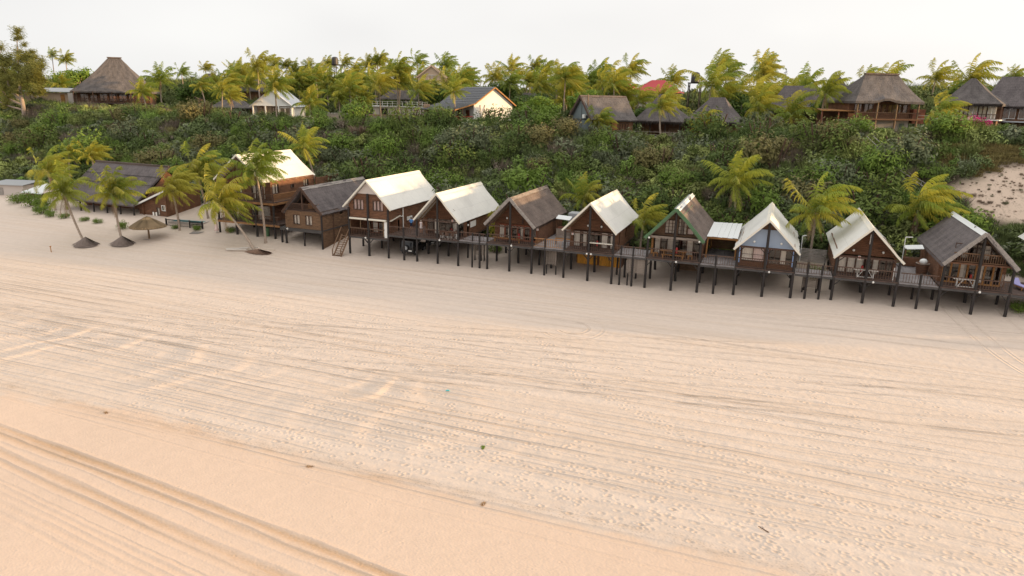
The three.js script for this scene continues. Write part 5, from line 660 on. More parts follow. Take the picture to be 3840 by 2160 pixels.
// white gabled cottage with zinc roof, terrace wall
{
  const o = thing('gabled_cottage', 'white cottage with front gable, glazed veranda and pale metal roof', 'house', [-106.65, 16.1, -52.7], 20.7 * DEG), W = 4.4, Hw = 2.5, Ha = 5.8, L = 10.6;
  part('gable_wall', poly([[-W, Hw, 0], [W, Hw, 0], [0, Ha, 0]], 0.12, [0, 0, 1]), M.plaster, o); part('side_wall', [bx(W - 0.15, 0, -L, W, Hw, -0.1)], M.plaster, o); part('side_wall', [bx(-W, 0, -L, -W + 0.15, Hw, -0.1)], M.plaster, o); part('back_wall', bx(-W, 0, -L - 0.1, W, Hw, -L), M.plaster, o); part('inner_wall', [bx(-W + 0.2, 0, -2.6, W - 0.2, Hw - 0.02, -2.45)], M.beige, o);
  for (const x of [-W + 0.1, -1.5, 1.45, W - 0.1]) part('column', bx(x - 0.12, 0, -0.12, x + 0.12, Hw, 0.12), M.white, o); part('lintel', bx(-W, Hw - 0.12, -0.08, W, Hw + 0.08, 0.15), M.white, o); glazing(o, 'door', -3.6, -2.2, 0, 2.1, -2.4, 2, M.redwood, [M.curtain, null]); glazing(o, 'window', -0.9, 0.9, 0.3, 2.1, -2.4, 3, M.trim, [null, M.curtain]); glazing(o, 'window', 1.7, 4.0, 0.3, 2.1, -0.02, 2, M.white, [null]);
  part('floor', bx(-W - 0.3, -0.8, -L, W + 0.3, 0, 0.5), M.paleWall, o); part('gable_lamp', [new THREE.SphereGeometry(0.16, 8, 6).translate(-2.2, 3.3, 0.25)], M.grey, o); part('veranda_sofa', [bx(-0.4, 0, -0.9, 1.4, 0.45, -0.3), bx(-0.4, 0.45, -0.5, 1.4, 0.7, -0.3)], M.white, o); gableRoof(o, W, Hw, Ha, L, M.zinc, 0.5, 0.12, 61, M.zinc, M.grey, 0.01);
  const w = thing('terrace_wall', 'low white wall before the white gabled cottage', 'wall', [-106.6, 15.2, -47.6], 20.7 * DEG); for (let k = 0; k < 9; k++) part('panel', bx(-9.5 + k * 1.95, -0.4, -0.1, -9.5 + k * 1.95 + 1.93, 0.75 + (k === 1 ? 0.5 : 0) + (k === 0 ? 0.2 : 0), 0.1), M.plaster, w); const q = thing('rain_barrel', 'grey barrel lying before the low white wall', 'barrel', [-100.4, 15.3, -47], 20 * DEG); part('drum', new THREE.CylinderGeometry(0.45, 0.45, 1.7, 14).rotateZ(Math.PI / 2).translate(0, 0.4, 0), M.grey, q); part('hoop', [new THREE.TorusGeometry(0.46, 0.04, 6, 16).rotateY(Math.PI / 2).translate(0.4, 0.4, 0), new THREE.TorusGeometry(0.46, 0.04, 6, 16).rotateY(Math.PI / 2).translate(-0.4, 0.4, 0)], M.black, q);
  const h = thing('low_hut', 'low dark roofed shelter left of the white gabled cottage', 'shelter', [-121, 16.1, -55], 22 * DEG); part('roof', hipRoof(4.6, 3, 1.7, 3.4, 2.4, 0, 0.2, 9), M.thatchHill, h); for (const x of [-4, 0, 4]) part('post', pole([x, -0.5, -0.6], [x, 1.8, -0.6], 0.09), M.post, h); part('wall', bx(-4, -0.4, -5, 4, 1.7, -2.5), M.log, h);
}
// white gable house with dark tiled roof and veranda
{
  const o = thing('tiled_house', 'white house with tall gable wall and dark tiled veranda roof', 'house', [-51.15, 16.9, -47.4], 58 * DEG), W = 4.47, Hw = 3.14, Ha = 6.1, L = 11.2;
  part('gable_wall', [bx(-W, -0.9, -0.2, W, Hw, 0), poly([[-W, Hw, -0.2], [W, Hw, -0.2], [0, Ha, -0.2]], 0.2, [0, 0, 1])], M.plaster, o); part('side_wall', bx(W - 0.2, -0.6, -L, W, Hw, -0.2), M.plaster, o); part('veranda_wall', bx(-W, -0.4, -L, -W + 0.2, Hw, -0.2), M.plaster, o); part('back_wall', bx(-W, -0.4, -L, W, Hw, -L + 0.2), M.plaster, o);
  const tile = mat(0.075, 0.078, 0.088, 0.5), k = (Ha - Hw) / W;
  const slope = (s, u0, u1, yA, yB, z0, z1, rows) => { for (let r = 0; r < rows; r++) { const a = r / rows, b = (r + 1) / rows + 0.012, xa = lerp(u0, u1, a), xb = lerp(u0, u1, b), ya = lerp(yA, yB, a), yb = lerp(yA, yB, b), gs = [], n = 26; for (let i = 0; i < n; i++) { const za = lerp(z0, z1, i / n), zb = lerp(z0, z1, (i + 0.86) / n); gs.push(poly([[s * xa, ya + 0.06, za], [s * xb, yb + 0.13, za], [s * xb, yb + 0.13, zb], [s * xa, ya + 0.06, zb]], 0.06, [0, -1, 0])); } const p = part('tile_course', gs, tile, o); p.userData.kind = 'stuff'; } };
  slope(-1, 0, W + 0.2, Ha + 0.15, Hw + 0.03, 0.5, -L - 0.4, 10); slope(-1, W + 0.2, W + 5.2, Hw + 0.03, Hw - 1.25, 0.5, -L - 0.4, 9); slope(1, 0, W + 0.6, Ha + 0.15, Hw - 0.25, 0.5, -L - 0.4, 10);
  part('roof_deck', [poly([[0, Ha + 0.06, 0.45], [-W, Hw, 0.45], [-W, Hw, -L], [0, Ha + 0.06, -L]], 0.08, [0, -1, 0]), poly([[-W, Hw, 0.45], [-W - 5, Hw - 1.3, 0.45], [-W - 5, Hw - 1.3, -L], [-W, Hw, -L]], 0.06, [0, -1, 0]), poly([[0, Ha + 0.06, 0.45], [W + 0.5, Hw - 0.3, 0.45], [W + 0.5, Hw - 0.3, -L], [0, Ha + 0.06, -L]], 0.08, [0, -1, 0])], M.trim, o);
  part('barge_board', bar([0, Ha + 0.06, 0.55], [-W, Hw + 0.03, 0.55], 0.2, 0.07), M.honey, o); part('barge_board', bar([-W, Hw + 0.03, 0.55], [-W - 5.2, Hw - 1.28, 0.55], 0.2, 0.07), M.honey, o); part('barge_board', bar([0, Ha + 0.06, 0.55], [W + 0.6, Hw - 0.3, 0.55], 0.2, 0.07), M.honey, o);
  part('veranda_floor', bx(-W - 4.9, -0.5, -L, -W, -0.05, 0.3), M.redwood, o); for (let i = 0; i < 6; i++) part('column', pole([-W - 4.7, -0.4, 0 - i * 2.2], [-W - 4.7, Hw - 1.15, 0 - i * 2.2], 0.13), M.postPale, o); part('column', pole([-W - 2.6, -0.4, 0.1], [-W - 2.6, Hw - 0.75, 0.1], 0.13), M.postPale, o); railing(o, [-W - 4.7, 0.05], [-W - 0.2, 0.05], -0.05, 0.9, M.red, 0.3); railing(o, [-W - 4.7, 0], [-W - 4.7, -L], -0.05, 0.9, M.redwood, 0.3);
  for (const z of [-2, -5, -8]) part('door', bx(-W - 0.03, -0.05, z - 0.6, -W - 0.002, 2.0, z + 0.6), M.redwood, o); for (const [a, b] of [[-3.3, -2.0], [-3.2, -3.1]]) part('prop', bar([a, -0.4, 0.35], [b, 3.0, 0.08], 0.07), M.trim, o); part('prop', bar([-1, -0.7, 0.3], [-0.95, 1.5, 0.25], 0.07), M.trim, o); part('chimney', bx(-W - 4.4, 0, -L + 0.4, -W - 3.4, 2.9, -L + 1.2), M.brick, o);
  const w = thing('brick_wall', 'low brick retaining wall before the white gable house', 'wall', [-52.6, 15.8, -44.9], 50 * DEG); for (let r = 0; r < 4; r++) for (let c = 0; c < 20; c++) part('brick', bx(-6 + c * 0.6 + (r % 2) * 0.3, -0.1 + r * 0.25, -0.16 - 0.02 * hash2(c, r), -6 + c * 0.6 + 0.58 + (r % 2) * 0.3, 0.13 + r * 0.25, 0.14 + 0.03 * hash2(r, c)), M.brick, w);
  const v = thing('brick_wall', 'stepped brick garden wall left of the grey green hut', 'wall', [-37.2, 15.6, -41.0], -24 * DEG); for (let r = 0; r < 7; r++) for (let c = 0; c < 14; c++) if (r < 7 - Math.floor(c / 2.6)) part('brick', bx(-3.6 + c * 0.52 + (r % 2) * 0.2, -0.4 + r * 0.28, -0.15 - 0.02 * hash2(c, r), -3.6 + c * 0.52 + 0.5 + (r % 2) * 0.2, -0.14 + r * 0.28, 0.14 + 0.03 * hash2(r, c)), M.brick, v);
}
// grey green hut and the thatched huts with their long terrace
{
  const o = thing('thatched_hut', 'hut with grey green gable wall and sloping thatch', 'hut', [-32.2, 15.7, -41.55], -49.5 * DEG), W = 4.1, Hw = 2.7, Ha = 6.15, L = 7.7;
  part('gable_wall', [poly([[-W, -0.6, 0], [W, -0.6, 0], [W, Hw, 0], [0, Ha, 0], [-W, Hw, 0]], 0.12, [0, 0, 1])], M.greenWall, o); part('batten', [bx(-0.05, -0.5, 0.12, 0.05, 5.6, 0.16), bx(-W, 2.2, 0.12, W, 2.3, 0.16)], M.dark, o); part('air_unit', [bx(1.0, 2.5, 0.12, 1.9, 3.1, 0.5)], M.white, o); part('air_unit_fan', new THREE.CylinderGeometry(0.3, 0.3, 0.05, 16).rotateX(Math.PI / 2).translate(2.3, 2.75, 0.3), M.black, o);
  part('side_wall', bx(W - 0.15, -0.4, -L, W, Hw - 0.3, 0), M.log, o); part('back_wall', bx(-W, -0.4, -L, W, Hw, -L + 0.1), M.log, o); gableRoof(o, W, Hw, Ha, L, M.thatchHill, 0.6, 0.3, 71, M.thatchBrown, M.trim, 0.12);
  { const f = new THREE.Group(); f.name = 'front'; f.position.set(W + 0.02, 0, 0); f.rotation.y = 90 * DEG; o.add(f); glazing(f, 'window', 1.0, 2.4, 0.4, 1.8, 0.02, 3, M.trim, [M.curtain]); part('door', bx(3.6, -0.2, 0, 4.6, 1.9, 0.06), M.honey, f); glazing(f, 'window', 5.2, 6.8, 0.4, 1.8, 0.02, 3, M.trim, [M.curtain]); }
  const a = thing('thatched_hut', 'pointed thatched hut with shaggy fringe in the middle of the terrace', 'hut', [-20.2, 15.8, -46.8], -12.3 * DEG); part('roof', hipRoof(4.5, 3.6, 2.1, 6.7, 0.35, -0.9, 0.3, 14), M.thatchHill, a); part('fringe', fringe(-4.7, 4.7, 2.0, 0.1, 0.75, 5), M.fringe, a); for (const x of [-4, -1.4, 1.4, 4]) part('post', pole([x, -0.5, -0.5], [x, 2.1, -0.5], 0.1), M.post, a); part('wall', bx(-4, -0.4, -6, 4, 2, -3), M.log, a); part('seam', [bar([-0.6, 6.5, -3.4], [0.6, 2.2, 0.15], 0.06, 0.05), bar([-0.6, 6.5, -3.4], [2.4, 2.2, 0.15], 0.06, 0.05)], M.dark, a);
  part('bench', [bx(-1.2, 0, -2.4, 0.8, 0.45, -1.8), bx(1.4, 0, -2.6, 3.4, 0.9, -2.3)], M.logPale, a);
  const b = thing('thatched_hut', 'thatched hut with turquoise curtains at the right end of the terrace', 'hut', [-11.4, 15.9, -46.5], -8 * DEG); part('roof', hipRoof(4.6, 3.6, 2.2, 6.2, 1.2, 0.3, 0.3, 18), M.thatchGrey, b); part('fringe', fringe(-4.6, 4.6, 2.1, 0.1, 0.6, 7), M.fringe, b); part('wall', bx(-4, -0.5, -6.4, 4.2, 2.1, -1.6), M.log, b); glazing(b, 'window', -1.7, 0.4, 0.3, 1.8, -1.55, 3, M.trim, [M.curtainTeal]); part('brick_panel', bx(1.4, -0.5, -1.6, 3.4, 1.4, -1.52), M.brick, b);
  const t = thing('terrace_deck', 'long railed timber terrace before the thatched huts', 'terrace', [-19.5, 15.4, -40.6], -6 * DEG); for (let k = 0; k < 24; k++) part('plank', bx(-9.6 + k * 0.82, -0.12, -3.4, -9.6 + k * 0.82 + 0.79, 0.01 * (k % 2), 0.1), M.greyWood, t); for (const y of [0.45, 0.9]) part('rail', bar([-9.6, y, 0.1], [10, y, 0.1], 0.09), M.slat, t); for (let k = 0; k < 8; k++) part('post', pole([-9.6 + k * 2.8, -2.5, 0.1], [-9.6 + k * 2.8, 1.0, 0.1], 0.08), M.slat, t);
  const q = thing('rain_tank', 'dark red drum at the corner of the grey green hut', 'tank', [-29.7, 15.2, -38.9], 0); part('drum', new THREE.CylinderGeometry(0.55, 0.55, 1.6, 16).translate(0, 0.5, 0), mat(0.19, 0.05, 0.05, 0.7), q); part('lid', new THREE.CylinderGeometry(0.58, 0.58, 0.1, 16).translate(0, 1.35, 0), M.black, q);
  const u = thing('utility_pole', 'pale wooden pole in front of the grey green hut', 'pole', [-30.4, 15.2, -39.6], 0); part('shaft', pole([0, -0.6, 0], [-0.6, 6.9, -0.6], 0.12, 0.09), M.postPale, u); part('cap', pole([-0.6, 6.9, -0.6], [-0.62, 7.0, -0.62], 0.1, 0.04), M.postPale, u);
  const y = thing('clothes_rack', 'small wooden trestle beside the grey green hut', 'trestle', [-34.6, 15.2, -38.8], 0); for (const s of [-1, 1]) part('leg', bar([s * 0.2, 0, 0], [s * 0.9, 1.2, 0], 0.07), M.postPale, y); part('top_bar', bar([-1.1, 1.2, 0], [1.1, 1.2, 0], 0.07), M.postPale, y);
}
// red roofed house behind, with its water tower
{
  const o = thing('red_roofed_house', 'house with bright red hipped roof behind the thatched huts', 'house', [-29.5, 19.9, -92], -10 * DEG); part('roof', hipRoof(5.6, 4, 3.4, 6.2, 1.6, 0.3, 0.12, 21, 0.02), mat(0.44, 0.04, 0.045, 0.6), o); part('wall', bx(-4.4, -1.2, -7, 4.4, 3.3, -1.2), M.paleWall, o); for (const x of [-5, -1.8, 1.8, 5]) part('post', pole([x, -1.4, -0.3], [x, 3.4, -0.3], 0.12), M.postPale, o); glazing(o, 'window', -3.4, -1.4, 0.8, 2.4, -1.15, 2, M.trim, [null]); part('hip_line', [bar([-5.5, 3.5, 0.02], [-1.3, 6.2, -4], 0.12, 0.06)], M.canvasEdge, o); part('balcony', bx(-5.4, -0.3, -1.2, 5.4, -0.1, 0.1), M.deck, o);
  const b = thing('red_roofed_house', 'lower red roof partly hidden left of the bright red roof', 'house', [-38, 20.4, -97], -10 * DEG); part('roof', hipRoof(4.2, 3.2, 2.8, 5.2, 1.0, 0, 0.12, 22, 0.02), mat(0.34, 0.055, 0.05, 0.7), b); part('wall', bx(-3.4, -1, -6, 3.4, 2.8, -0.8), M.paleWall, b); part('balcony', bx(-3.6, 0, -0.8, 3.6, 0.15, 0.2), M.log, b);
  for (const [x, z, y, label] of [[-19.8, -95, 25.6, 'dark water tank on a stand right of the red roof'], [-132.3, -115, 30.2, 'dark water tank above the palm grove']]) { const t = thing('water_tower', label, 'water tank', [x, ground(x, z), z]), h = y - ground(x, z); part('tank', new THREE.LatheGeometry([[0, 0], [1.25, 0], [1.3, 0.2], [1.25, 0.9], [1.32, 1.0], [1.25, 1.1], [1.25, 2.2], [1.0, 2.6], [0.4, 2.8], [0, 2.8]].map(([a, b]) => new THREE.Vector2(a * 0.78, b * 0.85)), 18).translate(0, h, 0), mat(0.035, 0.032, 0.032, 0.5), t); part('platform', bx(-1.5, h - 0.2, -1.5, 1.5, h, 1.5), M.post, t); for (const a of [-1.3, 1.3]) for (const c of [-1.3, 1.3]) part('leg', pole([a, -0.3, c], [a, h - 0.1, c], 0.12), M.post, t); part('brace', [bar([-1.3, 0.5, 1.3], [1.3, h - 0.4, 1.3], 0.1), bar([1.3, 0.5, 1.3], [-1.3, h - 0.4, 1.3], 0.1)], M.post, t); }
}
// two storey thatched house
{
  const o = thing('thatched_house', 'two storey house with steep thatched roof and tall round posts', 'house', [15.4, 17.0, -46.0], 24 * DEG), W = 5.5, D = 5.2;
  part('roof', hipRoof(W, D, 4.9, 9.1, 2.7, 1.0, 0.35, 27, 0.14, (x) => 0.5 * Math.exp(-((x + 0.4) ** 2) / 1.6)), M.thatchHill, o); part('ridge_cap', bx(-1.8, 9.0, -D - 0.3, 3.8, 9.25, -D + 0.3), M.thatchBrown, o);
  for (const x of [-4.9, -1.7, 1.4, 4.9]) part('post', pole([x, -0.6, -0.4], [x, 4.9, -0.4], 0.16, 0.14), M.postPale, o); part('upper_floor', bx(-5.5, 2.1, -9.4, 5.5, 2.3, -0.2), M.log, o); railing(o, [-5.3, -0.3], [5.3, -0.3], 2.3, 3.2, M.trim, 0.3);
  part('upper_wall', bx(-5, 2.3, -9.4, 5, 4.9, -2.6), M.log, o); for (const x of [-4.2, -2.6, -0.4, 1.3, 3.0]) glazing(o, 'window', x, x + 1.45, 3.1, 4.5, -2.55, 2, M.trim, [M.curtain]); part('lower_wall', bx(-4.8, -0.6, -9.2, 4.8, 2.1, -2.2), M.paleWall, o); glazing(o, 'door', -4.2, -2.6, -0.3, 1.7, -2.15, 2, M.blueSheet, [M.curtain]); glazing(o, 'window', -2.0, -0.6, 0.2, 1.7, -2.15, 2, M.white, [null, M.curtain]); part('door', bx(3.3, -0.4, -2.2, 4.1, 1.6, -2.12), M.greenWall, o); part('side_wing', bx(5.2, 1.6, -6, 7.2, 3.8, -2), M.redwood, o); part('side_rail', [bar([5, 2.4, -0.3], [7.6, 2.4, -0.3], 0.07), bar([5, 2.9, -0.3], [7.6, 2.9, -0.3], 0.07)], M.greyWood, o);
  const c = thing('carport', 'flat roofed timber carport with brick panel left of the two storey house', 'carport', [8.7, 17.0, -45.4], 6 * DEG); part('roof', poly([[-3, 3.3, 0.3], [2.6, 3.3, 0.3], [2.6, 3.5, -5], [-3, 3.5, -5]], 0.12, [0, 1, 0]), M.honey, c); for (const x of [-2.8, -0.4, 2.4]) part('post', pole([x, -0.6, 0.1], [x, 3.3, 0.1], 0.1), M.redwood, c); for (let r = 0; r < 8; r++) for (let k = 0; k < 5; k++) part('brick', bx(-0.2 + k * 0.52 + (r % 2) * 0.1, -0.4 + r * 0.28, -0.5 - 0.03 * hash2(k, r), 0.3 + k * 0.52 + (r % 2) * 0.1, -0.14 + r * 0.28, -0.3), M.brick, c); part('back_wall', bx(-2.8, -0.5, -5, 2.4, 3.2, -4.8), M.log, c);
  const e = thing('thatched_house', 'dark thatched roof with whitish fringe left of the carport', 'house', [2.8, 17.6, -60], 5 * DEG); part('roof', hipRoof(5.2, 4, 2.6, 6.9, 2.6, 0, 0.3, 29), M.thatchGrey, e); part('fringe', fringe(-5.2, 5.2, 2.5, 0.1, 0.9, 9), M.fringe, e); part('wall', bx(-4.4, -0.6, -7, 4.4, 2.6, -1.2), M.log, e);
  const g = thing('thatched_house', 'dark pointed thatched roof behind the bright spreading tree', 'house', [9.5, 19.5, -78], 0); part('roof', hipRoof(5, 4, 2.4, 7.6, 0.4, 0, 0.3, 30), M.thatchGrey, g); part('wall', bx(-4, -1, -7, 4, 2.4, -1), M.log, g);
  const s = thing('garden_steps', 'low stone terrace edge below the tall palm left of the two storey house', 'terrace', [9.5, 16.6, -41.6], 0); for (let k = 0; k < 4; k++) part('step', bx(-2.2, -0.5 - k * 0.25, 0.1 + k * 0.4, 2.2 - 0.2 * k, -0.05 - k * 0.25, 0.5 + k * 0.4), M.beige, s); for (const x of [-2.2, 2]) part('marker', bx(x, 0, 0.1, x + 0.2, 0.5, 0.3), M.white, s);
}
// right hand thatched house with shaggy fringe
{
  const o = thing('thatched_house', 'thatched house with shaggy pale fringe and glazed front at the right', 'house', [27.3, 19.5, -52.8], -20 * DEG), W = 4.1;
  part('roof', hipRoof(W + 0.3, 4.1, 2.35, 6.3, 0.35, -0.6, 0.35, 33), M.thatchHill, o); part('fringe', fringe(-W - 0.4, W + 0.4, 2.3, 0.15, 0.8, 11), M.fringe, o); for (let k = 0; k < 6; k++) { const x = -3.7 + k * 1.25; glazing(o, 'window', x, x + 1.1, 0.05, 2.2, -0.9, 2, k % 2 ? M.white : M.trim, [M.curtain]); } part('wall', [bx(-3.9, -2.0, -7.4, 3.9, 0.05, -0.85), bx(-3.9, 0.0, -7.4, 3.9, 2.3, -4)], M.log, o); part('floor', bx(-4.3, -0.15, -7.4, 4.4, 0, 0.3), M.white, o); railing(o, [-4.2, 0.25], [4.3, 0.25], 0, 0.75, M.trim, 0.4); part('satellite_dish', [new THREE.SphereGeometry(0.62, 16, 8, 0, 6.283, 0, 0.9).rotateX(1.1).translate(0.6, -0.3, 0.7), bar([0.6, -1.4, 0.4], [0.6, -0.3, 0.6], 0.06)], M.white, o);
  const b = thing('thatched_house', 'long thatched roof running off the right edge', 'house', [36.5, 19.4, -57], -14 * DEG); part('roof', hipRoof(6.8, 4.6, 2.2, 6.9, 4.4, 0, 0.35, 35), M.thatchGrey, b); part('fringe', fringe(-6.8, 6.8, 2.1, 0.1, 0.6, 13), M.fringe, b); part('wall', bx(-6, -1.5, -8, 6, 2.2, -1.2), M.log, b); for (let k = 0; k < 5; k++) glazing(b, 'window', -5.4 + k * 2.1, -3.7 + k * 2.1, 0.2, 1.9, -1.15, 2, M.white, [M.curtain]); part('deck', bx(-6.6, -0.3, -1.2, 6.6, -0.1, 0.6), M.zinc, b);
}
// houses seen between the palms
{
  const o = thing('terrace_house', 'low house with white railed flat terrace behind the lawn palms', 'house', [-86.5, 16.6, -75.5], 24 * DEG); part('wall', bx(-7, -0.6, -6, 6, 2.0, 0), M.paleWall, o); part('terrace', bx(-7.3, 2.0, -6.2, 6.3, 2.2, 0.6), M.white, o); for (let k = 0; k < 12; k++) part('rail_post', bx(-7.2 + k * 1.2, 2.2, 0.45, -7.06 + k * 1.2, 3.3, 0.55), M.white, o); for (const y of [2.75, 3.25]) part('rail', bar([-7.2, y, 0.5], [6.2, y, 0.5], 0.08), M.white, o); part('roof', hipRoof(6, 3, 3.9, 6.0, 3, 0, 0.25, 40), M.thatchHill, o); for (const x of [-5, 0, 5]) part('column', pole([x, 2.2, -0.6], [x, 4.2, -0.6], 0.1), M.post, o); part('base_wall', bx(-8, -1.6, 0.6, 8, 0.2, 1.0), M.brick, o); part('opening', bx(-5.5, 0, -0.02, -3.6, 1.6, 0.03), M.dark, o);
  const b = thing('gabled_house', 'beige gabled house with balcony above the palms, left of the tall palm', 'house', [-89, 21.2, -96], 20 * DEG); part('gable_wall', [bx(-3.6, -3, -7, 3.6, 5.2, 0), poly([[-3.6, 5.2, 0], [3.6, 5.2, 0], [0, 8.0, 0]], 0.1, [0, 0, 1])], M.beige, b); glazing(b, 'window', -0.9, 1.2, 4.2, 5.6, 0.12, 2, M.white, [null]); part('balcony', [bx(-3.8, 3.2, 0, 3.8, 3.4, 1.2)], M.white, b); gableRoof(b, 3.6, 5.2, 8.0, 7, M.thatchBrown, 0.5, 0.25, 81, M.thatchBrown, M.beige, 0.05);
  for (const [x, y, z, s, t, label] of [[-141, 22.5, -88, 4.4, 30, 'thatched roof glimpsed between palms left of the white gabled cottage'], [-136, 27.4, -126, 3.4, 10, 'small gabled roof glimpsed high in the palm grove'], [-186, 25.2, -118, 4, 20, 'reddish roof on the skyline right of the big thatched house'], [-60, 20.0, -92, 4.6, 15, 'grey thatched roof behind the sea grape tree']]) { const h = thing('glimpsed_house', label, 'house', [x, y - 3, z], t * DEG); part('roof', hipRoof(s, s * 0.7, 2.2, 2.2 + s * 0.75, s * 0.3, 0, 0.25, x | 0), M.thatchHill, h); part('wall', bx(-s * 0.85, -4, -s * 1.3, s * 0.85, 2.2, -0.5), M.log, h); }
  const u = thing('utility_pole', 'thin antenna pole on the skyline at the right', 'pole', [-0.5, ground(-0.5, -108), -108]); part('shaft', pole([0, -0.5, 0], [0.3, 10.8, 0], 0.1, 0.06), M.post, u); part('antenna', [bar([-0.2, 9.8, 0], [0.7, 10.2, 0], 0.08), new THREE.TorusGeometry(0.35, 0.05, 6, 12).translate(0.25, 9.6, 0)], M.grey, u);
}
// grey wooden steps that climb the dune at the right
{
  const o = thing('dune_stairs', 'weathered grey wooden stairs climbing the dune at the right', 'stairs', [0, 0, 0]); const P = [[20.6, 8.6, -22.0], [17.6, 10.6, -25.2], [15.4, 12.0, -27], [13.6, 14.2, -30.4], [11.9, 15.8, -33]]; let n = 0;
  for (let i = 0; i < 4; i++) { const a = V(...P[i]), b = V(...P[i + 1]), m = Math.round(a.distanceTo(b) / 0.42), d = b.clone().sub(a).setY(0).normalize(), s = V(-d.z, 0, d.x).multiplyScalar(0.55); for (let k = 0; k < m; k++) { const c = a.clone().lerp(b, (k + 0.5) / m).add(V(0, 0.35, 0)); part('tread', bar([c.x - s.x, c.y, c.z - s.z], [c.x + s.x, c.y, c.z + s.z], 0.07, 0.26), M.greyWood, o); n++; } for (const q of [-1, 1]) part('handrail', bar([a.x + q * s.x, a.y + 1.3, a.z + q * s.z], [b.x + q * s.x, b.y + 1.3, b.z + q * s.z], 0.07), M.greyWood, o); for (const q of [-1, 1]) part('post', bar([a.x + q * s.x, a.y - 0.8, a.z + q * s.z], [a.x + q * s.x, a.y + 1.4, a.z + q * s.z], 0.09), M.greyWood, o); }
}
// piles of cut fronds and branches on the slope
for (const [x, z, s, label] of [[-71, -33, 3.0, 'heap of dry cut branches on the slope left of the tiled house'], [-33.5, -31.5, 2.0, 'heap of reddish dead branches below the stepped brick wall'], [-10.8, -28, 1.8, 'heap of dead branches below the thatched hut terrace'], [-76, -29, 2.2, 'grey heap of dead fronds right of the palm behind the tall house'], [-128, -30, 2.6, 'grey tangle of dead branches on the left slope']]) single('branch_heap', twigMass((x * -7) | 0, 420, 1.0, 0.7).scale(s, s * 0.8, s), mat(0.27, 0.19, 0.145, 0.95), label, 'branches', [x, ground(x, z) + 0.3, z]);
// ---------------------------------------------------------------- the lodge and the things on the sand at the left
{
  const o = thing('beach_lodge', 'long lodge with low dark thatched roof behind the palms at the left', 'lodge', [-101.5, 1.6, -10], 2 * DEG);
  part('roof', [poly([[-7.2, 7.5, 0.4], [8.2, 7.3, 0.4], [7.0, 1.75, 7.2], [-8.4, 2.0, 7.2]], 0.3, [0, 1, 0.6])], M.thatchGrey, o); part('roof', [poly([[-7.2, 7.5, 0.4], [8.2, 7.3, 0.4], [8.2, 3.0, -6], [-8.4, 3.0, -6]], 0.3, [0, 1, -0.6])], M.thatchGrey, o); part('roof_end', poly([[-7.2, 7.5, 0.4], [-8.4, 2.0, 7.2], [-8.4, 3.0, -6]], 0.25, [-1, 0.2, 0]), M.thatchGrey, o); part('ridge_cap', bar([-7.3, 7.8, 0.5], [8.3, 7.6, 0.5], 0.35, 0.4), M.thatchBrown, o); for (const [t] of [[0.28], [0.5]]) part('course_line', bar([-7.4, lerp(7.75, 2.2, t), lerp(0.7, 7.5, t)], [8.0, lerp(7.6, 2.1, t), lerp(0.7, 7.5, t)], 0.06, 0.05), M.dark, o);
  for (let k = 0; k < 6; k++) part('post', pole([-7.6 + k * 2.8, -1, 6.7], [-7.6 + k * 2.8, 2.0, 6.7], 0.13), M.post, o); part('wall', [bx(-7.6, -1, -5, 7.4, 3.2, 3.6)], M.log, o); part('gable_wall', poly([[7.5, -0.5, 6], [7.5, -0.5, -5], [7.5, 3, -5], [7.5, 6.8, 0.4], [7.5, 2.2, 6]], 0.1, [1, 0, 0]), M.log, o);
  const a = thing('lodge_annex', 'brown log annex with white roof edge right of the lodge roof', 'building', [-92.2, 1.5, -4.6], 0); part('roof', poly([[-3.2, 1.9, 0.5], [3.4, 4.6, 0.5], [3.4, 4.6, -7], [-3.2, 1.9, -7]], 0.16, [0, 1, 0]), M.thatchGrey, a); part('barge_board', bar([-3.3, 1.85, 0.6], [3.5, 4.65, 0.6], 0.28, 0.06), M.white, a); part('front_wall', logRows(-0.4, 4.3, (y) => [Math.max(-2.7, (y - 1.9) / 2.7 * 6.6 - 3.0), 3.2], [[1.0, 1.7, 0.6, 1.9], [2.1, 2.9, 1.4, 2.3]], 0), M.log, a); glazing(a, 'window', 1.0, 1.7, 0.6, 1.9, 0.0, 1, M.trim, [M.curtain]); glazing(a, 'window', 2.1, 2.9, 1.4, 2.3, 0.0, 1, M.white, [M.curtain]); part('side_wall', bx(3.1, -0.4, -7, 3.2, 4.4, 0), M.log, a); for (const [x, w, h] of [[0.2, 0.3, 0.9], [0.8, 0.3, 0.9]]) part('notice', bx(x, 0.2, 0.1, x + w, 0.2 + h, 0.14), M.lampWhite, a);
  const h = thing('beach_store', 'pale flat roofed store at the left edge behind the bushes', 'building', [-127.6, 2.3, -7.5], 14 * DEG); part('wall', bx(-5, -0.6, -4, 1.6, 2.0, 0), M.paleWall, h); part('roof', poly([[-5.3, 2.02, 0.5], [2.0, 2.02, 0.5], [1.8, 2.35, -4.2], [-5.3, 2.35, -4.2]], 0.1, [0, 1, 0]), M.grey, h); part('door', bx(-3.2, 0, 0.0, -2.4, 1.5, 0.05), M.greyWood, h); part('sand_bank', new THREE.SphereGeometry(1, 16, 8).scale(3.2, 0.8, 1.4).translate(-2.5, -0.5, 2.2), plainSand, h);
  const t = thing('tarpaulin_shelter', 'pale tarpaulin shelter beside the flat roofed store', 'shelter', [-122.3, 2.4, -8], 0); part('canopy', [poly([[-2.8, 0.9, 1.4], [2.6, 0.9, 1.4], [1.4, 2.4, -1.2], [0.2, 2.4, -1.2]], 0.04, [0, 1, 0.5])], M.sheetPale, t); for (const x of [-2.6, 2.4]) part('pole', pole([x, -0.6, 1.2], [x, 0.95, 1.2], 0.05), M.post, t); part('box', bx(-2.2, -0.5, -0.6, 2.2, 0.7, 0.8), M.log, t);
}
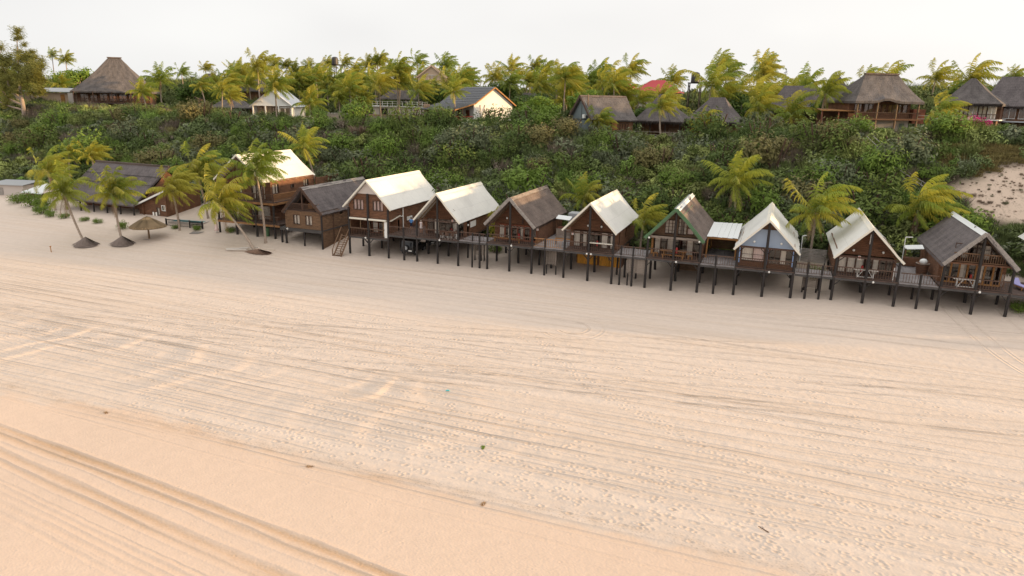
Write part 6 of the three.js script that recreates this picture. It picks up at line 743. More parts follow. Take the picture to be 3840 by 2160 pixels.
{ // thatched beach umbrella
  const o = thing('thatched_umbrella', 'round thatched beach umbrella on a single post', 'umbrella', [-82.3, 0.75, 5.3]), R = rng(5), pos = []; part('post', pole([0, -0.4, 0], [0, 2.7, 0], 0.13, 0.11), M.postPale, o); const c = part('canopy', new THREE.LatheGeometry([[0.05, 3.35], [0.35, 3.2], [1.2, 2.75], [2.0, 2.25], [2.45, 1.92], [2.38, 1.8], [1.2, 2.4], [0.1, 2.9]].map(([a, b]) => new THREE.Vector2(a, b)), 32), M.straw, o); for (let k = 0; k < 1500; k++) { const a = R() * 6.283, t = R(), r = 0.3 + 2.05 * t, y = 3.22 - 1.28 * t, L = 0.35 + 0.3 * R(), s = 0.025; const p = V(Math.cos(a) * r, y + 0.05, Math.sin(a) * r), e = V(Math.cos(a + 0.04 * (R() - 0.5)) * (r + L), y - L * 0.62 + 0.08 * R(), Math.sin(a) * (r + L)), q = V(-Math.sin(a) * s, 0, Math.cos(a) * s); tri3(pos, p.clone().add(q), p.clone().sub(q), e); } part('straw_fringe', fromTris(pos), mat(0.36, 0.245, 0.135, 0.95), c); part('base_board', bx(-0.7, 0.03, -0.4, 0.5, 0.09, 0.5), M.greyWood, o);
}
function skirt(label, x, z, rx, rz, h, m, seed) { const R = rng(seed), pos = [], n = 700, g = new THREE.ConeGeometry(1, 1, 20, 4, true).scale(rx * 0.93, h * 0.95, rz * 0.93).translate(0, h * 0.45, 0), o = thing('frond_skirt', label, 'frond mound', [x, ground(x, z), z]); for (let k = 0; k < n; k++) { const a = R() * 6.283, t = R() * 0.8, w = 0.03; const p = V(Math.cos(a) * rx * t, h * (1 - t) + 0.05, Math.sin(a) * rz * t), e = V(Math.cos(a) * rx * (t + 0.32 + 0.12 * R()), h * Math.max(0, 0.66 - t) * 0.9, Math.sin(a) * rz * (t + 0.32 + 0.12 * R())), q = V(-Math.sin(a) * w, 0.02, Math.cos(a) * w); tri3(pos, p.clone().add(q), p.clone().sub(q), e); } part('mound', g, m, o); part('fronds', fromTris(pos), m, o).userData.kind = 'stuff'; return o; }
const dryDark = mat(0.21, 0.165, 0.145, 0.95); skirt('skirt of dry fronds around the left leaning palm', -88.6, 10.2, 1.95, 1.5, 1.15, dryDark, 3); skirt('skirt of dry fronds around the palm beside the umbrella', -83.9, 8.3, 1.8, 1.5, 1.15, dryDark, 4); skirt('low reddish mound at the foot of the strongly leaning palm', -63.0, 5.4, 2.0, 1.0, 0.42, mat(0.19, 0.115, 0.08, 0.95), 5);
{ const o = thing('driftwood', 'bleached driftwood logs beside the strongly leaning palm', 'driftwood', [-66.3, ground(-66.3, 5.5), 5.5]); for (const [a, b, r] of [[[-1.6, 0.1, 0.5], [1.3, 0.35, -0.4], 0.17], [[-1.3, 0.12, 0.8], [1.5, 0.25, 0.2], 0.13], [[0.2, 0.3, -0.3], [2.6, 0.5, -0.9], 0.09]]) part('log', pole(a, b, r, r * 0.6, 7), mat(0.55, 0.50, 0.45, 0.9), o); part('log', pole([3.2, 0.08, -1.5], [4.6, 0.15, -1.7], 0.12, 0.08, 7), mat(0.5, 0.42, 0.34, 0.9), o); }
single('sand_stake', [pole([0, -0.3, 0], [-0.05, 0.75, 0], 0.06, 0.05), bx(-0.12, 0.7, -0.06, 0.06, 0.82, 0.06)], M.honey, 'small wooden stake in the sand left of the frond skirts', 'stake', [-89.9, 0, 14.4]);
{ // pool with its fence and planks
  const o = thing('swimming_pool', 'small turquoise swimming pool behind the dark fence', 'pool', [-83.6, 1.85, -3.6], 8 * DEG); part('coping', [bx(-2.9, -0.5, -1.2, 2.9, 0.1, -0.9), bx(-2.9, -0.5, 0.9, 2.9, 0.1, 1.2), bx(-2.9, -0.5, -0.9, -2.6, 0.1, 0.9), bx(2.6, -0.5, -0.9, 2.9, 0.1, 0.9)], M.paleWall, o); part('water', bx(-2.6, -0.3, -0.9, 2.6, 0.04, 0.9), mat(0.05, 0.36, 0.42, 0.08), o);
  const f = thing('pool_fence', 'dark metal fence before the pool', 'fence', [-82.2, 1.45, -1.2], 4 * DEG); railing(f, [-3.4, 0], [3.2, 0], 0, 1.0, M.post, 0.2); for (const x of [-3.4, -0.9, 0.9, 3.2]) part('post', bx(x - 0.08, -0.5, -0.08, x + 0.08, 1.15, 0.08), M.post, f); for (const y of [0.35, 0.6, 0.85]) part('gate_board', bx(0.95, y - 0.06, 0.05, 3.15, y + 0.06, 0.09), M.post, f);
  const b = thing('duck_boards', 'few weathered boards lying on the sand by the pool fence', 'boards', [-78.2, ground(-78.2, 0.6), 0.6], 0.4); for (let k = 0; k < 5; k++) part('board', bx(-0.8, 0.03, -0.7 + k * 0.3, 0.8 - 0.1 * k, 0.09, -0.46 + k * 0.3), M.greyWood, b);
  const w = thing('folded_parasol', 'folded white parasol standing before the pool area', 'parasol', [-75.6, ground(-75.6, -0.6), -0.6]); part('pole', pole([0, -0.2, 0], [0, 1.9, 0], 0.04), M.grey, w); part('folded_cloth', new THREE.LatheGeometry([[0.02, 1.85], [0.16, 1.5], [0.26, 0.7], [0.34, 0.35], [0.1, 0.35]].map(([p, q]) => new THREE.Vector2(p, q)), 12), M.curtainPink, w);
  const g = thing('litter_bin', 'dark green bin under the tall house', 'bin', [-67.4, ground(-67.4, -1.6), -1.6]); part('body', new THREE.CylinderGeometry(0.42, 0.34, 1.2, 14).translate(0, 0.6, 0), M.green, g); part('lid', new THREE.CylinderGeometry(0.45, 0.45, 0.1, 14).translate(0, 1.25, 0), M.green, g);
}
// ---------------------------------------------------------------- things on and under the decks
function trestle(label, x, y, z, w = 2.0) { const o = thing('trestle_table', label, 'table', [x, y, z]); for (let k = 0; k < 4; k++) part('top_plank', bx(-w / 2 - 0.15, 0.84, -0.4 + k * 0.2, w / 2 + 0.15, 0.89, -0.4 + k * 0.2 + 0.185), M.white, o); for (const s of [-1, 1]) { part('leg', bar([s * (w / 2 - 0.25), 0, -0.28], [s * (w / 2 - 0.25), 0.84, -0.1], 0.09, 0.06), M.white, o); part('leg', bar([s * (w / 2 - 0.25), 0, 0.28], [s * (w / 2 - 0.25), 0.84, 0.1], 0.09, 0.06), M.white, o); part('strut', bar([s * (w / 2 - 0.3), 0.12, 0.22], [s * 0.25, 0.8, 0.12], 0.06, 0.05), M.white, o); } part('stretcher', bar([-w / 2 + 0.3, 0.12, 0.22], [w / 2 - 0.3, 0.12, 0.22], 0.06, 0.05), M.white, o); return o; }
trestle('white trestle table on the deck of the last white roofed cottage', 9.95, 3.9, -0.6, 2.0); trestle('white trestle table on the deck of the grey thatched cottage', 19.0, 3.9, -0.6, 2.0);
{ const o = thing('picnic_table', 'long wooden table with benches on the green edged cottage deck', 'table', [-9.8, 4.0, -0.95]); for (let k = 0; k < 4; k++) part('top_plank', bx(-1.45, 0.8, -0.4 + k * 0.2, 1.45, 0.86, -0.22 + k * 0.2), M.honey, o); for (const s of [-1, 1]) { part('bench', [bx(-1.3, 0.42, s * 0.72 - 0.16, 1.3, 0.48, s * 0.72 + 0.16)], M.honey, o); for (const x of [-1.1, 1.1]) { part('leg', bar([x, 0, s * 0.32], [x, 0.8, s * 0.18], 0.1, 0.08), M.honey, o); part('bench_leg', bx(x - 0.05, 0, s * 0.72 - 0.12, x + 0.05, 0.42, s * 0.72 + 0.12), M.honey, o); } } const st = thing('stool', 'small honey wood stool left of the long wooden table', 'stool', [-11.8, 4.0, -0.8]); part('seat', bx(-0.25, 0.42, -0.25, 0.25, 0.48, 0.25), M.honey, st); for (const a of [-0.2, 0.2]) for (const b of [-0.2, 0.2]) part('leg', bx(a - 0.04, 0, b - 0.04, a + 0.04, 0.42, b + 0.04), M.honey, st); const s2 = st.clone(); s2.name = numbered('stool'); s2.userData = { label: 'small honey wood stool right of the long wooden table', category: 'stool' }; s2.position.set(-7.9, 4.0, -0.8); scene.add(s2); }
{ // dining table laid on the third white roofed cottage
  const o = thing('dining_table', 'laid dining table on the third white roofed cottage deck', 'table', [-38.0, 3.8, -0.95]); part('tabletop', new RoundedBoxGeometry(2.5, 0.06, 0.95, 2, 0.02).translate(0, 0.76, 0), M.log, o); for (const x of [-1.1, 1.1]) for (const z of [-0.38, 0.38]) part('leg', bx(x - 0.04, 0, z - 0.04, x + 0.04, 0.74, z + 0.04), M.white, o);
  for (const x of [-0.9, -0.3, 0.3, 0.9]) single('plate', new THREE.CylinderGeometry(0.13, 0.09, 0.03, 14), x > 0.5 ? M.lampWhite : M.railHoney, ['plate on the dining table, leftmost', 'plate on the dining table, second from left', 'plate on the dining table, third from left', 'white plate at the right end of the dining table'][[-0.9, -0.3, 0.3, 0.9].indexOf(x)], 'plate', [-38 + x, 4.61, -0.85]);
  for (const [x, z, a, l] of [[-0.75, 0.7, Math.PI, 'left'], [0, 0.75, Math.PI, 'middle'], [0.8, 0.7, Math.PI, 'right'], [-0.4, -0.85, 0, 'back left'], [0.5, -0.85, 0, 'back right']]) { const c = thing('chair', 'white legged chair at the ' + l + ' of the dining table', 'chair', [-38 + x, 3.8, -0.95 + z], a, 'chairs around the dining table'); part('seat', new RoundedBoxGeometry(0.42, 0.05, 0.42, 2, 0.02).translate(0, 0.44, 0), M.rail, c); part('backrest', bx(-0.2, 0.5, -0.21, 0.2, 0.88, -0.18), M.rail, c); for (const p of [-0.18, 0.18]) for (const q of [-0.18, 0.18]) part('leg', bar([p * 1.15, 0, q * 1.15], [p, 0.43, q], 0.04), M.white, c); }
}
for (const [x, y, z, l] of [[-29.0, DK, -2.1, 'red fire extinguisher by the brown cottage doors'], [-19.0, DK, -2.1, 'red fire extinguisher on the white roofed cottage above the orange doors'], [-9.4, DK + 0.4, -0.25, 'red fire extinguisher on the centre post of the green edged cottage'], [9.7, DK, -1.6, 'red fire extinguisher by the white curtains of the last white roofed cottage'], [19.7, DK, -2.1, 'red fire extinguisher by the grey thatched cottage doors'], [-38.3, 3.8, -2.1, 'red fire extinguisher behind the laid dining table']]) { const o = thing('fire_extinguisher', l, 'extinguisher', [x, y + 0.35, z]); part('cylinder', new THREE.LatheGeometry([[0, 0], [0.11, 0], [0.12, 0.05], [0.12, 0.55], [0.08, 0.65], [0.03, 0.68]].map(([a, b]) => new THREE.Vector2(a, b)), 12), M.red, o); part('valve', [bx(-0.03, 0.66, -0.03, 0.03, 0.76, 0.03), bx(-0.02, 0.74, -0.02, 0.14, 0.77, 0.02)], M.black, o); part('bracket', bx(-0.13, -0.35, -0.14, 0.13, 0.0, -0.11), M.trim, o); }
// small white and red safety signs above them
const signTex = (() => { const c = document.createElement('canvas'); c.width = 64; c.height = 96; const g = c.getContext('2d'); g.fillStyle = '#f4efe6'; g.fillRect(0, 0, 64, 96); g.fillStyle = '#c2281e'; g.fillRect(10, 8, 44, 34); g.fillStyle = '#f4efe6'; g.fillRect(26, 14, 12, 22); g.fillStyle = '#c2281e'; g.fillRect(20, 52, 24, 34); g.fillStyle = '#f4efe6'; g.fillRect(28, 58, 8, 20); const t = new THREE.CanvasTexture(c); t.colorSpace = THREE.SRGBColorSpace; return t; })(), signMat = mat(1, 1, 1, 0.5, { map: signTex });
for (const [x, y, z, l] of [[-38.2, 5.75, -2.2, 'red and white safety sign above the laid dining table'], [-26.6, 5.75, -2.1, 'red safety sign at the right of the brown cottage doors'], [-22.1, 5.6, -2.1, 'white safety sign at the left of the cottage above the orange doors'], [9.3, 5.75, -1.7, 'small safety sign between the doors of the last white roofed cottage']]) { const o = thing('safety_sign', l, 'sign', [x, y, z]); part('board', new THREE.BoxGeometry(0.26, 0.4, 0.02), M.white, o); part('print', new THREE.PlaneGeometry(0.24, 0.38).translate(0, 0, 0.014), signMat, o); }
{ // sun lounger on the deck at the right edge, boxes behind the brown cottage, woven bin and screen, white hood
  const o = thing('sun_lounger', 'wooden sun lounger with lilac cushion at the right edge', 'sun lounger', [24.1, 3.87, -2.6], 0.35); part('frame', [bx(-0.35, 0.25, -0.9, -0.28, 0.33, 0.9), bx(0.28, 0.25, -0.9, 0.35, 0.33, 0.9)], M.honey, o); part('cushion', [new RoundedBoxGeometry(0.66, 0.1, 1.2, 2, 0.04).translate(0, 0.38, 0.3)], mat(0.36, 0.34, 0.60, 0.9), o); part('back_cushion', new RoundedBoxGeometry(0.66, 0.1, 0.8, 2, 0.04).rotateX(0.8).translate(0, 0.62, -0.55), mat(0.36, 0.34, 0.60, 0.9), o); for (const x of [-0.3, 0.3]) for (const z of [-0.8, 0.8]) part('leg', bx(x - 0.04, 0, z - 0.04, x + 0.04, 0.26, z + 0.04), M.honey, o);
  const b = thing('wicker_bin', 'large dark wicker bin on the grey deck', 'basket', [15.9, 3.87, -5.4]); part('basket', new THREE.CylinderGeometry(0.62, 0.5, 1.15, 16).translate(0, 0.58, 0), M.log, b); for (let k = 0; k < 6; k++) part('weave_band', new THREE.TorusGeometry(0.53 + k * 0.02, 0.035, 5, 18).rotateX(Math.PI / 2).translate(0, 0.15 + k * 0.18, 0), M.trim, b); part('rim', new THREE.TorusGeometry(0.63, 0.05, 6, 18).rotateX(Math.PI / 2).translate(0, 1.15, 0), M.slat, b); part('cloth', new THREE.IcosahedronGeometry(0.42, 1).scale(1, 0.8, 0.8).translate(0.05, 1.35, 0), M.sheetPale, b);
  const h = thing('outdoor_kitchen', 'small outdoor kitchen hut with pale hood beside the grey thatched cottage', 'kitchen', [15.5, 3.9, -9.2]); part('hood', poly([[-0.9, 1.9, 0.6], [0.9, 2.1, 0.6], [0.9, 2.3, -0.7], [-0.9, 2.1, -0.7]], 0.06, [0, 1, 0]), M.sheetPale, h); for (const x of [-0.85, 0.85]) part('post', bx(x - 0.05, 0, 0.5, x + 0.05, 2.0, 0.6), M.log, h); part('counter', bx(-0.9, 0, -0.6, 0.9, 0.9, 0.3), M.log, h); part('shower_pipe', [pole([-1.1, 0, 0.7], [-1.1, 3.3, 0.7], 0.04), pole([-1.1, 3.3, 0.7], [-0.4, 3.35, 0.7], 0.05)], M.white, h);
  const k = thing('kitchen_block', 'grey tank and pale hood behind the brown thatched cottage', 'kitchen', [-24.6, DK, -9.0]); part('tank', new RoundedBoxGeometry(1.7, 2.3, 1.7, 2, 0.08).translate(0.4, 1.6, -2.0), M.grey, k); part('hood', poly([[-1.5, 2.2, 1.0], [0.4, 2.1, 1.0], [0.4, 2.4, -0.2], [-1.5, 2.5, -0.2]], 0.06, [0, 1, 0]), M.sheetPale, k); part('counter', bx(-1.4, 0, -0.6, 0.6, 1.0, 0.6), M.redwood, k); for (const x of [-1.4, 0.3]) part('post', bx(x - 0.05, 0, 0.7, x + 0.05, 2.15, 0.8), M.log, k);
  const s = thing('slat_screen', 'slatted timber screen between the brown cottage and its neighbour', 'screen', [-23.3, DK, -2.5]); for (let i = 0; i < 9; i++) part('slat', bx(-1.0, 0.85 + i * 0.13, -0.03, 0.85, 0.95 + i * 0.13, 0.02), M.slat, s); part('shelf', bx(-1.05, 0.75, -0.1, 0.9, 0.82, 0.35), M.honey, s); for (const x of [-1.0, 0.85]) part('post', bx(x - 0.05, 0, -0.08, x + 0.05, 2.0, 0.0), M.trim, s);
  const f = thing('slat_fence', 'dark boarded fence behind the tall cream roofed house', 'fence', [-66.5, 6.6, -15.4]); for (let i = 0; i < 9; i++) part('board', bx(-0.06, i * 0.24, -2.9, 0.06, i * 0.24 + 0.2, 2.9), M.log, f); for (const z of [-2.9, 0, 2.9]) part('post', bx(-0.1, -2, z - 0.08, 0.1, 2.3, z + 0.08), M.log, f);
  const g = thing('slat_fence', 'dark slatted fence behind the walkway right of the blue gable', 'fence', [5.0, 3.6, -7.6]); for (let i = 0; i < 10; i++) part('board', bx(-1.6, i * 0.16, -0.03, 1.6, i * 0.16 + 0.11, 0.03), M.greyWood, g); for (const x of [-1.5, 1.5]) part('post', bx(x - 0.06, -2, -0.08, x + 0.06, 1.8, 0.0), M.post, g); part('lamp_post', [pole([-1.2, 0, 0.2], [-1.2, 3.0, 0.2], 0.05), pole([-1.2, 3.0, 0.2], [-0.8, 3.1, 0.2], 0.06)], M.sheetPale, g);
}
// ---------------------------------------------------------------- vehicles under the decks; they show their backs
function offroader(label, pos, turn, paint, cover, s = 1) {
  const o = thing('parked_car', label, 'car', pos, turn); o.scale.setScalar(s);
  const prof = (pts, w, bev) => { const sh = new THREE.Shape(); pts.forEach(([a, b], i) => (i ? sh.lineTo(a, b) : sh.moveTo(a, b))); sh.closePath(); const g = new THREE.ExtrudeGeometry(sh, { depth: w - 2 * bev, bevelEnabled: true, bevelThickness: bev, bevelSize: bev, bevelSegments: 2, steps: 1 }); g.translate(0, 0, -w / 2 + bev); g.rotateY(-Math.PI / 2); return g; };   // profile x runs towards +z (the rear)
  part('body', prof([[-2.05, 0.5], [1.95, 0.5], [2.0, 1.05], [0.1, 1.1], [-0.5, 1.1], [-1.9, 1.0], [-2.05, 0.85]], 1.76, 0.06), paint, o); part('cabin', prof([[-0.55, 1.1], [-0.2, 1.78], [1.85, 1.82], [1.97, 1.08]], 1.62, 0.07), paint, o);
  const gl = mat(0.02, 0.022, 0.026, 0.08); part('rear_window', new RoundedBoxGeometry(1.25, 0.46, 0.03, 2, 0.012).rotateX(-0.12).translate(0, 1.46, 1.985), gl, o); for (const x of [-1, 1]) for (const [a, b] of [[-0.15, 0.75], [0.85, 1.7]]) part('side_window', bx(x * 0.815, 1.2, a, x * 0.835, 1.66, b), gl, o); part('windscreen', new RoundedBoxGeometry(1.4, 0.6, 0.03, 2, 0.012).rotateX(0.47).translate(0, 1.45, -0.44), gl, o);
  for (const x of [-0.8, 0.8]) for (const z of [-1.3, 1.3]) { const w = part('wheel', new THREE.CylinderGeometry(0.40, 0.40, 0.25, 20).rotateZ(Math.PI / 2), M.black, o); w.position.set(x, 0.40, z); part('rim', new THREE.CylinderGeometry(0.22, 0.22, 0.27, 14).rotateZ(Math.PI / 2), M.grey, w); part('fender', new THREE.TorusGeometry(0.47, 0.07, 6, 14, Math.PI).rotateY(Math.PI / 2), M.black, w); }
  const sp = part('spare_wheel', new THREE.CylinderGeometry(0.37, 0.37, 0.22, 22).rotateX(Math.PI / 2), cover ? paint : M.black, o); sp.position.set(cover ? 0 : -0.1, 1.02, 2.14); part('hub', new THREE.CylinderGeometry(0.24, 0.24, 0.24, 18).rotateX(Math.PI / 2), cover ? M.canvasEdge : M.grey, sp);
  part('bumper', new RoundedBoxGeometry(1.7, 0.2, 0.2, 2, 0.05).translate(0, 0.55, 2.05), M.black, o); part('number_plate', bx(0.25, 0.60, 2.16, 0.72, 0.73, 2.175), M.lampWhite, o); for (const x of [-0.76, 0.76]) part('tail_light', new RoundedBoxGeometry(0.14, 0.3, 0.06, 2, 0.02).translate(x, 0.92, 2.0), M.red, o); part('roof_rack', [bar([-0.7, 1.92, 0], [-0.7, 1.92, 1.6], 0.04), bar([0.7, 1.92, 0], [0.7, 1.92, 1.6], 0.04)], M.black, o); return o;
}
const blackPaint = new THREE.MeshPhysicalMaterial({ color: col(0.018, 0.018, 0.020), roughness: 0.35, clearcoat: 0.6, clearcoatRoughness: 0.2 }), whitePaint = new THREE.MeshPhysicalMaterial({ color: col(0.70, 0.70, 0.69), roughness: 0.35, clearcoat: 0.7, clearcoatRoughness: 0.15 });
offroader('black off-roader with spare wheel on its back, parked under the walkway', [-44.4, ground(-44.4, -3), -3.1], 0.06, blackPaint, false, 1.03); offroader('second dark car behind the black off-roader under the deck', [-42.4, ground(-42.4, -7), -7.0], -0.25, blackPaint, false); offroader('white off-roader with round spare wheel cover under the grey thatched cottage', [21.5, ground(21.5, -7.5) - 0.1, -7.6], 0.1, whitePaint, true, 1.0);
// ---------------------------------------------------------------- the two people on the walkway
function person(label, pos, turn, bones, tint, mats) {   // bones: [ax,ay,az, bx,by,bz, ra, rb, region, k]; metres, feet at y = 0
  const o = thing('person', label, 'person', pos, turn);
  const mesh = (list, lo, size, res, blend) => {
    const mc = new MarchingCubes(res, new THREE.MeshStandardMaterial(), false, false, 400000); mc.isolation = 0; const n = res, f = mc.field; f.fill(-1);
    const half = n / 2, cell = size / (n - 0), P = (i) => (i - half) / half * size / 2;
    const d = new Float32Array(n * n * n).fill(9); const reg = (x, y, z) => { let best = 9, r = 0; for (const b of list) { const q = dist(b, x, y, z); if (q < best) { best = q; r = b[8]; } } return r; };
    function dist(b, x, y, z) { const ux = b[3] - b[0], uy = b[4] - b[1], uz = b[5] - b[2], l = ux * ux + uy * uy + uz * uz || 1e-9; let t = ((x - b[0]) * ux + (y - b[1]) * uy + (z - b[2]) * uz) / l; t = t < 0 ? 0 : t > 1 ? 1 : t; const dx = x - b[0] - ux * t, dy = y - b[1] - uy * t, dz = z - b[2] - uz * t; return Math.sqrt(dx * dx + dy * dy + dz * dz * (b[9] || 1)) - (b[6] + (b[7] - b[6]) * t); }
    for (const b of list) {
      const R = Math.max(b[6], b[7]) + 0.12, I = (v, a) => Math.max(0, Math.min(n - 1, Math.round((v - lo[a]) / size * n))); const x0 = I(Math.min(b[0], b[3]) - R, 0), x1 = I(Math.max(b[0], b[3]) + R, 0), y0 = I(Math.min(b[1], b[4]) - R, 1), y1 = I(Math.max(b[1], b[4]) + R, 1), z0 = I(Math.min(b[2], b[5]) - R, 2), z1 = I(Math.max(b[2], b[5]) + R, 2);
      for (let k = z0; k <= z1; k++) for (let j = y0; j <= y1; j++) for (let i = x0; i <= x1; i++) { const q = dist(b, lo[0] + (i / n) * size, lo[1] + (j / n) * size, lo[2] + (k / n) * size), c = (k * n + j) * n + i, e = d[c], h = Math.max(blend - Math.abs(e - q), 0) / blend; d[c] = Math.min(e, q) - h * h * blend / 4; }
    }
    for (let c = 0; c < d.length; c++) f[c] = -d[c]; mc.update();
    const cnt = mc.count, p = new Float32Array(cnt * 3), col3 = new Float32Array(cnt * 3); for (let i = 0; i < cnt; i++) { const x = lo[0] + (mc.positionArray[3 * i] + 1) / 2 * size, y = lo[1] + (mc.positionArray[3 * i + 1] + 1) / 2 * size, z = lo[2] + (mc.positionArray[3 * i + 2] + 1) / 2 * size; p.set([x, y, z], 3 * i); col3.set(tint[reg(x, y, z)](x, y, z), 3 * i); }
    const g = new THREE.BufferGeometry(); g.setAttribute('position', new THREE.BufferAttribute(p, 3)); g.setAttribute('normal', new THREE.BufferAttribute(mc.normalArray.slice(0, cnt * 3), 3)); g.setAttribute('color', new THREE.BufferAttribute(col3, 3)); g.computeVertexNormals(); return g;
  };
  part('body', mesh(bones, [-0.95, -0.05, -0.95], 1.9, 150, 0.05), mat(1, 1, 1, 0.85, { vertexColors: true }), o); return o;
}
function hand(w, dir, side, region = 'skin') { const out = [], [x, y, z] = w, [dx, dy, dz] = dir; out.push([x, y, z, x + dx * 0.08, y + dy * 0.08, z + dz * 0.08, 0.030, 0.034, region]); for (let f = 0; f < 4; f++) { const o = (f - 1.5) * 0.019, L = [0.065, 0.075, 0.07, 0.055][f], bx0 = x + dx * 0.085 + o * side[0], by0 = y + dy * 0.085 + o * side[1], bz0 = z + dz * 0.085 + o * side[2]; out.push([bx0, by0, bz0, bx0 + dx * L * 0.55, by0 + dy * L * 0.55, bz0 + dz * L * 0.55, 0.0095, 0.009, region]); out.push([bx0 + dx * L * 0.55, by0 + dy * L * 0.55, bz0 + dz * L * 0.55, bx0 + dx * L * 0.9, by0 + dy * L, bz0 + dz * L + 0.02, 0.009, 0.008, region]); } out.push([x + dx * 0.02 + 0.03 * side[0], y + dy * 0.02 + 0.03 * side[1], z + dz * 0.02 + 0.03 * side[2], x + dx * 0.07 + 0.055 * side[0], y + dy * 0.07 + 0.055 * side[1], z + dz * 0.07 + 0.055 * side[2], 0.011, 0.009, region]); return out; }
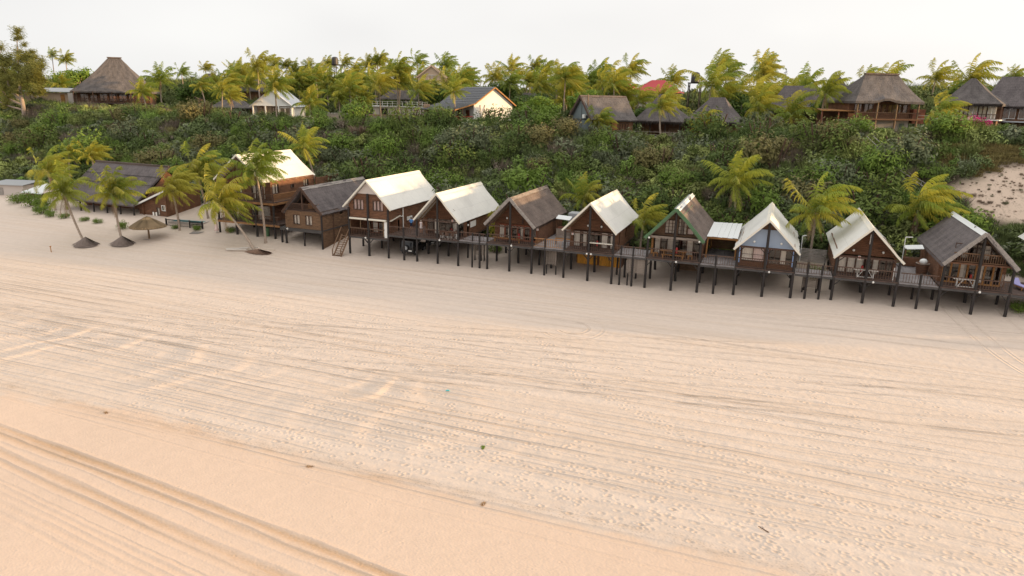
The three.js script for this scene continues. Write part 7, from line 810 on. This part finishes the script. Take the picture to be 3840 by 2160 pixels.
{
  const skin = () => [0.38, 0.21, 0.14], hair = () => [0.035, 0.022, 0.016];
  const head = (y, cap) => [[0, y - 0.16, -0.01, 0, y - 0.07, 0, 0.055, 0.055, 'skin'], [0, y, -0.005, 0, y + 0.075, 0.0, 0.082, 0.098, 'skin'], [0, y - 0.045, -0.055, 0, y - 0.02, -0.065, 0.045, 0.05, 'skin'], [0, y + 0.02, -0.10, 0, y - 0.005, -0.118, 0.012, 0.016, 'skin'], [-0.098, y + 0.02, 0.01, -0.1, y - 0.015, 0.01, 0.016, 0.012, 'skin'], [0.098, y + 0.02, 0.01, 0.1, y - 0.015, 0.01, 0.016, 0.012, 'skin'], [-0.03, y + 0.028, -0.083, -0.034, y + 0.028, -0.084, 0.013, 0.013, 'eye'], [0.03, y + 0.028, -0.083, 0.034, y + 0.028, -0.084, 0.013, 0.013, 'eye'], [-0.02, y - 0.04, -0.098, 0.02, y - 0.04, -0.098, 0.008, 0.008, 'lip'], [0, y + 0.06, 0.035, 0, y + 0.10, 0.01, 0.095, 0.088, cap ? 'cap' : 'hair'], ...(cap ? [[-0.04, y + 0.09, -0.09, 0.04, y + 0.09, -0.16, 0.014, 0.012, 'cap']] : [])];
  const legs = (r1, lower, upper) => [-1, 1].flatMap((s) => [[s * 0.09, 0.90, 0, s * 0.105, 0.50, 0, 0.092 * r1, 0.065, upper], [s * 0.105, 0.50, 0, s * 0.11, 0.28, 0.012, 0.052, 0.056, lower], [s * 0.11, 0.28, 0.012, s * 0.11, 0.08, 0.0, 0.056, 0.036, lower], [s * 0.11, 0.05, 0.03, s * 0.12, 0.032, -0.15, 0.045, 0.03, 'foot']]);
  const tint = { skin, hair, eye: () => [0.05, 0.03, 0.03], lip: () => [0.30, 0.11, 0.09], cap: () => [0.42, 0.38, 0.33], shirt: () => [0.10, 0.27, 0.60], shorts: () => [0.016, 0.020, 0.045], dress: () => [0.72, 0.62, 0.60], foot: () => [0.30, 0.17, 0.11], thigh: (x, y) => (y > 0.55 ? [0.016, 0.020, 0.045] : skin()), sleeve: (x, y) => (y > 1.2 ? [0.10, 0.27, 0.60] : skin()) };
  const arm = (s, el, wr, up) => [[s * 0.19, 1.40, 0, ...el, 0.058, 0.044, up], [...el, ...wr, 0.042, 0.029, 'skin']];
  person('person in blue T-shirt and dark shorts standing on the dark walkway', [-45.0, 3.75, -3.6], 0.2, [...legs(1.05, 'skin', 'thigh'), [0, 0.92, 0, 0, 1.0, 0, 0.155, 0.15, 'shorts', 1.5], [0, 1.03, 0, 0, 1.33, 0, 0.145, 0.17, 'shirt', 1.6], [-0.15, 1.40, 0, 0.15, 1.40, 0, 0.085, 0.085, 'shirt'], ...head(1.62, false), ...arm(-1, [-0.29, 1.14, -0.02], [-0.13, 1.09, -0.22], 'sleeve'), ...arm(1, [0.29, 1.14, -0.02], [0.13, 1.10, -0.22], 'sleeve'), ...hand([-0.13, 1.09, -0.22], [0.8, 0.1, -0.55], [0.2, 0.8, 0.3]), ...hand([0.13, 1.10, -0.22], [-0.8, 0.1, -0.55], [-0.2, 0.8, 0.3])], tint);
  person('person in sleeveless white dress and cap at the walkway rail', [-42.95, 3.75, -2.55], 0.15, [...legs(0.95, 'skin', 'skin'), [0, 0.68, 0, 0, 1.0, 0, 0.185, 0.16, 'dress', 1.5], [0, 1.0, 0, 0, 1.34, 0, 0.14, 0.155, 'dress', 1.6], [-0.12, 1.40, 0, 0.12, 1.40, 0, 0.07, 0.07, 'dress'], ...head(1.60, true), ...arm(-1, [-0.25, 1.12, 0.02], [-0.26, 0.86, -0.05], 'skin'), ...arm(1, [0.25, 1.12, 0.02], [0.26, 0.86, -0.06], 'skin'), ...hand([-0.26, 0.86, -0.05], [0.05, -0.98, -0.15], [0.1, 0.1, -0.95]), ...hand([0.26, 0.86, -0.06], [-0.05, -0.98, -0.15], [-0.1, 0.1, -0.95])], tint);
}
// ---------------------------------------------------------------- small litter of the tide line
{
  const R = rng(3), put = (name, geo, m, label, cat, x, z) => single(name, geo, m, label, cat, [x, ground(x, z) + 0.02, z], R() * 6);
  put('seaweed_tuft', leafMass(500, 40, blobs(500, 3, 0.22, 0.08, 0.12, 0.1), 0.09), shrubMats[1], 'small green seaweed tuft alone on the sand', 'seaweed', -15.4, 41.2);
  put('plastic_scrap', [bx(-0.14, 0, -0.06, 0.14, 0.05, 0.06), bx(-0.05, 0.05, -0.04, 0.08, 0.08, 0.04)], mat(0.10, 0.50, 0.52, 0.5), 'tiny turquoise plastic scrap on the sand', 'litter', -21.3, 34.2);
  put('driftwood_stick', [pole([-0.3, 0.03, 0], [0.3, 0.05, 0.1], 0.03, 0.02, 5), pole([0, 0.04, 0.03], [0.12, 0.06, 0.2], 0.015, 0.01, 5)], M.trim, 'dark stick on the sand at lower right', 'stick', 1.5, 43.6);
  const heap = (x, z, label) => { const o = single('seaweed_heap', twigMass((x * 3) | 0, 120, 0.6, 0.15), mat(0.30, 0.185, 0.085, 0.95), label, 'seaweed', [x, ground(x, z), z], R() * 6); o.scale.set(0.55, 0.5, 0.3); };
  heap(-24.2, 47.2, 'orange brown seaweed heap on the tide line'); heap(-13.0, 46.9, 'dark seaweed heap on the tide line, rightmost'); heap(-41.5, 46.6, 'dark seaweed strip on the tide line at the left');
}
renderer.render(scene, camera);
